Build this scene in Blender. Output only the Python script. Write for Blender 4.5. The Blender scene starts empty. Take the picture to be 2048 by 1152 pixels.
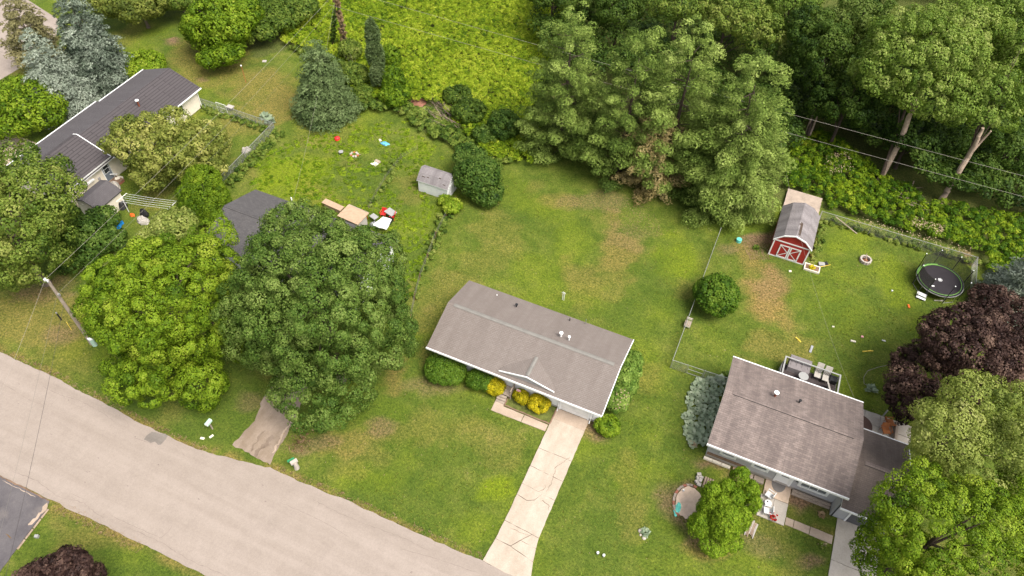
import bpy, math, random
import numpy as np
from mathutils import Matrix, Vector
random.seed(7)
rng = np.random.default_rng(11)
SC = bpy.context.scene
# ---------------------------------------------------------------- camera
# world axes: X runs along the street, Y away from it (metres, ground at z = 0)
CAM_H, PITCH, ROLL, FPX = 53.0, math.radians(49.859), math.radians(2.521), 1455.24
YAW = math.radians(22.0)
_r0, _u0, _f0 = np.array([1, 0, 0.]), np.array([0, math.sin(PITCH), math.cos(PITCH)]), np.array([0, math.cos(PITCH), -math.sin(PITCH)])
_cr, _sr = math.cos(ROLL), math.sin(ROLL)
def _grid(v):
    c, s = math.cos(YAW), math.sin(YAW)
    return np.array([c*v[0] - s*v[1], s*v[0] + c*v[1], v[2]])
CR, CU, CF = _grid(_cr*_r0 + _sr*_u0), _grid(-_sr*_r0 + _cr*_u0), _grid(_f0)
cam_d = bpy.data.cameras.new('camera'); cam = bpy.data.objects.new('camera', cam_d)
SC.collection.objects.link(cam); SC.camera = cam
cam_d.sensor_width = 36; cam_d.lens = 36*FPX/2048; cam_d.clip_end = 3000
cam.matrix_world = Matrix(((CR[0], CU[0], -CF[0], 0), (CR[1], CU[1], -CF[1], 0), (CR[2], CU[2], -CF[2], CAM_H), (0, 0, 0, 1)))
# ---------------------------------------------------------------- sky, sun, exposure
world = bpy.data.worlds.new('World'); SC.world = world; world.use_nodes = True
wn = world.node_tree; wn.nodes.clear()
SUN_EL, SUN_AZ = math.radians(60), math.radians(-18)      # azimuth from +X towards +Y
sky = wn.nodes.new('ShaderNodeTexSky'); sky.sky_type = 'NISHITA'; sky.sun_disc = False
sky.sun_elevation = SUN_EL; sky.sun_rotation = math.pi/2 - SUN_AZ
sky.air_density = 0.9; sky.dust_density = 4.0; sky.ozone_density = 0.6
grey = wn.nodes.new('ShaderNodeHueSaturation'); grey.inputs['Saturation'].default_value = 0.35
bg = wn.nodes.new('ShaderNodeBackground'); bg.inputs['Strength'].default_value = 0.112
wo = wn.nodes.new('ShaderNodeOutputWorld')
wn.links.new(sky.outputs[0], grey.inputs['Color']); wn.links.new(grey.outputs[0], bg.inputs['Color']); wn.links.new(bg.outputs[0], wo.inputs[0])
sd = bpy.data.lights.new('sun', 'SUN'); sun = bpy.data.objects.new('sun', sd); SC.collection.objects.link(sun)
sd.energy = 2.3; sd.angle = math.radians(34); sd.color = (1.0, 0.935, 0.83)
_sdir = Vector((math.cos(SUN_EL)*math.cos(SUN_AZ), math.cos(SUN_EL)*math.sin(SUN_AZ), math.sin(SUN_EL)))
sun.rotation_euler = _sdir.to_track_quat('Z', 'Y').to_euler()
SC.view_settings.view_transform = 'Standard'; SC.view_settings.look = 'None'
SC.view_settings.exposure = 1.12; SC.view_settings.gamma = 1; SC.view_settings.use_curve_mapping = False
SC.render.engine = 'CYCLES'
SC.cycles.max_bounces = 6; SC.cycles.diffuse_bounces = 3; SC.cycles.glossy_bounces = 2
SC.cycles.transmission_bounces = 4; SC.cycles.transparent_max_bounces = 12; SC.cycles.use_denoising = True

# ---------------------------------------------------------------- helpers
def U(px, py, z=0.0):
    """point of the place seen at a spot of the survey photograph, at height z"""
    d = (px - 1024)*CR - (py - 576)*CU + FPX*CF
    t = (z - CAM_H)/d[2]
    return (float(d[0]*t), float(d[1]*t), float(z))
def depth_scale(p):
    v = np.array([p[0], p[1], p[2] - CAM_H]); return FPX/float(v @ CF)

MATS = {}
def nodes_of(name):
    m = bpy.data.materials.new(name); m.use_nodes = True
    nt = m.node_tree; nt.nodes.clear()
    out = nt.nodes.new('ShaderNodeOutputMaterial'); b = nt.nodes.new('ShaderNodeBsdfPrincipled')
    nt.links.new(b.outputs[0], out.inputs[0]); MATS[name] = m
    return m, nt, b, out
def N(nt, kind, **kw):
    n = nt.nodes.new(kind)
    for k, v in kw.items():
        if k in n.inputs.keys() if hasattr(n.inputs, 'keys') else False: n.inputs[k].default_value = v
        else: setattr(n, k, v)
    return n
def noise(nt, scale, detail=4, rough=.6, vec=None):
    n = nt.nodes.new('ShaderNodeTexNoise'); n.inputs['Scale'].default_value = scale
    n.inputs['Detail'].default_value = detail; n.inputs['Roughness'].default_value = rough
    if vec is not None: nt.links.new(vec, n.inputs['Vector'])
    return n.outputs['Fac']
def ramp(nt, fac, stops):
    r = nt.nodes.new('ShaderNodeValToRGB'); e = r.color_ramp.elements
    while len(e) < len(stops): e.new(.5)
    for el, (p, c) in zip(e, stops): el.position = p; el.color = (*c, 1) if len(c) == 3 else c
    nt.links.new(fac, r.inputs[0]); return r.outputs[0]
def mixc(nt, fac, a, b, mode='MIX'):
    m = nt.nodes.new('ShaderNodeMix'); m.data_type = 'RGBA'; m.blend_type = mode
    for s, v in ((m.inputs[0], fac), (m.inputs[6], a), (m.inputs[7], b)):
        if hasattr(v, 'links'): nt.links.new(v, s)
        elif isinstance(v, (tuple, list)): s.default_value = (*v, 1) if len(v) == 3 else v
        else: s.default_value = v
    return m.outputs[2]
def mth(nt, op, a, b=0.0, c=None, clamp=False):
    m = nt.nodes.new('ShaderNodeMath'); m.operation = op; m.use_clamp = clamp
    for s, v in zip(m.inputs, (a, b) if c is None else (a, b, c)):
        if hasattr(v, 'links'): nt.links.new(v, s)
        else: s.default_value = v
    return m.outputs[0]
def bump(nt, b, h, strength=.4, dist=.02):
    n = nt.nodes.new('ShaderNodeBump'); n.inputs['Strength'].default_value = strength; n.inputs['Distance'].default_value = dist
    nt.links.new(h, n.inputs['Height']); nt.links.new(n.outputs[0], b.inputs['Normal'])
def coords(nt, kind='Object'):
    return nt.nodes.new('ShaderNodeTexCoord').outputs[kind]

def simple(name, col, rough=.75, var=.18, scale=3.0, fine=30.0, bumps=.15, metal=0.0, spec=.3):
    m, nt, b, o = nodes_of(name); co = coords(nt)
    f = mth(nt, 'ADD', mth(nt, 'MULTIPLY', noise(nt, scale, 5, .6, co), .65), mth(nt, 'MULTIPLY', noise(nt, fine, 2, .5, co), .35))
    lo = tuple(c*(1 - var*1.6) for c in col); hi = tuple(min(.95, c*(1 + var*1.2)) for c in col)
    nt.links.new(ramp(nt, f, [(.3, lo), (.5, col), (.72, hi)]), b.inputs['Base Color'])
    b.inputs['Roughness'].default_value = rough; b.inputs['Metallic'].default_value = metal
    b.inputs['Specular IOR Level'].default_value = spec
    bump(nt, b, noise(nt, fine, 3, .6, co), bumps, .02)
    return m
def shingle(name, c1, c2, dark, wear=(.5, .48, .46), tab=.31, row=.145, streak=.5, contrast=.7, mort=.010):
    m, nt, b, o = nodes_of(name); uv = coords(nt, 'UV'); co = coords(nt)
    br = nt.nodes.new('ShaderNodeTexBrick'); nt.links.new(uv, br.inputs['Vector'])
    br.offset = .43; br.inputs['Scale'].default_value = 1; br.inputs['Brick Width'].default_value = tab
    br.inputs['Row Height'].default_value = row; br.inputs['Mortar Size'].default_value = mort; br.inputs['Mortar Smooth'].default_value = .4
    br.inputs['Color1'].default_value = (*c1, 1); br.inputs['Color2'].default_value = (*c2, 1); br.inputs['Mortar'].default_value = (*dark, 1)
    br.inputs['Bias'].default_value = .1
    c = mixc(nt, mth(nt, 'MULTIPLY', noise(nt, 14, 2, .5, uv), .55), br.outputs[0], wear)
    st = nt.nodes.new('ShaderNodeMapping'); nt.links.new(uv, st.inputs['Vector']); st.inputs['Scale'].default_value = (1.2, .16, 1)
    s = noise(nt, 1.0, 5, .65, st.outputs[0])
    c = mixc(nt, mth(nt, 'MULTIPLY', ramp(nt, s, [(.38, (1, 1, 1)), (.62, (0, 0, 0))]), streak), c, tuple(x*contrast for x in c1))
    c = mixc(nt, mth(nt, 'MULTIPLY', noise(nt, 90, 2, .5, co), .35), c, tuple(min(.8, x*1.5) for x in c1))
    nt.links.new(c, b.inputs['Base Color']); b.inputs['Roughness'].default_value = .9; b.inputs['Specular IOR Level'].default_value = .15
    sp = nt.nodes.new('ShaderNodeSeparateXYZ'); nt.links.new(uv, sp.inputs[0])
    saw = mth(nt, 'SUBTRACT', 1.0, mth(nt, 'FRACT', mth(nt, 'DIVIDE', sp.outputs[1], row)))
    h = mth(nt, 'ADD', mth(nt, 'MULTIPLY', saw, .6), mth(nt, 'ADD', mth(nt, 'MULTIPLY', br.outputs['Fac'], -.5), mth(nt, 'MULTIPLY', noise(nt, 60, 2, .5, uv), .3)))
    bump(nt, b, h, .9, .02)
    return m
def siding(name, col, lap=.13, rough=.55, vertical=False):
    m, nt, b, o = nodes_of(name); co = coords(nt)
    sp = nt.nodes.new('ShaderNodeSeparateXYZ'); nt.links.new(co, sp.inputs[0])
    src = mth(nt, 'ADD', sp.outputs[0], sp.outputs[1]) if vertical else sp.outputs[2]
    fr = mth(nt, 'FRACT', mth(nt, 'DIVIDE', src, lap))
    line = mth(nt, 'LESS_THAN', fr, .10)
    f = noise(nt, 1.5, 5, .6, co)
    c = ramp(nt, f, [(.3, tuple(x*.86 for x in col)), (.7, tuple(min(.9, x*1.05) for x in col))])
    c = mixc(nt, mth(nt, 'MULTIPLY', line, .35), c, tuple(x*.45 for x in col))
    nt.links.new(c, b.inputs['Base Color']); b.inputs['Roughness'].default_value = rough; b.inputs['Specular IOR Level'].default_value = .3
    bump(nt, b, fr, .5, .02)
    return m
def foliage(name, cols, trans=.3, rough=.55, spec=.10):
    m, nt, b, o = nodes_of(name)
    at = nt.nodes.new('ShaderNodeAttribute'); at.attribute_name = 'tint'
    ai = nt.nodes.new('ShaderNodeAttribute'); ai.attribute_type = 'INSTANCER'; ai.attribute_name = 'itint'
    oi = nt.nodes.new('ShaderNodeObjectInfo')
    f = mth(nt, 'ADD', mth(nt, 'ADD', at.outputs['Fac'], ai.outputs['Fac']), mth(nt, 'MULTIPLY', mth(nt, 'SUBTRACT', oi.outputs['Random'], .5), .12), clamp=True)
    c = ramp(nt, f, [(i/(len(cols) - 1), cc) for i, cc in enumerate(cols)])
    nt.links.new(c, b.inputs['Base Color']); b.inputs['Roughness'].default_value = rough; b.inputs['Specular IOR Level'].default_value = spec
    tr = nt.nodes.new('ShaderNodeBsdfTranslucent'); nt.links.new(mixc(nt, 1.0, c, (1.25, 1.3, .6), 'MULTIPLY'), tr.inputs['Color'])
    mx = nt.nodes.new('ShaderNodeMixShader'); mx.inputs[0].default_value = trans
    nt.links.new(b.outputs[0], mx.inputs[1]); nt.links.new(tr.outputs[0], mx.inputs[2]); nt.links.new(mx.outputs[0], o.inputs[0])
    return m

ORG = {}
def link(o, parent=None):
    SC.collection.objects.link(o)
    if parent is not None: o.parent = parent
    return o
def props(o, label=None, cat=None, group=None, kind=None):
    if label: o['label'] = label
    if cat: o['category'] = cat
    if group: o['group'] = group
    if kind: o['kind'] = kind
    return o
def thing(name, label, cat, loc, group=None):
    o = bpy.data.objects.new(name, None); o.empty_display_size = .3; o.location = loc; link(o)
    ORG[o.name] = tuple(loc); return props(o, label, cat, group)

class MB:
    """collects solids in absolute metres, then links them as one mesh object"""
    def __init__(s): s.v, s.f, s.uv, s.mi = [], [], [], []
    def face(s, pts, uv=None, mi=0):
        i = len(s.v); s.v += [tuple(p) for p in pts]; s.f.append(tuple(range(i, i + len(pts))))
        s.uv.append(uv or [(0, 0)]*len(pts)); s.mi.append(mi); return s
    def box(s, x0, x1, y0, y1, z0, z1, mi=0):
        a = [(x0, y0, z0), (x1, y0, z0), (x1, y1, z0), (x0, y1, z0), (x0, y0, z1), (x1, y0, z1), (x1, y1, z1), (x0, y1, z1)]
        for q in ((3, 2, 1, 0), (4, 5, 6, 7), (0, 1, 5, 4), (1, 2, 6, 5), (2, 3, 7, 6), (3, 0, 4, 7)): s.face([a[k] for k in q], mi=mi)
        return s
    def obox(s, c, h, rz=0, rx=0, ry=0, mi=0):
        R = Matrix.Rotation(rz, 3, 'Z') @ Matrix.Rotation(ry, 3, 'Y') @ Matrix.Rotation(rx, 3, 'X')
        a = [tuple(Vector(c) + R @ Vector((sx*h[0], sy*h[1], sz*h[2]))) for sz in (-1, 1) for sx, sy in ((-1, -1), (1, -1), (1, 1), (-1, 1))]
        for q in ((3, 2, 1, 0), (4, 5, 6, 7), (0, 1, 5, 4), (1, 2, 6, 5), (2, 3, 7, 6), (3, 0, 4, 7)): s.face([a[k] for k in q], mi=mi)
        return s
    def prism(s, pts, z0, z1, mi=0):
        n = len(pts)
        if sum(pts[i][0]*pts[(i+1) % n][1] - pts[(i+1) % n][0]*pts[i][1] for i in range(n)) < 0: pts = pts[::-1]
        s.face([(p[0], p[1], z1) for p in pts], mi=mi)
        for i in range(n):
            a, b = pts[i], pts[(i+1) % n]; s.face([(a[0], a[1], z0), (b[0], b[1], z0), (b[0], b[1], z1), (a[0], a[1], z1)], mi=mi)
        return s
    def tube(s, path, r, n=6, mi=0, caps=True):
        path = [Vector(p) for p in path]; r = r if isinstance(r, (list, tuple)) else [r]*len(path)
        rings = []
        for i, p in enumerate(path):
            d = (path[min(i+1, len(path)-1)] - path[max(i-1, 0)]).normalized()
            a = d.cross(Vector((0, 0, 1)) if abs(d.z) < .9 else Vector((1, 0, 0))).normalized(); b = d.cross(a)
            rings.append([p + r[i]*(math.cos(k*2*math.pi/n)*a + math.sin(k*2*math.pi/n)*b) for k in range(n)])
        for i in range(len(rings)-1):
            for k in range(n):
                s.face([rings[i][k], rings[i+1][k], rings[i+1][(k+1) % n], rings[i][(k+1) % n]], mi=mi)
        if caps: s.face(rings[0], mi=mi); s.face(rings[-1][::-1], mi=mi)
        return s
    def disc(s, c, r, z0, z1, n=20, mi=0, ry=None):
        ry = ry or r
        return s.prism([(c[0] + r*math.cos(i*2*math.pi/n), c[1] + ry*math.sin(i*2*math.pi/n)) for i in range(n)], z0, z1, mi)
    def profile(s, axis, prof, a0, a1, top=None, mi_top=0, mi_side=1):
        """closed cross-section (t, z) swept from a0 to a1 along 'x' or 'y'; edges listed in top get roof uvs"""
        P = (lambda a, t, z: (a, t, z)) if axis == 'x' else (lambda a, t, z: (t, a, z))
        n = len(prof); L = 0
        for i in range(n):
            (t0, z0), (t1, z1) = prof[i], prof[(i+1) % n]; l = math.hypot(t1-t0, z1-z0)
            istop = top is not None and i in top
            q = [P(a0, t0, z0), P(a1, t0, z0), P(a1, t1, z1), P(a0, t1, z1)]
            up = z1 >= z0
            w = [(a0, 0 if up else l), (a1, 0 if up else l), (a1, l if up else 0), (a0, l if up else 0)]
            s.face(q, w, mi_top if istop else mi_side)
        s.face([P(a0, t, z) for t, z in prof][::-1], mi=mi_side); s.face([P(a1, t, z) for t, z in prof], mi=mi_side)
        return s
    def build(s, name, mats, parent=None, smooth=False, o0=None, fix=False):
        me = bpy.data.meshes.new(name)
        o = bpy.data.objects.new(name, me)
        org = o0 if o0 is not None else (ORG.get(parent.name, (0, 0, 0)) if parent is not None else (0, 0, 0))
        me.from_pydata([(p[0]-org[0], p[1]-org[1], p[2]-org[2]) for p in s.v], [], s.f)
        uvl = me.uv_layers.new(name='uv'); flat = [c for f in s.uv for p in f for c in p]; uvl.data.foreach_set('uv', flat)
        for m in (mats if isinstance(mats, (list, tuple)) else [mats]): me.materials.append(MATS[m])
        me.polygons.foreach_set('material_index', s.mi)
        if smooth: me.polygons.foreach_set('use_smooth', [True]*len(s.f))
        me.update(); link(o, parent); ORG[o.name] = org
        if parent is None and o0 is not None: o.location = o0
        return o
def structure(o, label=None, cat=None):
    o['kind'] = 'structure'
    if label: o['label'] = label
    return o

# ---- leaf clouds -------------------------------------------------------------
def unit(a): return a/np.maximum(np.linalg.norm(a, axis=-1, keepdims=True), 1e-9)
def quads_object(name, c, t, b, tint, mat, parent=None, org=(0, 0, 0), extra_mats=None, mi=None):
    n = len(c); v = np.empty((n, 4, 3), np.float32)
    o3 = np.array(org, np.float32)
    v[:, 0] = c - t - o3; v[:, 1] = c + b - o3 - .15*t; v[:, 2] = c + t - o3; v[:, 3] = c - b - o3 - .15*t
    me = bpy.data.meshes.new(name); me.vertices.add(n*4); me.loops.add(n*4); me.polygons.add(n)
    me.vertices.foreach_set('co', v.ravel()); me.loops.foreach_set('vertex_index', np.arange(n*4, dtype=np.int32))
    me.polygons.foreach_set('loop_start', np.arange(0, n*4, 4, dtype=np.int32))
    me.update(calc_edges=True)
    at = me.attributes.new('tint', 'FLOAT', 'FACE'); at.data.foreach_set('value', np.clip(tint, 0, 1).astype(np.float32))
    me.materials.append(MATS[mat])
    for m in extra_mats or (): me.materials.append(MATS[m])
    if mi is not None: me.polygons.foreach_set('material_index', mi.astype(np.int32))
    o = bpy.data.objects.new(name, me); link(o, parent); ORG[o.name] = tuple(org)
    return o
def make_templates(kind, n, count=6, low=-.35, seed=3):
    r = np.random.default_rng(seed); out = []
    for _ in range(count):
        d = unit(r.normal(size=(n*3, 3))); d = d[d[:, 2] > low][:n]
        rad = r.uniform(.6, 1.0, (len(d), 1))**.7
        c = d*rad
        # lumps inside a clump so that it is not a ball
        k = unit(r.normal(size=(7, 3))); c *= (.78 + .32*np.clip((d @ k.T).max(1, keepdims=True), 0, 1)**3)
        if kind == 'leaf':
            nrm = unit(d*1.0 + np.array([0, 0, .4]) + r.normal(size=d.shape)*.34)
            t = unit(np.cross(nrm, r.normal(size=d.shape))); b = np.cross(nrm, t)
            w = r.uniform(.55, .8, (len(d), 1))
            sz = r.uniform(.7, 1.25, (len(d), 1)); t, b = t*sz, b*sz*w
        elif kind == 'plume':
            d = d*np.array([1, 1, .75]); nrm = unit(d + np.array([0, 0, .45]) + r.normal(size=d.shape)*.3)
            f = d*.7 + np.array([.35, 0, .55]) + r.normal(size=d.shape)*.3; t = unit(f - nrm*(f*nrm).sum(1, keepdims=True)); b = np.cross(nrm, t)
            sz = r.uniform(.7, 1.3, (len(d), 1)); t, b = t*sz, b*sz*.34
        else:
            t = unit(d*1.0 + np.array([0, 0, .35]) + r.normal(size=d.shape)*.35)
            b = unit(np.cross(t, r.normal(size=d.shape)))
            sz = r.uniform(.7, 1.3, (len(d), 1)); t, b = t*sz, b*sz*.30
        tn = r.normal(0, .13, len(d)) + .10*(rad[:, 0]-.8)
        out.append((c, t, b, tn))
    return out
TPL = {('leaf', 280): make_templates('leaf', 280, seed=21), ('plume', 100): make_templates('plume', 100, low=-.15, seed=15), ('plume', 50): make_templates('plume', 50, low=-.15, seed=16), ('needle', 130): make_templates('needle', 130, low=-.3, seed=14), ('leaf', 200): make_templates('leaf', 200, seed=12), ('needle', 90): make_templates('needle', 90, low=-.3, seed=13), ('leaf', 150): make_templates('leaf', 150), ('leaf', 90): make_templates('leaf', 90, seed=5),
       ('leaf', 60): make_templates('leaf', 60, seed=6), ('needle', 70): make_templates('needle', 70, low=-.5, seed=8), ('needle', 44): make_templates('needle', 44, low=-.5, seed=9)}
def frames(up, spin=None):
    """rotation matrices whose local z is 'up'"""
    up = unit(up); h = unit(np.cross(np.array([0, 0, 1.]) + rng.normal(size=up.shape)*.02, rng.normal(size=up.shape)))
    x = unit(np.cross(h, up)); y = np.cross(up, x)
    return np.stack([x, y, up], axis=2)
def clumps(centres, up, rad, leaf, tint, kind='leaf', n=150, flat=1.0, R=None):
    """leaf quads for clumps; rad (K,) or (K,3)"""
    K = len(centres); tp = TPL[(kind, n)]; R = frames(up) if R is None else R
    rad = np.asarray(rad, float)
    if rad.ndim == 1: rad = np.stack([rad, rad, rad*flat], 1)
    C, T, B, S = [], [], [], []
    pick = rng.integers(0, len(tp), K)
    for i in range(len(tp)):
        s = np.where(pick == i)[0]
        if not len(s): continue
        c, t, b, tn = tp[i]
        C.append((centres[s, None, :] + np.einsum('kij,knj->kni', R[s], c[None]*rad[s, None, :])).reshape(-1, 3))
        T.append((np.einsum('kij,nj->kni', R[s], t)*leaf).reshape(-1, 3)); B.append((np.einsum('kij,nj->kni', R[s], b)*leaf).reshape(-1, 3))
        S.append((tint[s, None] + tn[None]).reshape(-1))
    return np.concatenate(C), np.concatenate(T), np.concatenate(B), np.concatenate(S)
def cat(*parts): return tuple(np.concatenate([p[i] for p in parts]) for i in range(4))
def thin(P, dist, cap=4000):
    keep = []; d2 = np.asarray(dist)**2 if np.ndim(dist) else None; arr = np.empty((len(P), 3)); n = 0
    for i, p in enumerate(P):
        lim = dist*dist
        if n == 0 or ((arr[:n] - p)**2).sum(1).min() > lim: arr[n] = p; n += 1; keep.append(i)
        if n >= cap: break
    return np.array(keep, int)
def crown_clumps(lobes, r, inner=.5, bottom=-.75, rough=.14, pack=.78):
    """clump centres + outward directions on the union of ellipsoids (x,y,z,rx,ry,rz)"""
    P, D = [], []
    for shell in (1.0, inner):
        for L in lobes:
            c, e = np.array(L[:3]), np.array(L[3:6])*shell
            area = 4*math.pi*(((e[0]*e[1])**1.6 + (e[0]*e[2])**1.6 + (e[1]*e[2])**1.6)/3)**(1/1.6)
            m = int(area/(r*r)*2.2*(1 if shell == 1 else .6)) + 4
            d = unit(rng.normal(size=(m, 3))); d = d[d[:, 2] > bottom]
            # boughs: the surface swells round each bough end and folds in between
            mass = max(2.1*r, .30*e.mean()); nk = int(min(160, max(7, 1.6*area/(mass*mass*3.1)))); kk = unit(rng.normal(size=(nk*3, 3)))
            kk = kk[thin(kk, mass/e.mean()*.95)]; ang = np.arccos(np.clip((d @ kk.T).max(1), -1, 1)); fa = np.clip(ang/(mass/e.mean()*.95), 0, 1.3)
            hk = rng.uniform(-.10, .06, len(kk))[(d @ kk.T).argmax(1)]*min(1, rough*4)
            lump = 1 + hk - rough*fa**2 - rng.uniform(0, rough*.25, len(d))
            p = c + d*e*lump[:, None]
            ok = (p[:, 2] > r*.35) & ((fa < 1.0) | (rng.uniform(size=len(d)) < .35) | (shell < 1))
            for M in lobes:
                if M is L: continue
                q = (p - np.array(M[:3]))/np.array(M[3:6]); ok &= (q*q).sum(1) > .62
            P.append(p[ok]); D.append(unit(unit(d[ok]/e) + .9*min(1, rough*3.5)*(d[ok] - kk[(d[ok] @ kk.T).argmax(1)])*e.mean()/mass))
    P, D = np.concatenate(P), np.concatenate(D)
    o = rng.permutation(len(P)); P, D = P[o], D[o]
    k = thin(P, r*pack); return P[k], D[k]
def limbs(mb, base, top, r0, targets, n=7):
    top = Vector(top); base = Vector(base)
    bend = Vector((random.uniform(-.3, .3), random.uniform(-.3, .3), 0))
    path = [base + (top - base)*t + bend*math.sin(t*3.1) for t in (0, .08, .3, .6, .85, 1)]
    mb.tube(path, [r0*1.35, r0, r0*.85, r0*.65, r0*.4, r0*.15], 8)
    for q in targets:
        q = Vector(q); t = random.uniform(.25, .75); s = base + (top - base)*t + bend*math.sin(t*3.1)
        mid = s*.5 + q*.5 + Vector((0, 0, .12*(q - s).length))*(1 if q.z > s.z else .3)
        mb.tube([s, mid, q], [r0*.42, r0*.25, r0*.08], 5, caps=False)

def fit(px, py, rx, ry, zc):
    p = U(px, py, zc); s = depth_scale(p); R = rx/s
    hd = math.hypot(p[0], p[1]); th = math.atan2(CAM_H - zc, hd)
    V2 = (ry/s)**2 - (R*math.sin(th))**2
    V = math.sqrt(max(V2, (.35*R)**2))/math.cos(th) if V2 > 0 else .5*R
    return p, R, min(max(V, .45*R), 1.9*R)
def tree(name, label, catg, lobes, mat, bark='bark', r=.85, leaf=.13, tint=.5, tvar=.12, group=None, n=150, base=None, trunk_r=.22, flat=.85, inner=.55, pack=.78, kind='leaf', rough=.14, limbn=9, bottom=-.7, kindup=.35, maxv=None):
    """lobes: photo-measured crown lobes (px, py, rx, ry, zc); the trunk stands under them"""
    L = []
    for q in lobes:
        p, R, V = fit(*q[:5])
        if len(q) > 5: V = q[5]
        if maxv: V = min(V, maxv)
        V = min(V, q[4]*.97); sh = min(r*.38, R*.25); R -= sh; V = max(V - sh, .3)
        L.append((p[0], p[1], q[4], R, R, V))
    b = base if base is not None else (L[0][0], L[0][1], 0)
    b = (b[0], b[1], 0.0)
    t = thing(name, label, catg, b, group)
    P, D = crown_clumps(L, r, inner, bottom, rough, pack)
    up = unit(D + np.array([0, 0, kindup]))
    rr = r*rng.uniform(.72, 1.2, len(P))
    ct = tint + rng.normal(0, tvar, len(P)) + (fnoise(P[:, 0] + P[:, 2]*.7, P[:, 1] - P[:, 2]*.7, 3.0*r + .8) - .5)*.45
    c, tt, bb, ti = clumps(P, up, rr, leaf, ct, kind, n, flat)
    quads_object('crown', c, tt, bb, ti, mat, t, b)
    mb = MB(); zt = L[0][2] + L[0][5]*.55
    idx = rng.choice(len(P), min(limbn, len(P)), replace=False)
    tg = [tuple(np.array([L[0][0], L[0][1], P[i][2]]) * .18 + P[i]*.82) for i in idx]
    limbs(mb, b, (L[0][0], L[0][1], zt), trunk_r, tg); mb.build('trunk', bark, t, True)
    return t
def conifer(name, label, base, h, R, mat, levels=16, per=11, tuft=.42, blade=.17, n=44, tint=.5, droop=.25, prof=.85, start=.04, catg='tree', group=None, gap=.0, up=.25, blunt=.0, tvar=.1, aspect=1.5, top_tint=0.0, lean=(0, 0), bark='bark', fan=.34, core=0.0, zf=.55, lv=.14, kind='plume', sp=.85):
    b = (base[0], base[1], 0.0); t = thing(name, label, catg, b, group)
    C, D, A, S, RD = [], [], [], [], []
    mb = MB(); mb.tube([b, (b[0]+lean[0]*.5, b[1]+lean[1]*.5, h*.5), (b[0]+lean[0]*.9, b[1]+lean[1]*.9, h*.80)], [.018*h+.03, .009*h, .015], 7)
    for li in range(levels):
        f = start + (1-start)*(li + rng.uniform(-.3, .3))/levels; f = min(max(f, start), .985)
        z0 = f*h; L0 = R*((1-f)**prof*(1-blunt) + blunt*math.sqrt(max(0, 1-f*f)))
        if f < .12: L0 *= .8 + f*1.6
        k = max(3, int(per*(.35 + .65*L0/R)))
        a0 = rng.uniform(0, 6.28)
        for j in range(k):
            if rng.uniform() < gap: continue
            a = a0 + j*2*math.pi/k + rng.normal(0, .18); L = L0*rng.uniform(1-lv*1.6, 1+lv); zz = z0 + rng.normal(0, .02*h)
            d = np.array([math.cos(a), math.sin(a), 0.]); s = np.array([-d[1], d[0], 0.])
            ctr = np.array([b[0] + lean[0]*f, b[1] + lean[1]*f, 0])
            m = max(1, int(L/(tuft*sp)))
            bt = rng.normal(0, tvar)
            if L > R*.45 and j % 2 == 0: mb.tube([ctr + np.array([0, 0, zz]), ctr + d*L*.55 + np.array([0, 0, zz - droop*L*.3]), ctr + d*L*.9 + np.array([0, 0, zz - droop*L*.6 + up*L*.2])], [.05, .035, .015], 4, caps=False)
            for q in range(m):
                u_ = (q + 1)/m
                if u_ < core and m > 2: continue
                dist = L*(.18 + .82*u_)
                zb = zz - droop*dist*1.0 + up*L*u_*u_*.6
                wide = fan*L*math.sin(math.pi*min(1, u_*.72 + .12))
                ns = max(1, int(2*wide/(tuft*(sp + .1))))
                for w in range(ns):
                    off = 0 if ns == 1 else -wide + 2*wide*(w + .5)/ns
                    p = ctr + d*(dist - abs(off)*.45) + s*off + np.array([0, 0, zb - abs(off)*.1 + rng.normal(0, .06)]) + rng.normal(0, .07, 3)
                    if p[2] < .12: p[2] = .12 + rng.uniform(0, .1)
                    C.append(p); D.append(unit(d*.8 + s*(off/(wide+.01))*.5 + np.array([0, 0, .1])))
                    RD.append(tuft*rng.uniform(.75, 1.2)); S.append(tint + bt + rng.normal(0, .07) + top_tint*f)
    C, D, RD, S = np.array(C), np.array(D), np.array(RD), np.array(S)
    # local z up-ish, local x along the branch
    zc = unit(np.array([0, 0, 1.]) + .45*D); x = unit(D - zc*(D*zc).sum(1, keepdims=True)); y = np.cross(zc, x)
    Rm = np.stack([x, y, zc], axis=2)
    c, tt, bb, ti = clumps(C, zc, np.stack([RD*aspect, RD*.9, RD*zf], 1), blade, S, kind, n, R=Rm)
    quads_object('crown', c, tt, bb, ti, mat, t, b); mb.build('trunk', bark, t, True)
    return t
def inside(poly, x, y):
    r = np.zeros(len(x), bool); n = len(poly)
    for i in range(n):
        x0, y0 = poly[i][:2]; x1, y1 = poly[(i+1) % n][:2]
        c = ((y0 > y) != (y1 > y)); xs = (x1-x0)*(y - y0)/((y1-y0) if y1 != y0 else 1e-9) + x0
        r ^= c & (x < xs)
    return r
def rnd_in(poly, n):
    a = np.array([p[:2] for p in poly]); lo, hi = a.min(0), a.max(0)
    p = rng.uniform(lo, hi, (n, 2)); return p[inside(poly, p[:, 0], p[:, 1])]
_g = np.random.default_rng(99).uniform(size=(257, 257))
def vnoise(x, y, s):
    x, y = np.asarray(x)/s + 60.3, np.asarray(y)/s + 60.7; xi, yi = np.floor(x).astype(int), np.floor(y).astype(int)
    fx, fy = x-xi, y-yi; fx, fy = fx*fx*(3-2*fx), fy*fy*(3-2*fy); g = lambda i, j: _g[i % 257, j % 257]
    return g(xi, yi)*(1-fx)*(1-fy) + g(xi+1, yi)*fx*(1-fy) + g(xi, yi+1)*(1-fx)*fy + g(xi+1, yi+1)*fx*fy
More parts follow.
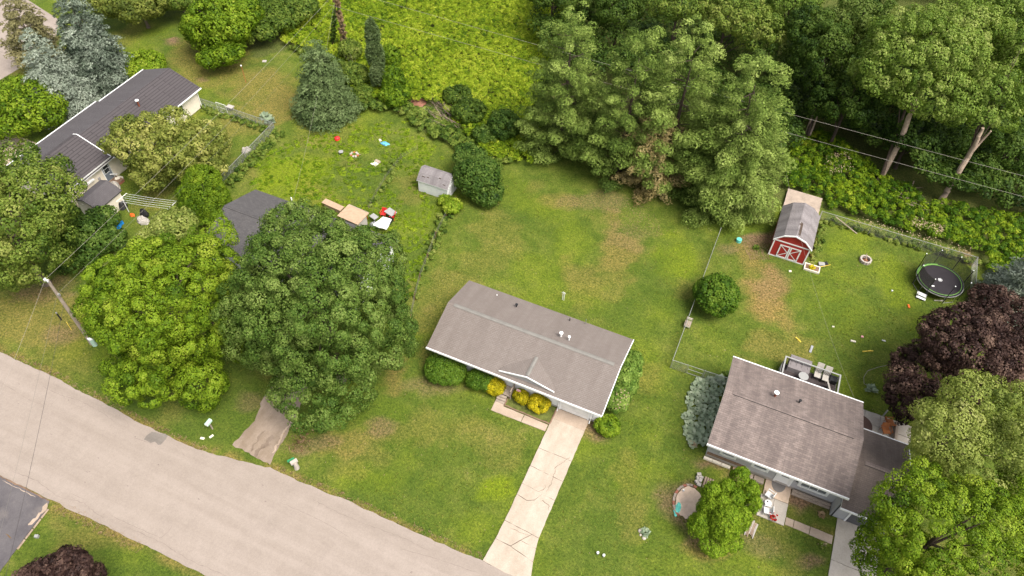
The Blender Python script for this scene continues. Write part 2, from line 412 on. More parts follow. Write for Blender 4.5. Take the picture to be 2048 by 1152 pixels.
def fnoise(x, y, s): return .55*vnoise(x, y, s) + .28*vnoise(y, x, s*.45) + .17*vnoise(x, -y, s*.2)
# ---------------------------------------------------------------- materials
def lawn_material():
    m, nt, b, o = nodes_of('lawn'); co = coords(nt)
    at = nt.nodes.new('ShaderNodeAttribute'); at.attribute_name = 'patch'
    sp = nt.nodes.new('ShaderNodeSeparateColor'); nt.links.new(at.outputs['Color'], sp.inputs[0])
    dry, lush, dark, soil = sp.outputs[0], sp.outputs[1], sp.outputs[2], at.outputs['Alpha']
    big, mid = noise(nt, .09, 4, .6, co), noise(nt, .55, 5, .65, co)
    fine = noise(nt, 5.5, 6, .75, co); grain = noise(nt, 16, 4, .7, co)
    base = ramp(nt, mth(nt, 'ADD', mth(nt, 'MULTIPLY', big, .35), mth(nt, 'MULTIPLY', mid, .65)),
                [(.34, (0.0602, 0.0968, 0.0133)), (.46, (0.0860, 0.1250, 0.0171)), (.56, (0.1161, 0.1478, 0.0247)), (.68, (0.1591, 0.1672, 0.0418))])
    def ch(v, amt=1.0, soft=.55):   # break the edge of a patch up with noise
        n = mth(nt, 'ADD', mth(nt, 'MULTIPLY', fine, .45), mth(nt, 'MULTIPLY', mid, .55))
        return mth(nt, 'MULTIPLY', mth(nt, 'SMOOTH_MIN', mth(nt, 'MAXIMUM', mth(nt, 'MULTIPLY', mth(nt, 'SUBTRACT', mth(nt, 'ADD', v, mth(nt, 'MULTIPLY', n, soft)), soft*.62), 1.35), 0), 1, .1), amt, clamp=True)
    c = mixc(nt, ch(lush), base, (.140, .190, .012))
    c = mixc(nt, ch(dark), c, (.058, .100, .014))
    c = mixc(nt, ch(dry), c, ramp(nt, fine, [(.35, (.15, .115, .03)), (.65, (.27, .20, .07))]))
    c = mixc(nt, ch(soil, 1, .4), c, ramp(nt, fine, [(.35, (.12, .08, .045)), (.65, (.25, .165, .105))]))
    c = mixc(nt, 1.0, c, ramp(nt, fine, [(.28, (.40, .45, .45)), (.5, (1.0, 1.0, 1.0)), (.74, (1.7, 1.55, 1.5))]), 'MULTIPLY')
    tuft = noise(nt, 2.1, 5, .8, co)
    c = mixc(nt, 1.0, c, ramp(nt, tuft, [(.34, (.78, .82, .80)), (.5, (1, 1, 1)), (.66, (1.22, 1.15, 1.12))]), 'MULTIPLY')
    c = mixc(nt, 1.0, c, ramp(nt, grain, [(.3, (.5, .52, .5)), (.5, (1, 1, 1)), (.72, (1.6, 1.5, 1.4))]), 'MULTIPLY')
    nt.links.new(c, b.inputs['Base Color']); b.inputs['Roughness'].default_value = .9; b.inputs['Specular IOR Level'].default_value = .1
    bump(nt, b, mth(nt, 'ADD', fine, mth(nt, 'MULTIPLY', grain, .6)), .9, .12)
lawn_material()
def asphalt(name, lo, hi, stain, streak=(.05, 1.2, 1)):
    m, nt, b, o = nodes_of(name); co = coords(nt)
    mp = nt.nodes.new('ShaderNodeMapping'); nt.links.new(co, mp.inputs['Vector']); mp.inputs['Scale'].default_value = streak
    s = noise(nt, 1.0, 6, .6, mp.outputs[0]); g = noise(nt, 40, 3, .7, co); md = noise(nt, .8, 5, .65, co)
    c = ramp(nt, mth(nt, 'ADD', mth(nt, 'MULTIPLY', s, .6), mth(nt, 'MULTIPLY', md, .4)), [(.38, lo), (.6, hi)])
    c = mixc(nt, mth(nt, 'MULTIPLY', ramp(nt, noise(nt, .35, 4, .7, co), [(.55, (0, 0, 0)), (.75, (1, 1, 1))]), .35), c, stain)
    c = mixc(nt, 1, c, ramp(nt, g, [(.3, (.8, .8, .8)), (.7, (1.18, 1.17, 1.16))]), 'MULTIPLY')
    g2 = noise(nt, 9, 3, .8, co)
    c = mixc(nt, 1, c, ramp(nt, g2, [(.3, (.90, .90, .90)), (.7, (1.08, 1.08, 1.08))]), 'MULTIPLY')
    nt.links.new(c, b.inputs['Base Color']); b.inputs['Roughness'].default_value = .92; b.inputs['Specular IOR Level'].default_value = .15
    bump(nt, b, g, .3, .01)
asphalt('road', (0.2622, 0.2202, 0.1906), (0.3076, 0.2605, 0.2289), (0.2185, 0.1835, 0.1600), (.045, 1.1, 1))
asphalt('dark_asphalt', (.085, .078, .085), (.125, .115, .12), (.27, .23, .20), (.5, .5, 1))
asphalt('concrete', (0.3528, 0.2950, 0.2370), (0.4424, 0.3792, 0.3160), (0.2476, 0.1896, 0.1370), (.9, .25, 1))
asphalt('concrete_worn', (0.34, 0.264, 0.204), (0.425, 0.34, 0.272), (0.23, 0.17, 0.119), (0.51, 0.51, 0.85))
asphalt('concrete_grey', (0.378, 0.342, 0.297), (0.468, 0.423, 0.378), (0.288, 0.252, 0.207), (0.54, 0.36, 0.9))
asphalt('gravel_drive', (0.208, 0.16, 0.12), (0.32, 0.256, 0.208), (0.104, 0.072, 0.048), (0.72, 0.144, 0.8))
simple('soil', (.17, .11, .075), .95, .45, 2.5, 24, .8)
simple('road_crack', (.20, .16, .14), .95, .3)
simple('crack', (.09, .06, .04), .95, .3)
simple('reddish_mulch', (.26, .12, .08), .95, .4, 4, 30, .8)
simple('leaf_litter', (.075, .055, .03), .95, .5, 1.2, 14, .8)
simple('sand', (.56, .43, .33), .95, .15, 3, 30, .5)
shingle('shingle_tan', (0.1551, 0.1289, 0.1161), (0.1885, 0.1614, 0.1479), (0.0678, 0.0535, 0.0482), (0.2424, 0.2158, 0.1987), streak=.45, contrast=.8)
shingle('shingle_mixed', (0.1150, 0.0920, 0.0874), (0.2392, 0.1886, 0.1702), (0.0570, 0.0442, 0.0405), (0.2852, 0.2392, 0.2162), streak=.55, contrast=.72, tab=.36, row=.165)
shingle('shingle_brown', (.115, .09, .08), (.165, .13, .115), (.045, .035, .03), (.21, .175, .155), streak=.5, contrast=.6)
shingle('shingle_dark', (0.058, 0.052, 0.054), (0.069, 0.062, 0.064), (0.0158, 0.013, 0.0158), (0.108, 0.0936, 0.101), tab=3.1, row=.34, mort=.05, streak=.15, contrast=.8)
shingle('shingle_charcoal', (0.0600, 0.0577, 0.0612), (0.1040, 0.0975, 0.0980), (0.0280, 0.0254, 0.0267), (0.1360, 0.1272, 0.1254), streak=.2)
shingle('shingle_grey', (0.192, 0.172, 0.176), (0.248, 0.228, 0.232), (0.096, 0.084, 0.088), (0.288, 0.264, 0.264), streak=.7, contrast=.55)
shingle('shingle_smooth', (0.083, 0.074, 0.081), (0.099, 0.092, 0.097), (0.060, 0.053, 0.058), (0.126, 0.120, 0.122), streak=.3, contrast=.8)
siding('siding_white', (.86, .87, .89)); siding('siding_cream', (.84, .76, .64)); siding('siding_grey', (.46, .46, .48))
siding('garage_panel', (.80, .79, .77), lap=.53); siding('garage_dark', (.10, .10, .11), lap=.53)
siding('barn_red', (.38, .032, .028), lap=.2, vertical=True)
simple('white_paint', (.80, .80, .80), .5, .05, 3, 20, .05); simple('cream_paint', (.72, .66, .56), .6, .06)
simple('grey_trim', (.30, .29, .29), .7, .1); simple('vent_metal', (.19, .18, .165), .7, .12, 2, 12); simple('black_plastic', (.02, .02, .022), .5, .2)
simple('galvanised', (.42, .42, .41), .45, .12, 6, 40, .05, .6); simple('rust', (.20, .06, .03), .85, .3)
simple('wood_weathered', (.30, .245, .20), .9, .22, 2, 22, .4); simple('wood_pine', (.42, .29, .20), .8, .15, 3, 30, .3); simple('wood_stained', (.36, .13, .045), .7, .3, 4, 25, .3)
simple('wood_deck', (.36, .29, .235), .85, .2, 1.6, 20, .4); simple('wood_brown', (.20, .13, .09), .9, .25)
simple('bark', (.155, .12, .095), .95, .3, 5, 24, .9); simple('bark_pale', (.36, .27, .205), .95, .25, 3, 18, .9); simple('bark_dark', (.07, .05, .038), .95, .3, 5, 24, .9)
simple('stone', (.42, .37, .33), .9, .2, 3, 20, .5); simple('dead_wood', (.30, .225, .17), .95, .25, 3, 20, .6)
simple('utility_green', (.42, .58, .50), .5, .12); simple('blue_tarp', (.02, .26, .70), .4, .25, 3, 10, .4); simple('pale_blue', (.12, .42, .72), .45, .2)
simple('red_plastic', (.62, .03, .03), .45, .15); simple('turquoise', (.12, .50, .42), .45, .2); simple('white_plastic', (.70, .70, .70), .4, .04)
simple('charcoal_fabric', (.19, .17, .175), .85, .15); simple('dark_composite', (.055, .042, .042), .7, .2); simple('light_fabric', (.40, .37, .335), .85, .1)
simple('grey_fabric', (.30, .31, .33), .85, .15); simple('lime', (.17, .36, .08), .5, .08); simple('tramp_mat', (.022, .018, .022), .7, .2); simple('yellow_plastic', (.75, .55, .08), .5, .1)
simple('rug_brown', (.10, .06, .05), .95, .15); simple('rug_grey', (.22, .20, .19), .95, .12); simple('flower_red', (.55, .03, .03), .6, .3); simple('flower_white', (.75, .70, .62), .7, .15); simple('flower_pink', (.72, .36, .38), .6, .2)
simple('door_slate', (.16, .19, .23), .5, .06); simple('orange', (.75, .16, .03), .5, .1); simple('wire', (.16, .15, .13), .6, .1); simple('wire_pale', (.30, .27, .235), .6, .1); simple('wire_black', (.05, .045, .045), .6, .1)
simple('light_grey_plastic', (.30, .30, .295), .5, .1); simple('brick_red', (.30, .12, .08), .9, .2); simple('porcelain', (.78, .80, .80), .25, .02); simple('green_plastic', (.03, .22, .09), .5, .1)
def glass(name, col):
    m, nt, b, o = nodes_of(name); b.inputs['Base Color'].default_value = (*col, 1); b.inputs['Roughness'].default_value = .08; b.inputs['Specular IOR Level'].default_value = .8
glass('glass', (.035, .04, .05)); glass('glass_pale', (.16, .17, .18))
def netting(name, col, alpha, s):
    m, nt, b, o = nodes_of(name); b.inputs['Base Color'].default_value = (*col, 1); b.inputs['Roughness'].default_value = .7
    tr = nt.nodes.new('ShaderNodeBsdfTransparent'); mx = nt.nodes.new('ShaderNodeMixShader'); mx.inputs[0].default_value = alpha
    nt.links.new(tr.outputs[0], mx.inputs[1]); nt.links.new(b.outputs[0], mx.inputs[2]); nt.links.new(mx.outputs[0], o.inputs[0])
netting('net_black', (.03, .028, .028), .62, 40); netting('net_green', (.10, .13, .08), .3, 40)

foliage('leaf_maple', [(0.0110, 0.0298, 0.0050), (0.0412, 0.0847, 0.0115), (0.0927, 0.1490, 0.0245), (0.1785, 0.2352, 0.0576)], .15)
foliage('leaf_yellow', [(0.0296, 0.0676, 0.0043), (0.0924, 0.1605, 0.0085), (0.1775, 0.2577, 0.0153), (0.2958, 0.3464, 0.0425)], .22)
foliage('leaf_mid', [(0.0238, 0.0505, 0.0076), (0.0723, 0.1201, 0.0153), (0.1487, 0.2001, 0.0306), (0.2465, 0.2697, 0.0680)], .2)
foliage('leaf_olive', [(0.0607, 0.0878, 0.0162), (0.155, 0.189, 0.0338), (0.257, 0.277, 0.0607), (0.392, 0.378, 0.121)])
foliage('leaf_woods', [(0.0125, 0.0295, 0.0053), (0.0367, 0.0715, 0.0094), (0.0787, 0.1260, 0.0189), (0.1369, 0.1790, 0.0420)], .22)
foliage('leaf_woods_light', [(0.0357, 0.0731, 0.0116), (0.0951, 0.1588, 0.0209), (0.1722, 0.2436, 0.0406), (0.2854, 0.3293, 0.0928)], .28)
foliage('leaf_pale', [(0.072, 0.114, 0.024), (0.168, 0.216, 0.042), (0.27, 0.312, 0.072), (0.384, 0.396, 0.144)])
foliage('leaf_purple', [(0.0119, 0.0059, 0.0051), (0.0272, 0.0145, 0.0127), (0.0663, 0.0382, 0.0306), (0.1530, 0.0978, 0.0723)], .12)
foliage('leaf_lilac', [(0.0297, 0.0743, 0.0108), (0.081, 0.155, 0.0203), (0.155, 0.243, 0.0405), (0.27, 0.365, 0.081)])
foliage('needle_pine', [(0.0291, 0.0534, 0.0087), (0.0972, 0.1503, 0.0246), (0.2024, 0.2716, 0.0564), (0.3400, 0.4074, 0.1156)], .12, .7)
foliage('needle_bronze', [(.08, .065, .022), (.22, .17, .065), (.35, .28, .12), (.46, .37, .18)], .15, .6)
foliage('needle_green', [(0.0276, 0.0474, 0.0171), (0.0782, 0.1185, 0.0399), (0.1426, 0.1957, 0.0760), (0.2208, 0.2781, 0.1235)], .12, .6)
foliage('needle_blue', [(.045, .065, .042), (.16, .195, .145), (.31, .35, .28), (.48, .52, .43)], .08, .7)
foliage('needle_scots', [(.06, .06, .024), (.15, .14, .06), (.22, .20, .09), (.30, .26, .13)], .12, .6)
foliage('thuja', [(0.0185, 0.0528, 0.0033), (0.0714, 0.1392, 0.0066), (0.1386, 0.2208, 0.0110), (0.2436, 0.3264, 0.0275)], .12, .6)
foliage('hedge', [(.014, .038, .004), (.042, .095, .008), (.085, .150, .013), (.15, .22, .026)], .12, .5)
foliage('golden', [(0.112, 0.125, 0.005), (0.312, 0.275, 0.0075), (0.525, 0.438, 0.015), (0.725, 0.575, 0.0375)], .25, .5)
foliage('meadow', [(0.0372, 0.0884, 0.0047), (0.1255, 0.2027, 0.0094), (0.2230, 0.3014, 0.0150), (0.3531, 0.4052, 0.0376)], .3, .6)
foliage('hosta', [(.08, .115, .07), (.18, .235, .15), (.30, .36, .24), (.44, .49, .36)], .15, .5)
foliage('grass_blade', [(.05, .085, .008), (.11, .15, .016), (.17, .20, .03), (.26, .25, .07)], .3, .7)
foliage('straw', [(.16, .10, .05), (.26, .18, .10), (.36, .26, .16), (.46, .36, .24)], .2, .8)

# ---------------------------------------------------------------- ground
ROAD_N = [(-140, 15.6), (-53.9, 15.8), (-47.7, 15.85), (-38.8, 15.5), (-32.6, 15.45), (-26.4, 16.55), (-20.1, 16.75), (-12, 16.8), (-8.4, 16.9), (-6.4, 16.9), (-3.5, 16.9), (10, 17.0), (40, 17.0), (120, 17.0)]
ROAD_S = [(-140, 7.5), (-44.7, 7.5), (-39.5, 7.62), (-36, 7.7), (-25.4, 7.9), (40, 8.2), (120, 8.2)]
def wobble(line, step=.35, amp=.07):
    out = []
    for (x0, y0), (x1, y1) in zip(line, line[1:]):
        n = max(1, int(abs(x1-x0)/step)) if -62 < x0 < 25 else 1
        for i in range(n):
            t = i/n; x = x0 + (x1-x0)*t; out.append((x, y0 + (y1-y0)*t + float(fnoise(x, y0*3, .9) - .5)*amp*4))
    return out + [line[-1]]
ER, EF = np.array([CR[0], CR[1]]), np.array([CF[0], CF[1]]); ER, EF = ER/np.linalg.norm(ER), EF/np.linalg.norm(EF)
def patch_value(X, Y, px, py, rx, ry, rag=.85):
    p = U(px, py); s = depth_scale(p); th = math.atan2(CAM_H, math.hypot(p[0], p[1]))
    dx, dy = X - p[0], Y - p[1]
    a, c = (dx*ER[0] + dy*ER[1])/(rx/s), (dx*EF[0] + dy*EF[1])/(ry/s/math.sin(th))
    d = np.sqrt(a*a + c*c) + (fnoise(X, Y, 2.2) - .5)*rag*1.6 + (fnoise(X, Y, .7) - .5)*rag*.8
    return np.clip((1.15 - d)/.5, 0, 1)
DRY, LUSH, DARK, SOIL = 0, 1, 2, 3
PATCHES = [  # px, py, rx, ry, kind, strength
    (1235, 500, 45, 75, DRY, .75), (1255, 470, 70, 32, SOIL, .35), (1222, 488, 22, 15, DRY, .7), (1180, 405, 60, 18, SOIL, .42), (1215, 400, 45, 22, SOIL, .5), (1120, 400, 40, 14, DRY, .55), (1165, 560, 45, 45, DRY, .55), (1230, 560, 40, 40, DRY, .4),
    (1000, 470, 60, 60, DRY, .32), (900, 560, 60, 40, DRY, .42), (960, 520, 80, 30, DRY, .32), (880, 620, 50, 60, DRY, .4), (1060, 540, 50, 35, LUSH, .35), (1140, 470, 40, 60, LUSH, .35), (1040, 380, 60, 25, DARK, .3), (1060, 410, 50, 25, LUSH, .4), (1350, 520, 45, 60, LUSH, .6), (1330, 620, 40, 40, LUSH, .35), (1290, 640, 25, 60, LUSH, .25), (1130, 620, 110, 22, DARK, .3),
    (1540, 590, 45, 60, DRY, .85), (1500, 520, 30, 55, DRY, .6), (1545, 570, 45, 38, SOIL, .3), (1570, 640, 26, 40, DRY, .5), (1530, 480, 60, 16, SOIL, .8), (1575, 475, 30, 40, SOIL, .7), (1450, 500, 30, 12, SOIL, .4), (1560, 690, 70, 30, DRY, .35),
    (1700, 480, 60, 40, LUSH, .5), (1790, 560, 40, 50, LUSH, .5), (1680, 620, 60, 60, LUSH, .35), (1430, 680, 45, 35, LUSH, .2), (1720, 700, 70, 40, DARK, .25),
    (600, 350, 55, 45, LUSH, .8), (560, 345, 40, 40, LUSH, .9), (730, 258, 16, 9, LUSH, 1), (722, 298, 15, 8, LUSH, .9), (640, 390, 60, 25, LUSH, .5), (720, 345, 60, 28, DARK, .4), (700, 390, 50, 30, DARK, .35), (830, 300, 40, 20, LUSH, .5), (640, 275, 70, 40, DRY, .18), (790, 400, 60, 40, DARK, .3), (830, 440, 50, 30, LUSH, .35), (820, 520, 30, 50, DARK, .45), (870, 460, 30, 50, DARK, .2),
    (560, 200, 55, 45, DRY, .5), (430, 110, 100, 70, DRY, .42), (350, 90, 50, 50, DARK, .3), (345, 82, 14, 7, SOIL, .8), (520, 170, 70, 30, DRY, .45), (405, 160, 15, 6, SOIL, .5), (480, 240, 60, 30, DRY, .35), (600, 215, 40, 20, DRY, .4), (520, 130, 40, 20, DARK, .3), (700, 330, 25, 10, DRY, .2),
    (60, 640, 140, 60, DRY, .42), (130, 720, 80, 40, DRY, .25), (150, 700, 25, 18, LUSH, .5), (120, 670, 30, 16, SOIL, .4), (90, 580, 60, 20, SOIL, .4), (330, 830, 120, 50, DARK, .55), (480, 830, 60, 30, DARK, .5), (450, 870, 60, 22, DARK, .45), (505, 805, 30, 22, SOIL, .35), (230, 770, 60, 24, DARK, .35),
    (790, 740, 20, 50, DRY, .6), (770, 850, 30, 20, SOIL, .4), (700, 880, 60, 22, DRY, .4), (640, 885, 50, 14, SOIL, .4), (600, 900, 20, 14, SOIL, .5), (680, 905, 40, 8, DRY, .5), (880, 770, 80, 20, SOIL, .35), (850, 710, 16, 40, DRY, .35), (860, 860, 120, 40, DRY, .25), (760, 960, 90, 30, LUSH, .45), (990, 975, 35, 24, LUSH, .8), (940, 1060, 50, 30, LUSH, .4), (930, 920, 80, 40, DARK, .3), (900, 1000, 90, 40, DARK, .2), (850, 900, 60, 16, DARK, .3), (1000, 900, 60, 40, DRY, .2),
    (1190, 862, 30, 18, SOIL, .6), (1230, 960, 60, 90, DARK, .25), (1200, 1080, 60, 60, DARK, .35), (1260, 1000, 30, 100, DRY, .22), (1180, 860, 25, 25, DRY, .4), (1370, 905, 50, 40, DARK, .4), (1430, 925, 45, 16, SOIL, .9), (1475, 945, 40, 16, SOIL, .9), (1365, 1010, 40, 40, SOIL, .55), (1400, 1060, 40, 40, SOIL, .5), (1380, 1060, 60, 40, DARK, .25), (1420, 1100, 70, 20, DRY, .5), (1510, 1090, 40, 30, SOIL, .3), (1600, 1105, 60, 40, DARK, .45), (1620, 1120, 22, 12, SOIL, .6), (1640, 1040, 50, 18, DARK, .4), (1640, 990, 70, 30, SOIL, .9), (1600, 1000, 30, 20, SOIL, 1), (1655, 1062, 25, 12, DRY, .4), (1320, 1110, 60, 40, LUSH, .2),
    (200, 1070, 120, 30, DRY, .3), (300, 1120, 120, 30, LUSH, .2), (120, 1010, 30, 14, DRY, .5),
    (770, 345, 16, 10, DARK, .7), (800, 315, 12, 12, DARK, .7), (1400, 750, 40, 14, DARK, .3), (1890, 540, 70, 50, DARK, .3), (1940, 520, 20, 18, SOIL, .6), (1460, 1080, 60, 40, DARK, .3),
    (150, 205, 40, 30, SOIL, .5), (200, 170, 60, 20, SOIL, .4), (190, 220, 60, 40, DARK, .6), (60, 262, 90, 14, DARK, .4), (90, 130, 60, 40, DRY, .4)]
WOODS = [U(*p) for p in ((1040, 180), (1090, 250), (1200, 300), (1300, 330), (1400, 400), (1540, 440), (1565, 400), (1575, 350), (1700, 395), (1840, 440), (1960, 505), (1985, 620), (2300, 640), (2500, 300), (2300, -250), (1400, -300), (1090, -250), (1060, -40), (1020, 100))]
SCRUB = [U(*p) for p in ((1562, 378), (1572, 300), (1640, 262), (1760, 350), (1850, 410), (2060, 440), (2200, 500), (2120, 640), (1990, 600), (1962, 508), (1820, 470), (1700, 432), (1644, 418), (1644, 392))]
MEADOW = [U(*p) for p in ((505, 120), (480, 30), (470, -60), (430, -260), (900, -330), (1500, -300), (1300, -60), (1180, -10), (1075, 30), (1010, 150), (1030, 320), (985, 330), (930, 300), (900, 290), (840, 262), (800, 205), (740, 215), (700, 200), (690, 130), (600, 92), (575, 98))]
MEADOW_IN = [U(*p) for p in ((570, 92), (540, -60), (560, -260), (900, -330), (1350, -300), (1290, -60), (1170, -10), (1120, 60), (1090, 200), (1080, 330), (985, 325), (940, 285), (880, 215), (800, 205), (740, 205), (700, 200), (690, 130), (640, 110))]
def make_ground():
    step = .65
    xs = np.concatenate([[-900, -500, -300, -200, -150, -125], np.arange(-106, 52, step), [60, 80, 120, 200, 400, 900]])
    ys = np.concatenate([[-900, -400, -150, -60, -25], np.arange(-6, 131, step), [140, 170, 230, 400, 1200]])
    X, Y = np.meshgrid(xs, ys); nx, ny = len(xs), len(ys)
    Z = (fnoise(X, Y, 7) - .5)*.05
    v = np.stack([X, Y, Z], -1).reshape(-1, 3)
    i = np.arange(nx*ny).reshape(ny, nx); q = np.stack([i[:-1, :-1], i[:-1, 1:], i[1:, 1:], i[1:, :-1]], -1).reshape(-1, 4)
    me = bpy.data.meshes.new('lawn_ground'); me.vertices.add(len(v)); me.loops.add(q.size); me.polygons.add(len(q))
    me.vertices.foreach_set('co', v.astype(np.float32).ravel()); me.loops.foreach_set('vertex_index', q.astype(np.int32).ravel())
    me.polygons.foreach_set('loop_start', np.arange(0, q.size, 4, dtype=np.int32)); me.update(calc_edges=True)
    x, y = v[:, 0], v[:, 1]; P = np.zeros((len(v), 4))
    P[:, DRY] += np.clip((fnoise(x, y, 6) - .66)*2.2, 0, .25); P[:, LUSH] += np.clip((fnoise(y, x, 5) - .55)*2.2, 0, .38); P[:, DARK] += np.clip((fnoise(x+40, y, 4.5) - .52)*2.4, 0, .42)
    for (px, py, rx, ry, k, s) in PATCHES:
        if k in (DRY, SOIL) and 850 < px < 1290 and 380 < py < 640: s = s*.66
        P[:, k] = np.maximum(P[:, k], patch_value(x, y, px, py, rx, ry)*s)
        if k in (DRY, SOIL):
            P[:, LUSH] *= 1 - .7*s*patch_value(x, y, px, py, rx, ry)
    # dry fringe along the carriageway
    for line in (ROAD_N, ROAD_S):
        ey = np.interp(x, [a for a, _ in line], [c for _, c in line]); d = np.abs(y - ey)
        P[:, DRY] = np.maximum(P[:, DRY], np.clip((.45 - d + (fnoise(x, y, .8) - .5)*1.2)/.5, 0, 1)*.7)
    w = inside([p[:2] for p in WOODS], x, y) | inside([p[:2] for p in SCRUB], x, y) | inside([p[:2] for p in MEADOW], x, y)
    far = (x < -110) | (y > 118)
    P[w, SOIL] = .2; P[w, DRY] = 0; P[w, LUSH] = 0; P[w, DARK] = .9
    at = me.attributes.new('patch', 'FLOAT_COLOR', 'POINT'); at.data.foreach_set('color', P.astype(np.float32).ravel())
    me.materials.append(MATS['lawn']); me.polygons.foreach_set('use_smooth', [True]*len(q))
    return structure(link(bpy.data.objects.new('lawn', me)))
make_ground()
def strip(name, north, south, z0, z1, mat):
    mb = MB(); pts = south + north[::-1]
    # quads between the two edges so that concave edges stay clean
    xs = sorted(set([p[0] for p in north] + [p[0] for p in south]))
    n = np.interp(xs, [p[0] for p in north], [p[1] for p in north]); s = np.interp(xs, [p[0] for p in south], [p[1] for p in south])
    for i in range(len(xs)-1):
        mb.face([(xs[i], s[i], z1), (xs[i+1], s[i+1], z1), (xs[i+1], n[i+1], z1), (xs[i], n[i], z1)])
        mb.face([(xs[i], s[i], z0), (xs[i+1], s[i+1], z0), (xs[i+1], s[i+1], z1), (xs[i], s[i], z1)])
        mb.face([(xs[i+1], n[i+1], z0), (xs[i], n[i], z0), (xs[i], n[i], z1), (xs[i+1], n[i+1], z1)])
    return mb.build(name, mat)
def jag(pts, amp=.05, step=.4):
    out = []
    n = len(pts)
    for i in range(n):
        a, b = pts[i], pts[(i+1) % n]; L = math.hypot(b[0]-a[0], b[1]-a[1]); k = max(1, int(L/step))
        for j in range(k):
            t = j/k; out.append((a[0]+(b[0]-a[0])*t + (random.uniform(-amp, amp) if j else 0), a[1]+(b[1]-a[1])*t + (random.uniform(-amp, amp) if j else 0)))
    return out
road = structure(strip('road', wobble(ROAD_N), wobble(ROAD_S, amp=.06), -.05, .05, 'road'))
def ribbon(name, pts, w, z, mat, parent=None, amp=.04, step=.22, ends=.3):
    """a crack or a trickle: a thin ragged strip lying on a surface"""
    path = []
    for a, b in zip(pts, pts[1:]):
        L = math.hypot(b[0]-a[0], b[1]-a[1]); k = max(1, int(L/step))
        for j in range(k): t = j/k; path.append((a[0]+(b[0]-a[0])*t + random.uniform(-amp, amp), a[1]+(b[1]-a[1])*t + random.uniform(-amp, amp)))
    path.append(pts[-1][:2]); mb = MB(); Lf, Rt = [], []
    for i, p in enumerate(path):
        q0, q1 = path[max(i-1, 0)], path[min(i+1, len(path)-1)]; dx, dy = q1[0]-q0[0], q1[1]-q0[1]; l = math.hypot(dx, dy) or 1
        ww = w*random.uniform(.3, 1.1)*(ends if i in (0, len(path)-1) else 1); Lf.append((p[0]-dy/l*ww/2, p[1]+dx/l*ww/2, z)); Rt.append((p[0]+dy/l*ww/2, p[1]-dx/l*ww/2, z))
    for i in range(len(path)-1): mb.face([Rt[i], Rt[i+1], Lf[i+1], Lf[i]])
    return mb.build(name, mat, parent)
u2 = lambda *ps: [U(*p)[:2] for p in ps]
for ps in ([(140, 985), (165, 998), (178, 1001)], [(186, 1008), (198, 992)], [(225, 1032), (240, 1040), (322, 1077), (340, 1060), (348, 1048)], [(262, 873), (310, 890)], [(100, 815), (118, 795)], [(0, 765), (60, 800), (90, 812)], [(800, 1098), (880, 1120), (960, 1148)], [(560, 1005), (640, 1040), (700, 1075)]):
    ribbon('crack', u2(*ps), .026, .056, 'road_crack', road, .03, .3)
asphalt('road_patch', (.165, .145, .13), (.21, .187, .168), (.15, .13, .118), (.3, 1.1, 1))
for q4 in (((304, 864), (336, 872), (322, 890), (288, 880)),): pm = MB(); pm.prism(jag([U(*p)[:2] for p in q4], .12, .3), .02, .0535); pm.build('patch', 'road_patch', road)
for k in range(46):
    x, y = random.uniform(-50, -3), random.uniform(8.6, 16.0); ribbon('tar_spot', [(x, y), (x + random.uniform(.05, .22), y + random.uniform(-.05, .05))], random.uniform(.04, .10), .0545, 'road_crack', road, .01, .05)
for (x0, x1, y) in ((-48, -40, 14.9), (-33, -21, 8.5), (-22, -12, 15.9), (-16, -6, 9.1), (-44, -35, 8.2)):
    ribbon('crack', [(x0 + (x1-x0)*t/4, y + random.uniform(-.25, .25)) for t in range(5)], .03, .0555, 'road_crack', road, .05, .25)
# second street, top left
far = MB(); far.prism([U(0, -60)[:2], U(40, -10)[:2], U(118, 40)[:2], U(110, 85)[:2], U(55, 128)[:2], U(0, 160)[:2], U(-120, 230)[:2], U(-300, 100)[:2]], -.05, .045)
structure(far.build('side_street', 'road'))
c_ = MB(); c_.prism(jag([U(*p)[:2] for p in ((-60, 262), (0, 259), (60, 282), (96, 296), (60, 330), (0, 345), (-60, 330))], .04), -.05, .06)
structure(c_.build('gravel_approach', 'concrete_worn'))
# black tarred driveway across the street
d_ = MB(); d_.prism(jag([(-60, 7.42), (-39.62, 7.48), (-39.35, 6.9), (-39.0, 4.2), (-38.6, 1.2), (-38, -4), (-60, -4)], .03), -.05, .06); dd = structure(d_.build('tarred_driveway', 'dark_asphalt'))
ribbon('crack', u2((5, 962), (40, 978), (72, 995)), .06, .066, 'concrete_worn', dd); ribbon('crack', [(-46, 7.42), (-39.6, 7.5)], .16, .068, 'soil', dd, .03)
ribbon('worn_edge', [(-39.6, 7.3), (-39.4, 6.2), (-39.6, 5.5)], .35, .069, 'concrete_worn', dd, .1)
ribbon('crack', u2((12, 1068), (24, 1078)), .08, .066, 'straw', dd)
# neighbour's gravel drive between the maples and the street
g_ = MB(); g_.prism(jag([U(*p)[:2] for p in ((465, 890), (540, 930), (560, 890), (585, 850), (622, 760), (560, 745), (525, 800), (510, 842), (485, 868))], .09, .3), -.05, .045); gd = structure(g_.build('gravel_driveway', 'gravel_drive'))
asphalt('rut_mud', (.13, .095, .07), (.23, .18, .145), (.08, .06, .045), (1.5, .5, 1))
for ps, w, mt in (([(508, 914), (520, 900), (533, 888), (545, 870)], .42, 'rut_mud'), ([(500, 903), (512, 885), (530, 862)], .22, 'rut_mud'), ([(548, 905), (566, 868), (586, 838)], .2, 'concrete_worn')):
    ribbon('wheel_rut', u2(*ps), w, .049 + random.uniform(0, .004), mt, gd, .12, .2, .5)

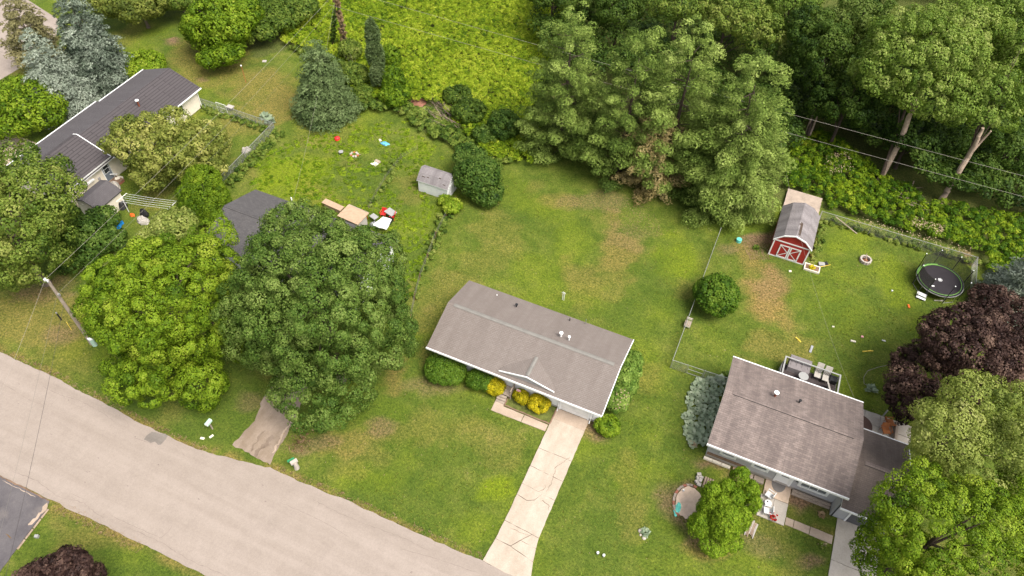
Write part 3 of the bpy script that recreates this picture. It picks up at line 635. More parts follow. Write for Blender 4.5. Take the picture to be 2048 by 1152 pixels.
# main driveway: cracked concrete slabs
def thing_structure(name, loc):
    o = bpy.data.objects.new(name, None); o.location = loc; link(o); ORG[o.name] = tuple(loc); o['kind'] = 'structure'; return o
dw = thing_structure('concrete_driveway', (-6.5, 24, 0))
def slabs(parent, quads, mat, z1=.07, gap=.025, name='slab', amp=.02):
    for q in quads:
        cx = sum(p[0] for p in q)/len(q); cy = sum(p[1] for p in q)/len(q)
        pts = []
        for p in q:
            dx, dy = cx-p[0], cy-p[1]; l = math.hypot(dx, dy); pts.append((p[0]+dx/l*gap, p[1]+dy/l*gap))
        mb = MB(); mb.prism(jag(pts, amp, .35), -.05, z1 + random.uniform(-.004, .004)); mb.build(name, mat, parent)
xl, xr = lambda y: -8.0 if y > 19.8 else -8.0 - (19.8-y)*.08, lambda y: -5.12 if y > 19.8 else -5.12 + (19.8-y)*.24
ybr = [31.02, 29.95, 26.95, 25.15, 23.5, 22.55, 20.1, 18.55, 16.75]
def row(ya, yb, ta=0, tb=0): return [(xl(yb), yb+tb), (xr(yb), yb-tb), (xr(ya), ya-ta), (xl(ya), ya+ta)]
slabs(dw, [row(31.02, 29.95)], 'concrete_worn', .06)
slabs(dw, [row(29.95, 26.95), row(26.95, 25.15, 0, .1), [(-8, 25.25), (-5.12, 25.05), (-5.12, 23.35), (-8, 23.62)]], 'concrete', .075)
slabs(dw, [[(-8, 23.62), (-6.2, 23.48), (-6.55, 22.75), (-7.1, 22.45), (-8, 22.62)], [(-6.2, 23.48), (-5.12, 23.35), (-5.12, 20.15), (-8, 20.35), (-8, 22.62), (-7.1, 22.45), (-6.55, 22.75)]], 'concrete', .075)
slabs(dw, [[(-8, 20.35), (-5.7, 20.2), (-6.3, 19.45), (-6.8, 18.75), (-8.05, 18.8)], [(-5.7, 20.2), (-5.12, 20.15), (-5.0, 19.35), (-6.3, 19.45)], [(-6.3, 19.45), (-5.0, 19.35), (xr(18.55), 18.35), (-6.8, 18.75)]], 'concrete', .072)
slabs(dw, [[(-8.05, 18.8), (-6.8, 18.75), (xr(18.55), 18.35), (xr(17.0), 16.95), (-6.4, 16.8), (xl(16.9), 16.95)]], 'concrete', .072)
for ps, w in (([(1108, 940), (1118, 930), (1140, 915)], .03), ([(1091, 970), (1088, 980), (1075, 984)], .05), ([(1083, 1000), (1096, 1010), (1098, 1022)], .045), ([(1018, 1056), (1048, 1068), (1062, 1072)], .03), ([(1110, 940), (1104, 965), (1092, 985)], .03)):
    ribbon('crack', u2(*ps), w, .082, 'crack', dw, .06, .15)
sw = MB(); sw.box(-7.97, -5.15, 16.9, 31.0, -.06, .035); sw.build('seam_bed', 'crack', dw)
# front walk
fw = thing_structure('front_walk', (-10.5, 28.9, 0))
slabs(fw, [[(-12.98, 29.62), (-12.15, 29.62), (-12.15, 29.26), (-10.2, 29.24), (-10.2, 28.52), (-12.95, 28.5)], [(-10.2, 29.24), (-8.05, 29.2), (-8.05, 28.55), (-10.2, 28.52)]], 'concrete_worn', .065)
# neighbour's porch slabs, walk and drive
nw = thing_structure('porch_slabs', (10.3, 30.5, 0))
slabs(nw, [[(9.35, 32.0), (11.35, 32.0), (11.35, 30.6), (9.35, 30.6)]], 'sand', .09)
slabs(nw, [[(9.25, 30.6), (10.3, 30.6), (10.3, 28.7), (9.25, 28.7)], [(10.3, 30.6), (11.35, 30.6), (11.35, 28.7), (10.3, 28.7)]], 'concrete_grey', .09, name='slab')
nk = thing_structure('side_walk', (13, 29.2, 0))
slabs(nk, [[(11.38, 29.5), (12.0, 29.5), (12.0, 28.85), (11.38, 28.85)], [(12.0, 29.5), (13.2, 29.5), (13.2, 28.83), (12.0, 28.85)], [(13.2, 29.5), (14.9, 29.5), (14.9, 28.8), (13.2, 28.83)]], 'concrete_worn', .07)
nd = thing_structure('grey_driveway', (16.4, 26, 0))
slabs(nd, [[(14.98, 31.1), (18.2, 31.1), (18.2, 27.6), (14.98, 27.6)], [(14.98, 27.6), (18.2, 27.6), (18.2, 23.5), (14.98, 23.5)], [(14.98, 23.5), (18.2, 23.5), (18.2, 17.2), (14.98, 17.2)]], 'concrete_grey', .075)
np_ = thing_structure('back_patio', (16.7, 40, 0))
slabs(np_, [[(x, y), (x+1.25, y), (x+1.25, y+1.25), (x, y+1.25)] for x in (14.6, 15.85, 17.1, 18.35) for y in (38.1, 39.35, 40.6)], 'concrete_grey', .085)
fr_ = MB(); fr_.disc((15.6, 40.2), .98, .09, .105, 26); props(fr_.build('patio_rug', 'rug_brown'), 'round dark brown rug on the back patio slabs', 'rug')
dm = MB(); dm.prism([(10.35 + .55*math.cos(a), 32.0 - abs(.78*math.sin(a))) for a in [math.pi*i/14 for i in range(15)]][::-1], .092, .105); props(dm.build('door_mat', 'rug_grey'), 'half round grey mat at the grey house front door', 'mat')
# ---------------------------------------------------------------- buildings
def fbox(mb, face, at, a0, a1, z0, z1, d0, d1, mi=0):
    """box on a wall: a0..a1 along it, d0..d1 outwards from the wall plane"""
    if face == 'front': mb.box(a0, a1, at-d1, at-d0, z0, z1, mi)
    elif face == 'back': mb.box(a0, a1, at+d0, at+d1, z0, z1, mi)
    elif face == 'right': mb.box(at+d0, at+d1, a0, a1, z0, z1, mi)
    else: mb.box(at-d1, at-d0, a0, a1, z0, z1, mi)
    return mb
def window(parent, face, at, a0, a1, z0, z1, trim='white_paint', pane='glass', cols=1, rows=1, t=.09, sill=True, label=None):
    m = MB()
    fbox(m, face, at, a0-t, a0, z0-t, z1+t, .003, .05); fbox(m, face, at, a1, a1+t, z0-t, z1+t, .003, .05)
    fbox(m, face, at, a0, a1, z1, z1+t, .003, .05); fbox(m, face, at, a0, a1, z0-t, z0, .003, .07 if sill else .05)
    w = m.build('window', trim, parent)
    if label: w['label'] = label
    p = MB(); cw = (a1-a0)/cols; rh = (z1-z0)/rows
    for i in range(cols):
        for j in range(rows):
            q = MB(); fbox(q, face, at, a0+i*cw+.02, a0+(i+1)*cw-.02, z0+j*rh+.02, z0+(j+1)*rh-.02, .002, .018); q.build('pane', pane, w)
    if cols > 1 or rows > 1:
        g = MB()
        for i in range(1, cols): fbox(g, face, at, a0+i*cw-.02, a0+i*cw+.02, z0, z1, .004, .04)
        for j in range(1, rows): fbox(g, face, at, a0, a1, z0+j*rh-.018, z0+j*rh+.018, .005, .036)
        g.build('glazing_bar', trim, w)
    return w
def door(parent, face, at, a0, a1, z0, z1, mat, trim='white_paint', knob=True, light=False):
    m = MB(); fbox(m, face, at, a0, a1, z0, z1, .002, .03); d = m.build('door', mat, parent)
    f = MB(); fbox(f, face, at, a0-.08, a0, z0, z1+.08, .003, .06); fbox(f, face, at, a1, a1+.08, z0, z1+.08, .003, .06); fbox(f, face, at, a0, a1, z1, z1+.08, .003, .06); f.build('frame', trim, d)
    if light:
        l = MB(); fbox(l, face, at, a0+.14, a1-.14, z0+.95, z1-.14, .03, .045); l.build('pane', 'glass', d)
        g = MB(); fbox(g, face, at, a0+.10, a0+.14, z0+.91, z1-.1, .031, .06); fbox(g, face, at, a1-.14, a1-.10, z0+.91, z1-.1, .031, .06); fbox(g, face, at, a0+.14, a1-.14, z0+.91, z0+.95, .031, .06); fbox(g, face, at, a0+.14, a1-.14, z1-.14, z1-.1, .031, .06)
        fbox(g, face, at, a0+.14, a1-.14, (z0+z1)/2+.4, (z0+z1)/2+.44, .046, .06); g.build('glazing_bar', trim, d)
    if knob:
        k = MB(); fbox(k, face, at, a1-.16, a1-.10, z0+.98, z0+1.04, .031, .09); k.build('handle', 'galvanised', d)
    return d
def gable_roof(parent, axis, a0, a1, t0, tr, t1, e, rz, mat, trim='white_paint', th=.14, rake=True, eaves=(True, True), rakes=(True, True), fw=.16, e1=None):
    e1 = e if e1 is None else e1
    m = MB(); m.profile(axis, [(t0, e), (tr, rz), (t1, e1), (t1, e1-th), (tr, rz-th*1.1), (t0, e-th)], a0, a1, top={0, 1})
    r = m.build('roof', [mat, trim], parent)
    P = (lambda a, t, z: (a, t, z)) if axis == 'x' else (lambda a, t, z: (t, a, z))
    def bx(mb, aa0, aa1, tt0, tt1, z0, z1):
        (mb.box(aa0, aa1, tt0, tt1, z0, z1) if axis == 'x' else mb.box(tt0, tt1, aa0, aa1, z0, z1))
    for k, (t, s, ez) in enumerate(((t0, -1, e), (t1, 1, e1))):
        if eaves[k]:
            f = MB(); bx(f, a0-.02, a1+.02, min(t+s*.002, t+s*.09), max(t+s*.002, t+s*.09), ez-fw, ez+.015); f.build('eave_board', trim, r)
    if rake:
        for k, (a, s) in enumerate(((a0, -1), (a1, 1))):
            if not rakes[k]: continue
            f = MB(); x0, x1 = sorted((a+s*.002, a+s*.07))
            for (ta, za, tb, zb) in ((t0, e, tr, rz), (tr, rz, t1, e1)):
                f.face([P(x0, ta, za+.02), P(x1, ta, za+.02), P(x1, tb, zb+.02), P(x0, tb, zb+.02)]); f.face([P(x0, ta, za-fw), P(x1, ta, za-fw), P(x1, tb, zb-fw), P(x0, tb, zb-fw)])
                for x in (x0, x1): f.face([P(x, ta, za-fw), P(x, tb, zb-fw), P(x, tb, zb+.02), P(x, ta, za+.02)])
            f.build('rake_board', trim, r)
    return r
def body(parent, axis, a0, a1, t0, tr, t1, z0, e, rz, mat, name='wall'):
    m = MB(); m.profile(axis, [(t0, z0), (t0, e), (tr, rz), (t1, e), (t1, z0)], a0, a1, mi_side=0); return m.build(name, mat, parent)
def pipe(parent, p, h, r, mat, cap=None, name='vent_pipe', capr=None):
    m = MB(); m.tube([p, (p[0], p[1], p[2]+h)], r, 8); o = m.build(name, mat, parent)
    if cap: c = MB(); c.disc(p, (capr or r*1.5), p[2]+h+.002, p[2]+h+.07, 12); c.build('cap', cap, o)
    return o
def ridge_strip(parent, axis, a0, a1, t, z, w=.17, mat='vent_metal', slope=.34):
    m = MB(); m.profile(axis, [(t-w, z-w*slope-.02), (t-w, z-w*slope+.05), (t, z+.06), (t+w, z-w*slope+.05), (t+w, z-w*slope-.02)], a0, a1, mi_side=0)
    return m.build('ridge_vent', mat, parent)
# --- white ranch house
H = thing('ranch_house', 'white ranch house with tan shingle roof, small front gable and attached garage', 'house', (-12, 34.4, 0))
body(H, 'x', -19.5, -4.42, 31.05, 34.4, 37.75, .3, 2.62, 3.78, 'siding_white')
m = MB(); m.box(-19.46, -4.46, 31.09, 37.71, -.05, .3); m.build('foundation', 'concrete_grey', H)
R1 = gable_roof(H, 'x', -19.78, -4.12, 30.3, 34.4, 38.5, 2.7, 4.1, 'shingle_tan', eaves=(True, False), rakes=(False, True))
ridge_strip(R1, 'x', -19.2, -4.65, 34.4, 4.1)
# cross gable over the entrance: its slopes run into the main roof
m = MB(); zf, ze, yf, yb = 3.55, 2.93, 30.62, 32.82
slope = (4.1-2.7)/4.1; mz = lambda y: 2.7 + (y-30.3)*slope
for x0, x1 in ((-13.15, -10.75), (-8.35, -10.75)):
    L = math.hypot(x1-x0, zf-ze); yv = 30.3 + (ze-2.7)/slope
    q = [(x0, yf, ze), (x1, yf, zf), (x1, yb, zf+.004), (x0, yv+.05, ze+.004)]
    if x0 > x1: q = q[::-1]
    uvs = {(x0, yf): (yf, 0), (x1, yf): (yf, L), (x1, yb): (yb, L), (x0, yv+.05): (yv, 0)}
    m.face(q, [uvs[(p[0], p[1])] for p in q])
    q2 = [(p[0], p[1], p[2]-.1) for p in q][::-1]; m.face(q2)
m.build('entrance_gable', 'shingle_tan', R1)
m = MB()
for x0, x1 in ((-13.2, -10.75), (-8.3, -10.75)):
    for ya, yb_ in ((yf-.07, yf-.002),):
        m.face([(x0, ya, ze-.1), (x1, ya, zf-.1), (x1, ya, zf+.03), (x0, ya, ze+.03)]); m.face([(x0, yb_, ze-.1), (x1, yb_, zf-.1), (x1, yb_, zf+.03), (x0, yb_, ze+.03)])
        m.face([(x0, ya, ze+.03), (x0, yb_, ze+.03), (x1, yb_, zf+.03), (x1, ya, zf+.03)]); m.face([(x0, ya, ze-.1), (x0, yb_, ze-.1), (x1, yb_, zf-.1), (x1, ya, zf-.1)])
m.build('gable_board', 'white_paint', R1)
m = MB(); m.face([(-13.0, yf+.02, mz(yf)), (-8.5, yf+.02, mz(yf)), (-8.5, yf+.02, ze-.02), (-10.75, yf+.02, zf-.03), (-13.0, yf+.02, ze-.02)]); m.build('gable_face', 'grey_trim', R1)
m = MB(); m.profile('y', [(-10.9, zf-.03), (-10.9, zf+.03), (-10.75, zf+.07), (-10.6, zf+.03), (-10.6, zf-.03)], yf+.1, yb-.1, mi_side=0); m.build('ridge_vent', 'vent_metal', R1)
for (px, py, h, r, mat, cap, cr_) in ((1033, 613, .35, .06, 'black_plastic', 'black_plastic', .13), (1140, 637, .35, .05, 'black_plastic', None, 0), (1172, 642, .7, .025, 'galvanised', None, 0), (994, 587, .12, .05, 'white_paint', None, 0)):
    p = U(px, py, 3.2); z = 2.7 + (38.5-p[1])*slope; pipe(R1, (p[0], p[1], z-.05), h, r, mat, cap, capr=cr_ or None)
for (px, py, r) in ((1122, 671, .11), (1138, 679, .08)):
    p = U(px, py, 3.9); z = 2.7 + (38.5-p[1])*slope; pipe(R1, (p[0], p[1], z-.05), .5, r*.8, 'white_paint', 'porcelain', 'flue', r*1.5)
W = 31.05
door(H, 'front', W, -12.05, -11.25, .62, 2.5, 'white_paint')
window(H, 'front', W, -12.95, -12.35, 1.25, 2.2)
w = window(H, 'front', W, -11.0, -8.55, 1.3, 2.35, cols=5)
m = MB(); fbox(m, 'front', W, -7.7, -5.3, .1, 2.3, .002, .04); g = m.build('garage_door', 'garage_panel', H)
m = MB(); fbox(m, 'front', W, -7.82, -7.7, .05, 2.42, .003, .07); fbox(m, 'front', W, -5.3, -5.18, .05, 2.42, .003, .07); fbox(m, 'front', W, -7.7, -5.3, 2.3, 2.42, .003, .07); m.build('frame', 'white_paint', g)
for x in (-7.9, -5.05):
    m = MB(); m.tube([(x, W-.09, 2.55), (x, W-.09, .12), (x, W-.35, .06)], .045, 6); m.build('downspout', 'white_paint', H)
m = MB(); m.tube([(-4.9, W-.035, .7), (-4.9, W-.035, 1.9)], .02, 5); m.build('meter_pipe', 'grey_trim', H)
# front steps: timber landing with treads and rail
S = thing('timber_steps', 'weathered timber landing and steps at the white house entrance', 'steps', (-12.5, 30.3, 0))
for i in range(5): m = MB(); m.box(-13.0, -11.95, 31.02-.19*(i+1)+.012, 31.02-.19*i, .46, .5); m.build('deck_board', 'wood_weathered', S)
for i in range(3):
    z = .5-.125*(i+1); y = 31.02-.95-.2*i
    m = MB(); m.box(-12.95, -12.15, y-.24, y-.003, z-.04, z); m.build('tread', 'wood_weathered', S); m = MB(); m.box(-12.9, -12.2, y-.03, y-.004, z-.13, z-.042); m.build('riser', 'wood_brown', S)
for x in (-12.97, -12.05): m = MB(); m.box(x, x+.07, 30.1, 31.0, 0, .455); m.build('stringer', 'wood_brown', S)
for x, y in ((-11.93, 30.15), (-11.93, 30.95)): m = MB(); m.box(x, x+.08, y-.04, y+.04, 0, 1.25); m.build('post', 'wood_weathered', S)
m = MB(); m.box(-11.94, -11.84, 30.11, 30.99, 1.25, 1.29); m.build('handrail', 'wood_weathered', S)
for i in range(5): m = MB(); m.box(-11.90, -11.87, 30.25+i*.14, 30.29+i*.14, .5, 1.25); m.build('baluster', 'wood_weathered', S)
B = thing('planting_bed', 'front garden bed edged with dark split logs', 'garden bed', (-10, 30, 0))
m = MB(); m.prism(jag([(-12.1, 30.0), (-11.85, 30.98), (-7.95, 30.98), (-7.95, 29.35), (-12.1, 29.35)], .03), -.02, .05);
simple('bed_grass', (.10, .115, .025), .95, .5, 2.2, 14, .9); m.build('bed_soil', 'bed_grass', B)
for (x0, y0, x1, y1, n) in ((-12.15, 29.38, -8.0, 29.32, 6), (-7.98, 29.36, -7.98, 30.95, 3), (-12.12, 29.45, -12.12, 30.05, 1)):
    for i in range(n):
        a, b_ = i/n, (i+1)/n; p, q = (x0+(x1-x0)*a, y0+(y1-y0)*a), (x0+(x1-x0)*b_, y0+(y1-y0)*b_)
        m = MB(); m.tube([(p[0], p[1], .07), ((p[0]+q[0])/2, (p[1]+q[1])/2 + random.uniform(-.03, .03), .09), (q[0], q[1], .07)], [.06, .075, .055], 6); m.build('edging_log', 'wood_brown', B)
ft = thing('garden_flag', 'pink and white garden flag beside the front steps', 'flag', (-11.55, 30.6, 0))
m = MB(); m.tube([(-11.55, 30.6, 0), (-11.55, 30.6, 1.25), (-11.2, 30.6, 1.25)], .012, 5); m.build('pole', 'white_paint', ft)
m = MB()
for i in range(4): m.face([(-11.53+i*.09, 30.6+.02*(i % 2), 1.23), (-11.44+i*.09, 30.6+.02*((i+1) % 2), 1.23), (-11.42+i*.09, 30.57+.03*((i+1) % 2), .72), (-11.51+i*.09, 30.57+.03*(i % 2), .72)])
m.build('cloth', 'flower_pink', ft)

# --- grey neighbour house with garage wing
G = thing('grey_house', 'grey house with speckled brown roof, back deck and low garage wing', 'house', (9.5, 35.4, 0))
body(G, 'x', 4.42, 14.35, 31.95, 35.45, 39.25, .45, 3.12, 4.42, 'siding_grey')
m = MB(); m.box(4.46, 14.31, 31.99, 39.2, -.05, .45); m.build('foundation', 'concrete_grey', G)
R2 = gable_roof(G, 'x', 4.1, 14.65, 31.05, 35.45, 39.9, 3.3, 4.7, 'shingle_mixed', fw=.2, rakes=(False, False))
m = MB(); m.profile('x', [(35.45-.2, 4.62), (35.45-.2, 4.68), (35.45, 4.74), (35.65, 4.68), (35.65, 4.62)], 4.75, 13.95, mi_side=0); m.build('ridge_vent', 'shingle_mixed', R2)
m = MB(); m.box(4.75, 13.95, 35.23, 35.246, 4.60, 4.685); m.build('vent_painted_shadow', 'black_plastic', R2)  # black strip painted in as the shade along the vent's front edge
sl2 = 1.4/4.42
p = U(1559, 778, 5.0); z = 3.3 + (39.9-p[1])*sl2; pipe(R2, (p[0]-.1, p[1]-.3, z), .6, .09, 'rust', 'porcelain', 'flue', .2)
p = U(1600, 802, 4.4); z = 3.3 + (39.9-p[1])*sl2; pipe(R2, (p[0], p[1], z-.05), .3, .07, 'black_plastic', 'black_plastic', 'vent_pipe', .12)
WG = 31.95
# white framed windows (trim 20 cm wide)
for a0, a1, z0, z1, cols in ((5.55, 6.45, 1.35, 2.2, 1), (8.05, 9.0, 1.3, 2.2, 1), (11.7, 13.55, 1.15, 2.35, 3)): window(G, 'front', WG, a0, a1, z0, z1, cols=cols, t=.2, pane='glass_pale')
d = door(G, 'front', WG, 10.0, 10.85, .5, 2.6, 'white_paint', light=True); m = MB(); fbox(m, 'front', WG, 9.78, 9.92, .45, 2.85, .003, .1); fbox(m, 'front', WG, 10.93, 11.07, .45, 2.85, .003, .1); m.build('surround', 'white_paint', d)
m = MB(); fbox(m, 'front', WG, 11.25, 11.4, 1.5, 2.1, .003, .12); m.build('mailbox', 'black_plastic', G)
m = MB(); fbox(m, 'front', WG, 4.5, 7.6, .48, .8, .003, .06); m.build('lattice_skirt', 'wood_brown', G)
m = MB(); m.box(14.35, 14.37, 31.0, 31.95, .3, 2.4); m.build('corner_wall', 'siding_grey', G)
body(G, 'x', 14.38, 18.3, 31.1, 34.3, 37.6, 0, 2.35, 3.3, 'siding_grey', 'garage_wall')
R3 = gable_roof(G, 'x', 14.42, 18.6, 30.55, 34.3, 38.05, 2.5, 3.6, 'shingle_brown', fw=.16, rakes=(False, True))
m = MB(); m.profile('x', [(34.12, 3.53), (34.12, 3.59), (34.3, 3.65), (34.48, 3.59), (34.48, 3.53)], 15.3, 17.8, mi_side=0); m.build('ridge_vent', 'shingle_mixed', R3)
m = MB(); m.box(15.3, 17.8, 34.10, 34.115, 3.51, 3.585); m.build('vent_painted_shadow', 'black_plastic', R3)  # garage ridge: shade line below the vent put in as a black strip
m = MB(); fbox(m, 'front', 31.1, 15.55, 18.05, .1, 2.15, .002, .04); g2 = m.build('garage_door', 'garage_dark', G)
m = MB(); fbox(m, 'front', 31.1, 15.43, 15.55, .05, 2.27, .003, .08); fbox(m, 'front', 31.1, 15.55, 18.05, 2.15, 2.27, .003, .08); m.build('frame', 'white_paint', g2)
m = MB(); m.tube([(14.5, 31.0, 2.3), (14.5, 31.0, .1)], .045, 6); m.build('downspout', 'black_plastic', G)
# timber landscape borders in front of it
T = thing('timber_border', 'tan timber border boards below the grey house windows', 'border', (12.5, 31.3, 0))
for i, (y0, y1, z) in enumerate(((31.68, 31.85, .34), (31.5, 31.66, .2))): m = MB(); m.box(11.4, 14.3, y0, y1, 0, z); m.build('beam', 'wood_deck', T)
T2 = thing('retaining_blocks', 'cream concrete block edging along the grey house corner', 'edging', (5.4, 31.7, 0))
for i in range(3): m = MB(); m.box(4.4+i*.72, 5.09+i*.72, 31.6, 31.8, 0, .22); m.build('block', 'cream_paint', T2)
T3 = thing('wood_crates', 'low tan timber boxes beside the cream block edging', 'planter', (7.3, 31.6, 0))
for i, mt in enumerate(('wood_pine', 'wood_deck', 'wood_deck')): m = MB(); m.box(6.75+i*.85, 7.52+i*.85, 31.45-.03*i, 31.85, 0, .2); m.build('crate', mt, T3)
# back deck
D = thing('back_deck', 'raised dark deck with pale railing behind the grey house', 'deck', (10.7, 41.3, 0))
m = MB()
for i in range(31): m.box(8.4+i*.148, 8.4+i*.148+.138, 39.27, 43.1, .72, .75)
o = m.build('deck_boards', 'dark_composite', D); o['kind'] = 'stuff'
m = MB(); m.box(8.4, 13.0, 43.12, 43.16, .5, .74); m.box(8.36, 8.4, 39.3, 43.16, .5, .74); m.box(13.0, 13.04, 41.2, 43.16, .5, .74); m.build('fascia', 'grey_trim', D)
for (x, y) in ((8.42, 43.1), (9.95, 43.1), (11.45, 43.1), (12.98, 43.1), (12.98, 41.2), (8.42, 41.2)): m = MB(); m.box(x-.05, x+.05, y-.05, y+.05, 0, 1.76); m.build('post', 'light_grey_plastic', D)
for (x0, x1, y0, y1) in ((8.34, 13.06, 43.05, 43.17), (8.34, 8.46, 39.95, 43.05), (12.94, 13.06, 41.1, 43.05)): m = MB(); m.box(x0, x1, y0, y1, 1.76, 1.8); m.build('rail_cap', 'light_grey_plastic', D)
m = MB()
for i in range(36): m.box(8.55+i*.125, 8.57+i*.125, 43.09, 43.11, .76, 1.755)
for i in range(14): m.box(8.41, 8.43, 41.3+i*.13, 41.32+i*.13, .76, 1.755); m.box(12.97, 12.99, 41.3+i*.13, 41.32+i*.13, .76, 1.755)
m.build('balusters', 'black_plastic', D)
m = MB(); m.box(8.34, 8.36, 39.9, 43.1, 0, .5); m.build('skirt', 'light_grey_plastic', D)
ds = thing('deck_stairs', 'weathered timber stairs descending from the deck corner', 'steps', (13.6, 40.6, 0))
for i in range(4): m = MB(); m.box(13.06+i*.27, 13.31+i*.27, 39.95, 41.0, .56-i*.16, .6-i*.16); m.build('tread', 'wood_weathered', ds)
for y in (39.95, 41.02): m = MB(); m.tube([(13.0, y, .7), (14.2, y, .05)], .05, 4); m.build('stringer', 'wood_weathered', ds)
# --- dark roofed house, top left
L = thing('long_house', 'long cream house with dark brown shingle roof at the upper left', 'house', (-64.5, 43, 0))
body(L, 'y', 31.9, 51.25, -68.9, -64.6, -61.15, .1, 2.55, 3.95, 'siding_cream')
m = MB(); m.profile('y', [(-69.0, 2.65), (-64.6, 4.15), (-60.7, 2.65), (-60.7, 2.52), (-64.6, 4.0), (-69.0, 2.52)], 44.6, 51.6, top={0, 1}); r_ = m.build('roof', ['shingle_smooth', 'white_paint'], L)
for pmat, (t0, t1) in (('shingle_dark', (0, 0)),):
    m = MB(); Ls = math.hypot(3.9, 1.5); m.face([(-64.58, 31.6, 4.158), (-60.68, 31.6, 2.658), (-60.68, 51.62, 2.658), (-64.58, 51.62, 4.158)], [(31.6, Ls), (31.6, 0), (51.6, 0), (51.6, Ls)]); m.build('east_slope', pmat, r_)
m = MB(); m.profile('y', [(-69.5, 2.5), (-64.6, 4.15), (-60.7, 2.65), (-60.7, 2.52), (-64.6, 4.0), (-69.5, 2.37)], 31.6, 44.59, top={0, 1}); m.build('lower_roof', ['shingle_smooth', 'white_paint'], L)
for (x, y0, y1, z) in ((-69.08, 44.6, 51.62, 2.55), (-69.58, 31.6, 44.6, 2.4), (-60.62, 37.75, 51.62, 2.55)): m = MB(); m.box(x-.05, x+.05, y0, y1, z, z+.12); m.build('gutter', 'white_paint', r_)
m = MB(); Lb = math.hypot(3.75, 1.55)
prof = [(-65.1, 4.25), (-64.45, 4.45), (-60.75, 2.92), (-60.75, 2.76), (-64.45, 4.25), (-65.1, 4.0)]
m.profile('y', prof, 31.55, 37.65, top={0, 1}); rb = m.build('porch_roof', ['shingle_dark', 'white_paint'], L)
m = MB()
for (ta, za, tb, zb) in ((-65.1, 4.25, -64.45, 4.45), (-64.45, 4.45, -60.7, 2.9)):
    m.face([(ta, 37.66, za-.12), (tb, 37.66, zb-.12), (tb, 37.66, zb+.05), (ta, 37.66, za+.05)]); m.face([(ta, 37.74, za-.12), (tb, 37.74, zb-.12), (tb, 37.74, zb+.05), (ta, 37.74, za+.05)]); m.face([(ta, 37.66, za+.05), (tb, 37.66, zb+.05), (tb, 37.74, zb+.05), (ta, 37.74, za+.05)])
m.build('rake_board', 'white_paint', rb)
p = U(274, 202, 4.3); pipe(r_, (p[0], p[1], 3.6), .75, .09, 'rust', 'porcelain', 'flue', .2)
WL = -61.15
window(L, 'right', WL, 47.3, 48.6, 1.2, 2.1); window(L, 'right', WL, 42.0, 43.4, 1.2, 2.1)
door(L, 'right', WL, 36.35, 37.25, .35, 2.4, 'door_slate', light=True)
m = MB(); fbox(m, 'right', WL, 33.9, 35.0, 1.75, 1.9, .003, .25); m.build('awning_roll', 'white_paint', L)
m = MB(); fbox(m, 'right', WL, 35.5, 35.75, .8, 1.5, .003, .1); m.build('meter_box', 'grey_trim', L)
m = MB(); m.tube([(-61.05, 51.2, 2.5), (-61.05, 51.2, .15), (-60.7, 51.3, .08)], .05, 6); m.build('downspout', 'white_paint', L)
st = thing('back_stoop', 'small wooden stoop under the slate door', 'steps', (-60.5, 36.8, 0))
for i in range(8): m = MB(); m.box(-61.1, -60.0, 36.1+i*.17, 36.26+i*.17, .28, .32); m.build('board', 'wood_brown', st)
m = MB(); m.box(-60.05, -60.0, 36.1, 37.4, 0, .28); m.build('skirt', 'brick_red', st)
# cream garden shed beside it
sh = thing('cream_shed', 'cream garden shed with grey shingle roof beside the dark roofed house', 'shed', (-58.9, 33.2, 0))
prof = [(-60.3, 1.85), (-59.75, 2.28), (-58.75, 2.62), (-57.75, 2.28), (-57.2, 1.85)]
m = MB(); m.profile('y', prof + [(-57.2, 1.77), (-57.75, 2.19), (-58.75, 2.52), (-59.75, 2.19), (-60.3, 1.77)], 31.6, 34.9, top={0, 1, 2, 3}); m.build('roof', ['shingle_smooth', 'black_plastic'], sh)
m = MB(); m.profile('y', [(-60.15, 0), (-60.15, 1.78), (-59.7, 2.15), (-58.75, 2.48), (-57.8, 2.15), (-57.35, 1.78), (-57.35, 0)], 31.8, 34.7, mi_side=0); m.build('wall', 'siding_cream', sh)
m = MB(); m.box(-59.6, -58.0, 31.76, 31.797, .1, 1.7); m.build('door', 'cream_paint', sh)

# --- middle house, mostly under the maples
K = thing('charcoal_roof_house', 'house with charcoal shingle roof half hidden by the maples', 'house', (-36.5, 36, 0))
body(K, 'x', -44.2, -28.4, 32.2, 35.9, 39.5, 0, 2.55, 3.9, 'siding_white')
R4 = gable_roof(K, 'x', -44.5, -28.1, 31.6, 35.9, 40.15, 2.7, 4.15, 'shingle_charcoal', rakes=(False, True), eaves=(False, False))
ridge_strip(R4, 'x', -44.4, -28.6, 35.9, 4.15, mat='shingle_charcoal')
p = U(584, 402, 3.2); pipe(R4, (p[0], p[1], 2.9), .75, .06, 'white_paint')

# --- gambrel sheds
def gambrel(parent, axis, a0, a1, c, hw, e, br, bz, rz, roofmat, wall, trim, over=.12, z0=0.0):
    ro = [(c-hw-over, e-.1), (c-br, bz), (c, rz), (c+br, bz), (c+hw+over, e-.1)]
    ins = [(c+hw+over, e-.18), (c+br, bz-.09), (c, rz-.09), (c-br, bz-.09), (c-hw-over, e-.18)]
    m = MB(); m.profile(axis, ro + ins, a0-over, a1+over, top={0, 1, 2, 3}); r = m.build('roof', [roofmat, trim], parent)
    m = MB(); m.profile(axis, [(c-hw, z0), (c-hw, e-.1), (c-br+.03, bz-.11), (c, rz-.11), (c+br-.03, bz-.11), (c+hw, e-.1), (c+hw, z0)], a0, a1, mi_side=0); w = m.build('wall', wall, parent)
    return r, w
bn = thing('red_barn_shed', 'red barn shaped shed with white cross braced doors', 'shed', (6.5, 58.9, 0))
gambrel(bn, 'y', 56.55, 61.5, 6.48, 1.76, 2.35, 1.05, 3.05, 3.42, 'shingle_grey', 'barn_red', 'white_paint')
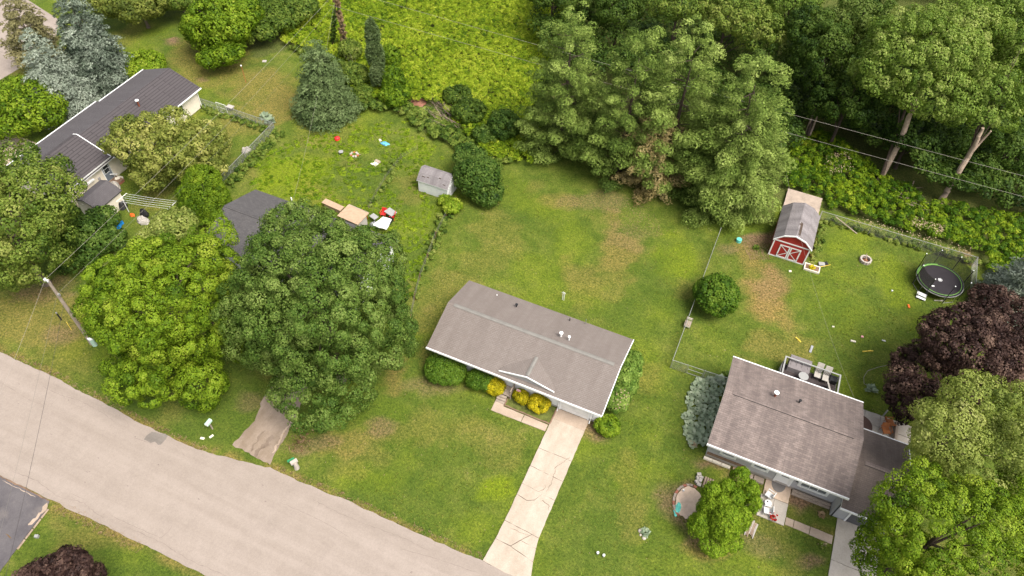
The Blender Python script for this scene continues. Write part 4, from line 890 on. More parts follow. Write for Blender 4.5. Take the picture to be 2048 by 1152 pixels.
F = 56.55; m = MB()
fbox(m, 'front', F, 4.72, 4.84, .0, 2.22, .003, .04); fbox(m, 'front', F, 8.12, 8.24, .0, 2.22, .003, .04); fbox(m, 'front', F, 4.84, 8.12, 2.10, 2.22, .004, .045); fbox(m, 'front', F, 4.84, 8.12, 0, .1, .003, .035)
m.build('corner_trim', 'white_paint', bn)
m = MB(); gp = [(4.6, 2.27), (5.43, 3.06), (6.48, 3.44), (7.53, 3.06), (8.36, 2.27)]
for (ta, za), (tb, zb) in zip(gp, gp[1:]):
    for y in (F-.215, F-.125): m.face([(ta, y, za-.1), (tb, y, zb-.1), (tb, y, zb+.03), (ta, y, za+.03)])
    m.face([(ta, F-.215, za+.03), (tb, F-.215, zb+.03), (tb, F-.125, zb+.03), (ta, F-.125, za+.03)])
m.build('rake_trim', 'white_paint', bn)
for x0, x1 in ((5.45, 6.46), (6.50, 7.51)):
    m = MB(); fbox(m, 'front', F, x0, x1, .12, 1.78, .002, .035); dr = m.build('door', 'barn_red', bn)
    m = MB()
    for q in ((x0, x0+.12, .12, 1.78), (x1-.12, x1, .12, 1.78)): fbox(m, 'front', F, *q, .036, .06)
    fbox(m, 'front', F, x0+.12, x1-.12, .12, .24, .036, .06); fbox(m, 'front', F, x0+.12, x1-.12, 1.66, 1.78, .036, .06)
    s = 1 if x0 < 6 else -1
    for (xa, za, xb, zb) in (((x0+.12, .24, x1-.12, .95) if s > 0 else (x1-.12, .24, x0+.12, .95)), ((x0+.12, 1.66, x1-.12, .98) if s > 0 else (x1-.12, 1.66, x0+.12, .98))):
        y = F-.056; m.face([(xa, y, za-.05), (xb, y, zb-.05), (xb, y, zb+.05), (xa, y, za+.05)])
    m.build('brace', 'white_paint', dr)
    for z in (.45, 1.45): k = MB(); fbox(k, 'front', F, (x0+.02 if s > 0 else x1-.1), (x0+.1 if s > 0 else x1-.02), z, z+.05, .062, .075); k.build('hinge', 'black_plastic', dr)
m = MB(); zr = lambda x: 3.42 - abs(x-6.48)*.37/1.05
m.face([(6.62, 56.75, zr(6.62)+.012), (6.84, 56.75, zr(6.84)+.012), (6.82, 58.6, zr(6.82)+.012), (6.60, 58.7, zr(6.6)+.012)]); m.face([(6.45, 58.2, zr(6.45)+.014), (6.62, 58.2, zr(6.62)+.014), (6.62, 58.45, zr(6.62)+.014), (6.45, 58.45, zr(6.45)+.014)]); m.build('bare_patch', 'bark_dark', bn)
pf = thing('plank_platform', 'pale plank platform behind the red barn', 'deck', (6.6, 64.3, 0))
for i in range(22): m = MB(); m.box(4.8+random.uniform(-.02, .02), 8.45+random.uniform(-.02, .02), 61.7+i*.237, 61.925+i*.237, .36, .4+random.uniform(0, .006)); m.build('plank', 'wood_deck', pf)
m = MB(); m.box(4.85, 4.95, 61.75, 66.9, 0, .358); m.box(8.3, 8.4, 61.75, 66.9, 0, .358); m.build('joist', 'wood_brown', pf)
ws = thing('white_shed', 'small white shed with worn grey gambrel roof', 'shed', (-29.5, 50.6, 0))
gambrel(ws, 'x', -31.25, -27.8, 50.75, 1.15, 1.65, .62, 2.2, 2.48, 'shingle_grey', 'siding_white', 'white_paint', .1)
m = MB()
for (x0, x1, y, z) in ((-30.9, -30.5, 49.86, 1.93), (-30.3, -30.05, 49.9, 1.97), (-29.0, -28.75, 50.1, 2.17), (-28.4, -28.1, 49.75, 1.8)): m.box(x0, x1, y, y+.12, z, z+.06)
m.build('missing_shingle', 'bark_dark', ws)
m = MB(); fbox(m, 'right', -27.8, 50.2, 51.3, .08, 1.5, .002, .04); m.build('door', 'white_paint', ws)
# ---------------------------------------------------------------- trees and planting
tree('maple_tree', 'largest round dark green maple, overhanging the gravel drive in the middle left', 'tree',
     [(640, 615, 165, 180, 10.0), (600, 485, 110, 70, 12.5), (640, 785, 95, 70, 4.5), (752, 640, 88, 128, 7.5), (528, 640, 88, 125, 7.5), (726, 520, 94, 84, 10.5), (590, 770, 60, 60, 5), (700, 760, 65, 70, 5)], 'leaf_maple', r=.72, leaf=.083, n=280, trunk_r=.42, tvar=.11, rough=.28, tint=.55, pack=1.16, inner=.72)
tree('maple_tree', 'bright yellow green maple by the utility pole, left of the big dark maple', 'tree',
     [(330, 600, 150, 140, 8.0), (260, 600, 100, 110, 6.5), (400, 560, 90, 100, 8.5), (300, 735, 95, 85, 3.8), (400, 765, 58, 62, 3.0), (430, 460, 55, 38, 9.0), (450, 660, 60, 90, 6)], 'leaf_yellow', r=.72, leaf=.086, n=280, trunk_r=.34, tvar=.13, rough=.28, flat=.7, pack=1.14, tint=.52, inner=.72)
tree('broadleaf_tree', 'large mid green tree at the left edge beside the cream shed', 'tree',
     [(25, 470, 120, 125, 6.5), (75, 390, 84, 80, 8.5), (105, 345, 50, 36, 8), (-30, 400, 90, 110, 9), (25, 320, 55, 40, 9)], 'leaf_mid', r=.85, leaf=.12, n=150, trunk_r=.35, tvar=.13, rough=.28, pack=1.12, tint=.48, inner=.72)
tree('bushy_shrub', 'dark green shrub cluster between the cream shed and the street pole', 'shrub',
     [(165, 480, 58, 55, 2.2), (120, 440, 40, 40, 2.6), (205, 440, 35, 30, 1.4), (150, 520, 40, 20, 1.2), (225, 480, 28, 30, 1.3)], 'leaf_maple', r=.6, leaf=.13, n=90, trunk_r=.08, tint=.42, bottom=-.4)
tree('willow_tree', 'loose olive green tree in front of the dark roofed long house', 'tree',
     [(280, 280, 72, 58, 5.2), (350, 300, 75, 60, 5.0), (400, 285, 65, 52, 4.2), (340, 240, 40, 28, 6.0), (395, 335, 55, 45, 3.0), (300, 350, 45, 35, 2.8)], 'leaf_olive', r=.62, leaf=.12, n=90, trunk_r=.2, tvar=.2, rough=.3, pack=1.0, bark='dead_wood', limbn=26, tint=.52)
tree('cedar_bush', 'upright green cedar beside the charcoal roof', 'shrub', [(408, 400, 52, 60, 2.6), (405, 362, 40, 34, 4.0)], 'leaf_yellow', r=.4, leaf=.07, n=90, trunk_r=.1, rough=.12, tint=.36, pack=.8)
tree('broadleaf_tree', 'small light green tree between the cedar and the yellow green maple', 'tree', [(348, 448, 48, 34, 3.4), (310, 470, 30, 20, 3)], 'leaf_pale', r=.55, leaf=.12, n=90, trunk_r=.1, tint=.42)
tree('broadleaf_tree', 'rounded yellow green tree beside the gravel approach at the left edge', 'tree', [(35, 200, 75, 48, 3.6), (80, 220, 52, 40, 2.8), (20, 235, 60, 34, 2.6)], 'leaf_yellow', r=.8, leaf=.14, n=90, trunk_r=.18, tint=.42, tvar=.14, pack=.78)
conifer('blue_spruce', 'shorter blue spruce nearer the long house', U(138, 218), 10.2, 3.9, 'needle_blue', levels=20, per=11, tuft=0.51, blade=0.135, n=50, core=.34, sp=.92, tint=.50, droop=.12, prof=.8, up=.2)
conifer('blue_spruce', 'taller grey green spruce right of the shorter blue one at the upper left', U(214, 168), 13.0, 4.2, 'needle_blue', levels=22, per=11, tuft=0.57, blade=0.156, n=50, core=.34, sp=.92, tint=.30, droop=.1, prof=.75, up=.2)
conifer('scots_pine', 'sparse brownish pine beside the side street at the top left corner', U(95, 140), 9.5, 3.6, 'needle_scots', levels=11, per=9, tuft=0.53, blade=0.146, n=50, core=.34, sp=.92, tint=.5, droop=-.1, prof=.45, start=.15, gap=.25, up=.3, aspect=1.1)
tree('bushy_shrub', 'bright green shrub against the far end of the dark roofed house', 'shrub', [(288, 130, 44, 22, 1.5)], 'leaf_yellow', r=.5, leaf=.12, n=90, trunk_r=.06, tint=.5, bottom=-.3)
tree('broadleaf_tree', 'bright green tree at the top above the dry lawn', 'tree', [(435, 50, 70, 60, 4.6), (440, 100, 52, 34, 2.6), (470, 20, 60, 40, 5), (400, 60, 36, 34, 3.4)], 'leaf_yellow', r=.75, leaf=.15, n=90, trunk_r=.2, tint=.40, tvar=.14, rough=.25, pack=.8)
tree('broadleaf_tree', 'shaded dark tree at the top edge left of the bright green one', 'tree', [(275, -2, 62, 44, 4.0), (235, -15, 70, 45, 4.5), (310, -25, 50, 40, 4)], 'leaf_olive', r=.75, leaf=.15, n=90, trunk_r=.2, tint=.25)
tree('broadleaf_tree', 'tree crown cut by the top edge right of the dark shaded tree', 'tree', [(355, -18, 60, 34, 3.4)], 'leaf_mid', r=.75, leaf=.15, n=90, trunk_r=.2, tint=.5)
tree('bushy_shrub', 'dark green thicket between the bright tree and the ivy pole', 'shrub', [(555, 30, 50, 34, 2.4), (520, 62, 34, 30, 2), (600, 15, 40, 26, 2.5), (560, -30, 60, 30, 3), (500, 20, 40, 30, 3)], 'leaf_mid', r=.65, leaf=.15, n=90, trunk_r=.08, tint=.28, bottom=-.4)
conifer('spruce_tree', 'broad green spruce standing alone on the back lawn', U(656, 226), 9.4, 4.2, 'needle_green', levels=19, per=12, tuft=0.51, blade=0.135, n=50, core=.34, sp=.92, tint=.50, droop=.14, prof=.78, up=.16, blunt=.12)
tree('columnar_juniper', 'tall narrow dark juniper at the meadow edge', 'tree', [(745, 72, 15, 30, 6.8), (750, 110, 18, 36, 4.8), (757, 150, 17, 34, 2.6), (741, 52, 9, 14, 8.0)], 'needle_green', r=.36, leaf=.12, n=70, kind='needle', trunk_r=.08, tint=.45, rough=.1, pack=.7)
tree('bushy_shrub', 'yellow green shrub right of the tall narrow juniper', 'shrub', [(785, 160, 26, 36, 2.0), (790, 190, 32, 26, 1.3), (780, 120, 22, 30, 2.6)], 'leaf_yellow', r=.45, leaf=.12, n=60, trunk_r=.06, tint=.40, tvar=.14, bottom=-.4)
tree('bushy_shrub', 'green shrub between the round spruce and the juniper', 'shrub', [(710, 150, 30, 34, 1.6), (700, 100, 24, 22, 1.6), (725, 185, 22, 16, .9)], 'leaf_mid', r=.45, leaf=.12, n=60, trunk_r=.05, tint=.5, bottom=-.3)
tree('bushy_shrub', 'dark rounded shrub behind the brush pile', 'shrub', [(938, 222, 36, 24, 1.5), (915, 190, 30, 20, 1.5)], 'leaf_mid', r=.45, leaf=.12, n=60, trunk_r=.05, tint=.30, bottom=-.3)
tree('bushy_shrub', 'dark shrub touching the left edge of the pines', 'shrub', [(1008, 250, 34, 38, 1.8), (970, 270, 26, 20, 1.1)], 'leaf_maple', r=.5, leaf=.12, n=60, trunk_r=.05, tint=.36, bottom=-.3)
tree('bushy_shrub', 'large dark bush right of the small white shed', 'shrub', [(955, 350, 50, 52, 2.2), (940, 310, 36, 26, 2.8), (975, 385, 36, 26, 1.2)], 'leaf_maple', r=.55, leaf=.12, n=90, trunk_r=.1, tint=.46, tvar=.14, bottom=-.4)
tree('bushy_shrub', 'yellow green weeds piled between the white shed and the dark bush', 'shrub', [(905, 412, 22, 17, .8), (890, 400, 15, 8, .5)], 'leaf_yellow', r=.32, leaf=.10, n=60, trunk_r=.03, tint=.62, bottom=-.2)
# white pines
PINES = [('leftmost tall white pine, beside the meadow', (1150, 12), 17.5, 5.0, .50), ('second tall white pine from the meadow', (1292, 45), 18.0, 4.8, .44),
         ('third tall white pine from the meadow', (1405, 38), 19.0, 5.1, .52), ('tall white pine nearest the woods', (1535, 98), 18.0, 5.5, .56)]
def clone(src, name_loc, rz, sc, label):
    r = src.copy(); SC.collection.objects.link(r); r.location = name_loc; r.rotation_euler = (0, 0, rz); r.scale = sc; r['label'] = label
    for ch in src.children: c2 = ch.copy(); SC.collection.objects.link(c2); c2.parent = r
    return r
_pn = []
for i, (lab, (px, py), h, R, tn) in enumerate(PINES):
    p = U(px, py, h)
    if i >= 2: q = PINES[i-2]; clone(_pn[i-2], (p[0], p[1], 0), 2.3 + i, (R/q[2+1], R/q[3], h/q[2]), lab); continue
    _pn.append(conifer('white_pine', lab, p, h, R, 'needle_pine', levels=16, per=9, tuft=.62, blade=.12, n=100, fan=.25, core=.42, zf=.8, lv=.2, sp=1.0, tint=tn, droop=.0, prof=.72, start=.05, up=.42, blunt=.45, tvar=.12, aspect=1.15, group='tall pines behind the lawn', bark='bark_dark'))
p = U(1505, 215, 12.5); conifer('white_pine', 'shorter white pine reaching down to the fence beside the red barn', p, 12.5, 5.3, 'needle_pine', levels=12, per=9, tuft=.6, blade=.12, n=100, sp=.98, fan=.22, core=.35, zf=.8, lv=.22, tint=.50, droop=.0, prof=.5, up=.22, blunt=.7, tvar=.12, start=.04, aspect=1.7)
p = U(1330, 215, 10.0); conifer('white_pine', 'bronze tinged lower pine in front of the tall pines', p, 9.0, 3.6, 'needle_bronze', levels=10, per=8, tuft=.58, blade=.12, n=100, sp=.98, fan=.22, core=.3, zf=.8, lv=.22, tint=.5, droop=.0, prof=.5, up=.22, blunt=.6, tvar=.12, start=.05, aspect=1.7)
# woods: broadleaf trees, nearer ones first
WT = [('pale green maple with a tall bare trunk at the wood edge', [(1845, 100, 125, 90, 12.5), (1770, 150, 70, 66, 10.5), (1880, 185, 90, 66, 10.0), (1930, 60, 85, 66, 13), (1830, 195, 50, 30, 9.8)], 'leaf_woods_light', .50, U(1758, 366)),
      ('pale green maple with a forked leaning trunk near the blue spruce', [(1990, 180, 66, 56, 11), (1985, 225, 60, 40, 9.5), (2040, 120, 60, 70, 12)], 'leaf_woods_light', .42, U(1882, 404)),
      ('maple crown at the top right corner above the forked maple', [(2020, 30, 80, 60, 13), (2060, 80, 60, 50, 12)], 'leaf_woods_light', .5, None),
      ('maple at the top edge left of the tall bare trunked maple', [(1730, 20, 72, 46, 12), (1680, 60, 50, 50, 10)], 'leaf_woods', .60, None),
      ('yellowish broadleaf tree behind the tallest pines', [(1465, 20, 80, 45, 10), (1520, 60, 60, 45, 9)], 'leaf_mid', .52, None),
      ('broadleaf tree cut by the top edge behind the third pine', [(1365, 2, 66, 36, 10), (1330, 20, 40, 20, 9)], 'leaf_mid', .40, None),
      ('dark broadleaf tree at the top edge between the first two pines', [(1240, 8, 60, 40, 8), (1190, 25, 40, 34, 6)], 'leaf_woods', .42, None),
      ('dark broadleaf tree at the top edge above the first pine', [(1110, -14, 60, 30, 7)], 'leaf_woods', .35, None),
      ('dark green tree right of the last tall pine', [(1640, 110, 62, 80, 9), (1625, 60, 60, 50, 10.5)], 'leaf_woods', .40, U(1612, 285)),
      ('shaded tree standing behind the long bare trunk', [(1700, 200, 60, 60, 6.5), (1660, 200, 46, 50, 6)], 'leaf_woods', .34, None),
      ('shaded low tree below the pale maples at the right', [(1830, 265, 70, 40, 5), (1900, 270, 50, 34, 4.5)], 'leaf_woods', .20, None),
      ('shaded low tree at the right edge above the wires', [(2020, 300, 60, 50, 4.5), (1960, 330, 40, 36, 3.4)], 'leaf_woods', .24, None),
      ('dark tree at the top edge above the last tall pine', [(1590, 5, 60, 50, 10)], 'leaf_woods_light', .36, None)]
for lab, lobes, mt, tn, base in WT:
    tree('woodland_tree', lab, 'tree', lobes, mt, r=.85, leaf=.125, n=150, trunk_r=.2, tint=tn+.08, tvar=.12, rough=.3, flat=.85, group='broadleaf trees of the wood', base=base, bark='bark_dark' if base is None else 'bark_dark', inner=.7, limbn=8, maxv=5.5, pack=1.1)
for (lab, pts, r0, fork) in (('tall bare maple trunk leaning right at the wood edge', [(1756, 366, 0), (1768, 345, .9), (1800, 285, 4.6), (1818, 235, 7.8), (1832, 208, 9.8), (1834, 200, 10.3)], .36, [(1826, 222, 8.8), (1820, 205, 9.8)]),
                              ('bare forked trunk leaning right near the blue spruce', [(1880, 405, 0), (1900, 372, 1.8), (1935, 315, 5.2), (1955, 280, 7.6), (1966, 256, 9.0)], .33, [(1940, 308, 5.6), (1960, 285, 7.0), (1982, 262, 8.6)])):
    t = thing('bare_trunk', lab, 'tree', U(*pts[0]))
    m = MB(); P = [U(*q) for q in pts]; P = [tuple(np.array(P[0])*(1-t_) + np.array(P[1])*t_) for t_ in (0,)] + P[1:]
    fine = []
    for a, b in zip(P, P[1:]):
        for k in range(3): w_ = k/3; fine.append(tuple(a[i]*(1-w_)+b[i]*w_ + rng.normal(0, .035) for i in range(3)))
    fine.append(P[-1]); n_ = len(fine)
    m.tube(fine, [r0*(1.25 if i == 0 else 1.0-.55*i/n_ + rng.uniform(-.06, .06)) for i in range(n_)], 10); m.build('trunk', 'bark_pale', t, True)
    f = [U(*q) for q in fork]; m = MB(); m.tube(f, [r0*.5]+[r0*.4]*(len(f)-2)+[r0*.25], 7); m.build('limb', 'bark_pale', t, True)
for lab, pts, r0 in (('thin bare trunk right of the long bare maple trunk', [(1848, 292, 0), (1862, 262, 2.2), (1880, 235, 4.5)], .14), ('short leaning bare trunk in the dark wood', [(1646, 172, 3.5), (1655, 150, 5.5), (1662, 130, 7)], .17), ('left of two crossing bare trunks in the dark wood', [(1608, 275, 0), (1616, 255, 1.5), (1624, 232, 3.2)], .15), ('right of two crossing bare trunks in the dark wood', [(1614, 282, 0), (1626, 255, 1.8), (1634, 232, 3.4)], .13), ('thin bare trunk beside the woodpile in the undergrowth', [(1818, 385, 0), (1824, 372, .8), (1828, 362, 1.4)], .07)):
    t = thing('bare_trunk', lab, 'tree', (U(*pts[0])[0], U(*pts[0])[1], 0)); m = MB(); pp = [U(*q) for q in pts]
    if pp[0][2] > 0: d_ = [pp[1][i]-pp[0][i] for i in range(3)]; k_ = pp[0][2]/d_[2]; pp = [tuple(pp[0][i]-d_[i]*k_ for i in range(3))] + pp; t.location = pp[0]; ORG[t.name] = pp[0]
    m.tube(pp, [r0*(1-.12*i) for i in range(len(pp))], 8); m.build('trunk', 'bark_pale', t, True)
tree('purple_maple', 'dark purple leaved maple at the right edge', 'tree',
     [(1950, 700, 110, 90, 6.5), (1870, 760, 95, 70, 4.2), (1830, 800, 70, 55, 3.2), (2010, 640, 90, 55, 6.0), (1890, 660, 55, 40, 6.5), (2040, 740, 60, 80, 5)], 'leaf_purple', r=.62, leaf=.10, n=150, trunk_r=.25, tint=.5, tvar=.16, rough=.24, pack=1.0, inner=.75, bark='bark_dark')
tree('honey_locust', 'light green feathery tree at the right edge below the purple maple', 'tree',
     [(1900, 868, 78, 72, 8.5), (1960, 800, 78, 44, 9.0), (2030, 900, 80, 90, 8.5), (1960, 930, 90, 50, 7.5), (2040, 810, 60, 50, 9.5), (1870, 905, 56, 40, 6.5), (1870, 820, 44, 22, 7)], 'leaf_pale', r=.7, leaf=.085, n=200, trunk_r=.25, tint=.46, tvar=.10, rough=.22, flat=.8, pack=1.05, inner=.75)
tree('maple_tree', 'yellow green maple filling the bottom right corner', 'tree',
     [(1880, 1060, 135, 85, 8.0), (1800, 1080, 80, 75, 6.0), (1980, 1040, 100, 80, 8.5), (1850, 980, 70, 44, 8.5), (2000, 1130, 110, 70, 8), (1780, 1130, 80, 50, 5), (1765, 1010, 34, 22, 7), (2040, 980, 50, 50, 8)], 'leaf_yellow', r=.66, leaf=.075, n=280, trunk_r=.25, tint=.43, tvar=.12, rough=.28, pack=1.12, inner=.7, bark='bark_dark')
tree('globe_cedar', 'clump of lumpy bright green cedars in front of the grey house', 'shrub',
     [(1420, 1020, 26, 46, 2.2), (1400, 1052, 26, 40, 1.6), (1446, 1050, 34, 62, 2.4), (1476, 1040, 24, 60, 2.6), (1497, 985, 20, 44, 3.2), (1478, 958, 20, 30, 3.8), (1504, 1010, 17, 38, 2.8), (1422, 988, 19, 26, 3.2), (1452, 978, 17, 24, 3.6), (1466, 1000, 20, 38, 3.2), (1428, 1084, 32, 26, 1.2), (1462, 1082, 24, 20, 1.1), (1440, 1010, 18, 30, 3.2)], 'thuja', r=.24, leaf=.055, n=60, trunk_r=.1, tint=.50, tvar=.06, rough=.05, flat=.95, pack=.78, inner=.85, bottom=-.2)
tree('round_bush', 'round dark green bush on the fence line between the two back lawns', 'shrub', [(1434, 590, 47, 50, 1.9)], 'hedge', r=.42, leaf=.10, n=90, trunk_r=.08, tint=.52, tvar=.13, rough=.12, bottom=-.3, pack=.8)
conifer('blue_spruce', 'blue spruce at the right edge beside the trampoline fence', U(2012, 622), 8.6, 3.5, 'needle_blue', levels=16, per=12, tuft=0.47, blade=0.125, n=50, core=.34, sp=.92, tint=.5, droop=.1, prof=.7, up=.16, blunt=.2)
tree('purple_shrub', 'purple leaved tree at the bottom left edge across the street', 'tree', [(128, 1148, 58, 34, 4.5), (70, 1165, 50, 30, 4.5), (160, 1170, 50, 40, 3.5)], 'leaf_purple', r=.4, leaf=.09, n=150, trunk_r=.12, tint=.45, tvar=.12, rough=.2, bark='bark_dark')
# clipped planting round the white house
def bush(name, label, cat_, lobes, mat, r=.3, leaf=.06, tint=.5, n=90, **kw):
    kw.setdefault('rough', .06); kw.setdefault('bottom', -.2); kw.setdefault('pack', .7); kw.setdefault('inner', .75)
    return tree(name, label, cat_, lobes, mat, r=r, leaf=leaf, tint=tint, n=n, trunk_r=.05, limbn=4, **kw)
bush('clipped_hedge', 'largest rounded clipped hedge at the left corner of the white house', 'hedge', [(887, 736, 40, 30, .9, 1.05), (903, 742, 33, 27, .8, 1.0)], 'hedge', tvar=.05)
bush('clipped_hedge', 'smaller boxy clipped hedge between the large one and the golden shrub', 'hedge', [(955, 759, 24, 22, .8, .95), (971, 765, 19, 19, .8, .9)], 'hedge', tvar=.05)
bush('golden_shrub', 'golden shrub left of the timber steps', 'shrub', [(989, 773, 21, 24, .7, .9)], 'golden', r=.25, leaf=.055, tint=.5, tvar=.12)
bush('golden_shrub', 'smaller golden shrub in the log edged bed', 'shrub', [(1042, 793, 18, 17, .5, .65)], 'golden', r=.22, leaf=.05, tint=.42, tvar=.12)
bush('golden_shrub', 'larger golden shrub under the front windows', 'shrub', [(1079, 806, 23, 21, .6, .8)], 'golden', r=.24, leaf=.055, tint=.45, tvar=.12)
bush('side_shrub', 'tall green shrub along the back half of the white house side wall', 'shrub', [(1258, 738, 28, 38, 1.2), (1250, 768, 28, 32, 1.1), (1268, 720, 20, 20, 1.0)], 'leaf_lilac', r=.36, leaf=.09, tint=.52, tvar=.13, rough=.15)
bush('side_shrub', 'flowering lilac shrub near the front corner of the white house', 'shrub', [(1234, 800, 28, 34, 1.1), (1242, 782, 22, 18, 1.2)], 'leaf_lilac', r=.34, leaf=.08, tint=.55, tvar=.2, rough=.15)
bush('side_shrub', 'low bright green shrub at the front corner of the white house', 'shrub', [(1216, 850, 27, 22, .6)], 'leaf_yellow', r=.3, leaf=.08, tint=.42, tvar=.13, rough=.15)
P, D = crown_clumps([(*U(1240, 800, 1.3)[:2], 1.2, .8, 1.1, 1.1)], .3, bottom=.2)
# blossoms on the lilac
c, t_, b_, s_ = clumps(P[:60], unit(D[:60]+[0, 0, .5]), np.full(len(P[:60]), .07), .025, np.full(len(P[:60]), .9), 'leaf', 60)
fl = thing('lilac_blossom', 'pale pink blossom heads on the lilac by the white house', 'flowers', (*U(1240, 800)[:2], 0)); quads_object('blossom', c, t_, b_, s_, 'straw', fl, ORG[fl.name])['kind'] = 'stuff'
# hostas beside the grey house: separate rosettes
hb = [U(*p)[:2] for p in ((1388, 765), (1445, 755), (1440, 800), (1425, 850), (1408, 885), (1378, 900), (1372, 850), (1378, 800))]
hp = rnd_in(hb, 900); k = thin(np.c_[hp, np.zeros(len(hp))], .42, 70); hp = hp[k]
def rosette(x, y, s, mat, label, name='hosta', catg='plant', group='hostas beside the grey house', n=26, tint=.62, lw=.5, z=0):
    a = rng.uniform(0, 6.28, n); tilt = rng.uniform(.15, .95, n); L = s*rng.uniform(.55, 1.0, n)
    d = np.stack([np.cos(a)*np.cos(tilt), np.sin(a)*np.cos(tilt), np.sin(tilt)], 1); c = np.array([x, y, z+.04]) + d*L[:, None]*.62
    tt = d*L[:, None]*.42; sd_ = np.stack([-np.sin(a), np.cos(a), rng.normal(0, .2, n)], 1); bb = sd_*L[:, None]*.42*lw
    tt[:, 2] -= L*.12
    o = quads_object(name, c, tt, bb, tint + rng.normal(0, .16, n), mat, None, (x, y, 0)); o.location = (x, y, 0)
    props(o, label, catg, group); return o
for i, (x, y) in enumerate(hp): rosette(x, y, rng.uniform(.42, .6), 'hosta', 'blue green hosta in the strip beside the grey house wall', n=24, lw=1.05)
rosette(*U(1384, 890)[:2], .5, 'straw', 'pale dried plant at the front end of the hosta strip', 'dried_plant', group=None, n=60, lw=.3)
for (px, py, s, mt, lab, nm) in ((1290, 1066, .5, 'hosta', 'blue green plant ringed by stones on the front lawn', 'hosta'), (1512, 497, .5, 'leaf_mid', 'small green plant on bare soil left of the red barn', 'small_plant'), (1645, 1092, .45, 'flower_white', 'white flowering plant at the end of the side walk', 'flower_plant'),
                                 (1642, 1030, .4, 'straw', 'pale ornamental plant by the garage corner', 'ornamental_plant'), (1741, 780, .7, 'hosta', 'broad leaved plant by the deck stairs', 'hosta'), (540, 244, .9, 'hosta', 'broad blue green leaves outside the fence corner', 'hosta'), (532, 236, .9, 'hosta', 'broad blue green leaves behind the fence corner', 'hosta'), (1455, 752, .6, 'leaf_mid', 'small weed at the grey house back corner', 'small_plant')):
    if mt == 'flower_white':
        o = rosette(*U(px, py)[:2], s, 'leaf_mid', lab, nm, 'plant', None, n=50, lw=.5); q = [U(px, py)[i] for i in range(2)]
        nn = 26; cc = np.array([q[0], q[1], .3]) + rng.normal(0, .17, (nn, 3))*[1, 1, .4]; quads_object('blossom', cc, rng.normal(0, .035, (nn, 3)), rng.normal(0, .035, (nn, 3)), np.full(nn, 1.), 'straw', o, ORG[o.name])['kind'] = 'stuff'
    else: rosette(*U(px, py)[:2], s, mt, lab, nm, 'plant', None, n=60, lw=.6, tint=.4)

# ---- mass planting (nobody could count it)
def gn_scatter(name, mats, pts, rot, scl, itint, templates):
    """one object: small plants set on points by geometry nodes"""
    col = bpy.data.collections.new(name + '_pieces')
    for k, (c, t, b, tn, leaf) in enumerate(templates):
        o = quads_object('sprig', c, t*leaf, b*leaf, tn, mats); SC.collection.objects.unlink(o); col.objects.link(o)
    me = bpy.data.meshes.new(name); me.vertices.add(len(pts)); me.vertices.foreach_set('co', pts.astype(np.float32).ravel())
    for an, ty, dat, key in (('rot', 'FLOAT_VECTOR', rot, 'vector'), ('scl', 'FLOAT_VECTOR', scl, 'vector'), ('itint', 'FLOAT', itint, 'value'), ('pick', 'INT', rng.integers(0, len(templates), len(pts)), 'value')):
        at = me.attributes.new(an, ty, 'POINT'); at.data.foreach_set(key, (dat.astype(np.int32) if ty == 'INT' else dat.astype(np.float32)).ravel())
    me.materials.append(MATS[mats])
    ob = bpy.data.objects.new(name, me); link(ob)
    ng = bpy.data.node_groups.new(name, 'GeometryNodeTree'); ng.interface.new_socket('Geometry', in_out='INPUT', socket_type='NodeSocketGeometry'); ng.interface.new_socket('Geometry', in_out='OUTPUT', socket_type='NodeSocketGeometry')
    nn = ng.nodes; gi, go = nn.new('NodeGroupInput'), nn.new('NodeGroupOutput'); iop = nn.new('GeometryNodeInstanceOnPoints'); ci = nn.new('GeometryNodeCollectionInfo')
    ci.inputs['Collection'].default_value = col; ci.inputs['Separate Children'].default_value = True; ci.inputs['Reset Children'].default_value = True
    def attr(an, ty): a = nn.new('GeometryNodeInputNamedAttribute'); a.data_type = ty; a.inputs['Name'].default_value = an; return a.outputs['Attribute']
    L = ng.links; L.new(gi.outputs[0], iop.inputs['Points']); L.new(ci.outputs[0], iop.inputs['Instance']); iop.inputs['Pick Instance'].default_value = True
    L.new(attr('pick', 'INT'), iop.inputs['Instance Index']); e2r = nn.new('FunctionNodeEulerToRotation'); L.new(attr('rot', 'FLOAT_VECTOR'), e2r.inputs[0]); L.new(e2r.outputs[0], iop.inputs['Rotation'])
    L.new(attr('scl', 'FLOAT_VECTOR'), iop.inputs['Scale']); L.new(iop.outputs[0], go.inputs[0])
    md = ob.modifiers.new('scatter', 'NODES'); md.node_group = ng; ob['kind'] = 'stuff'
    return ob
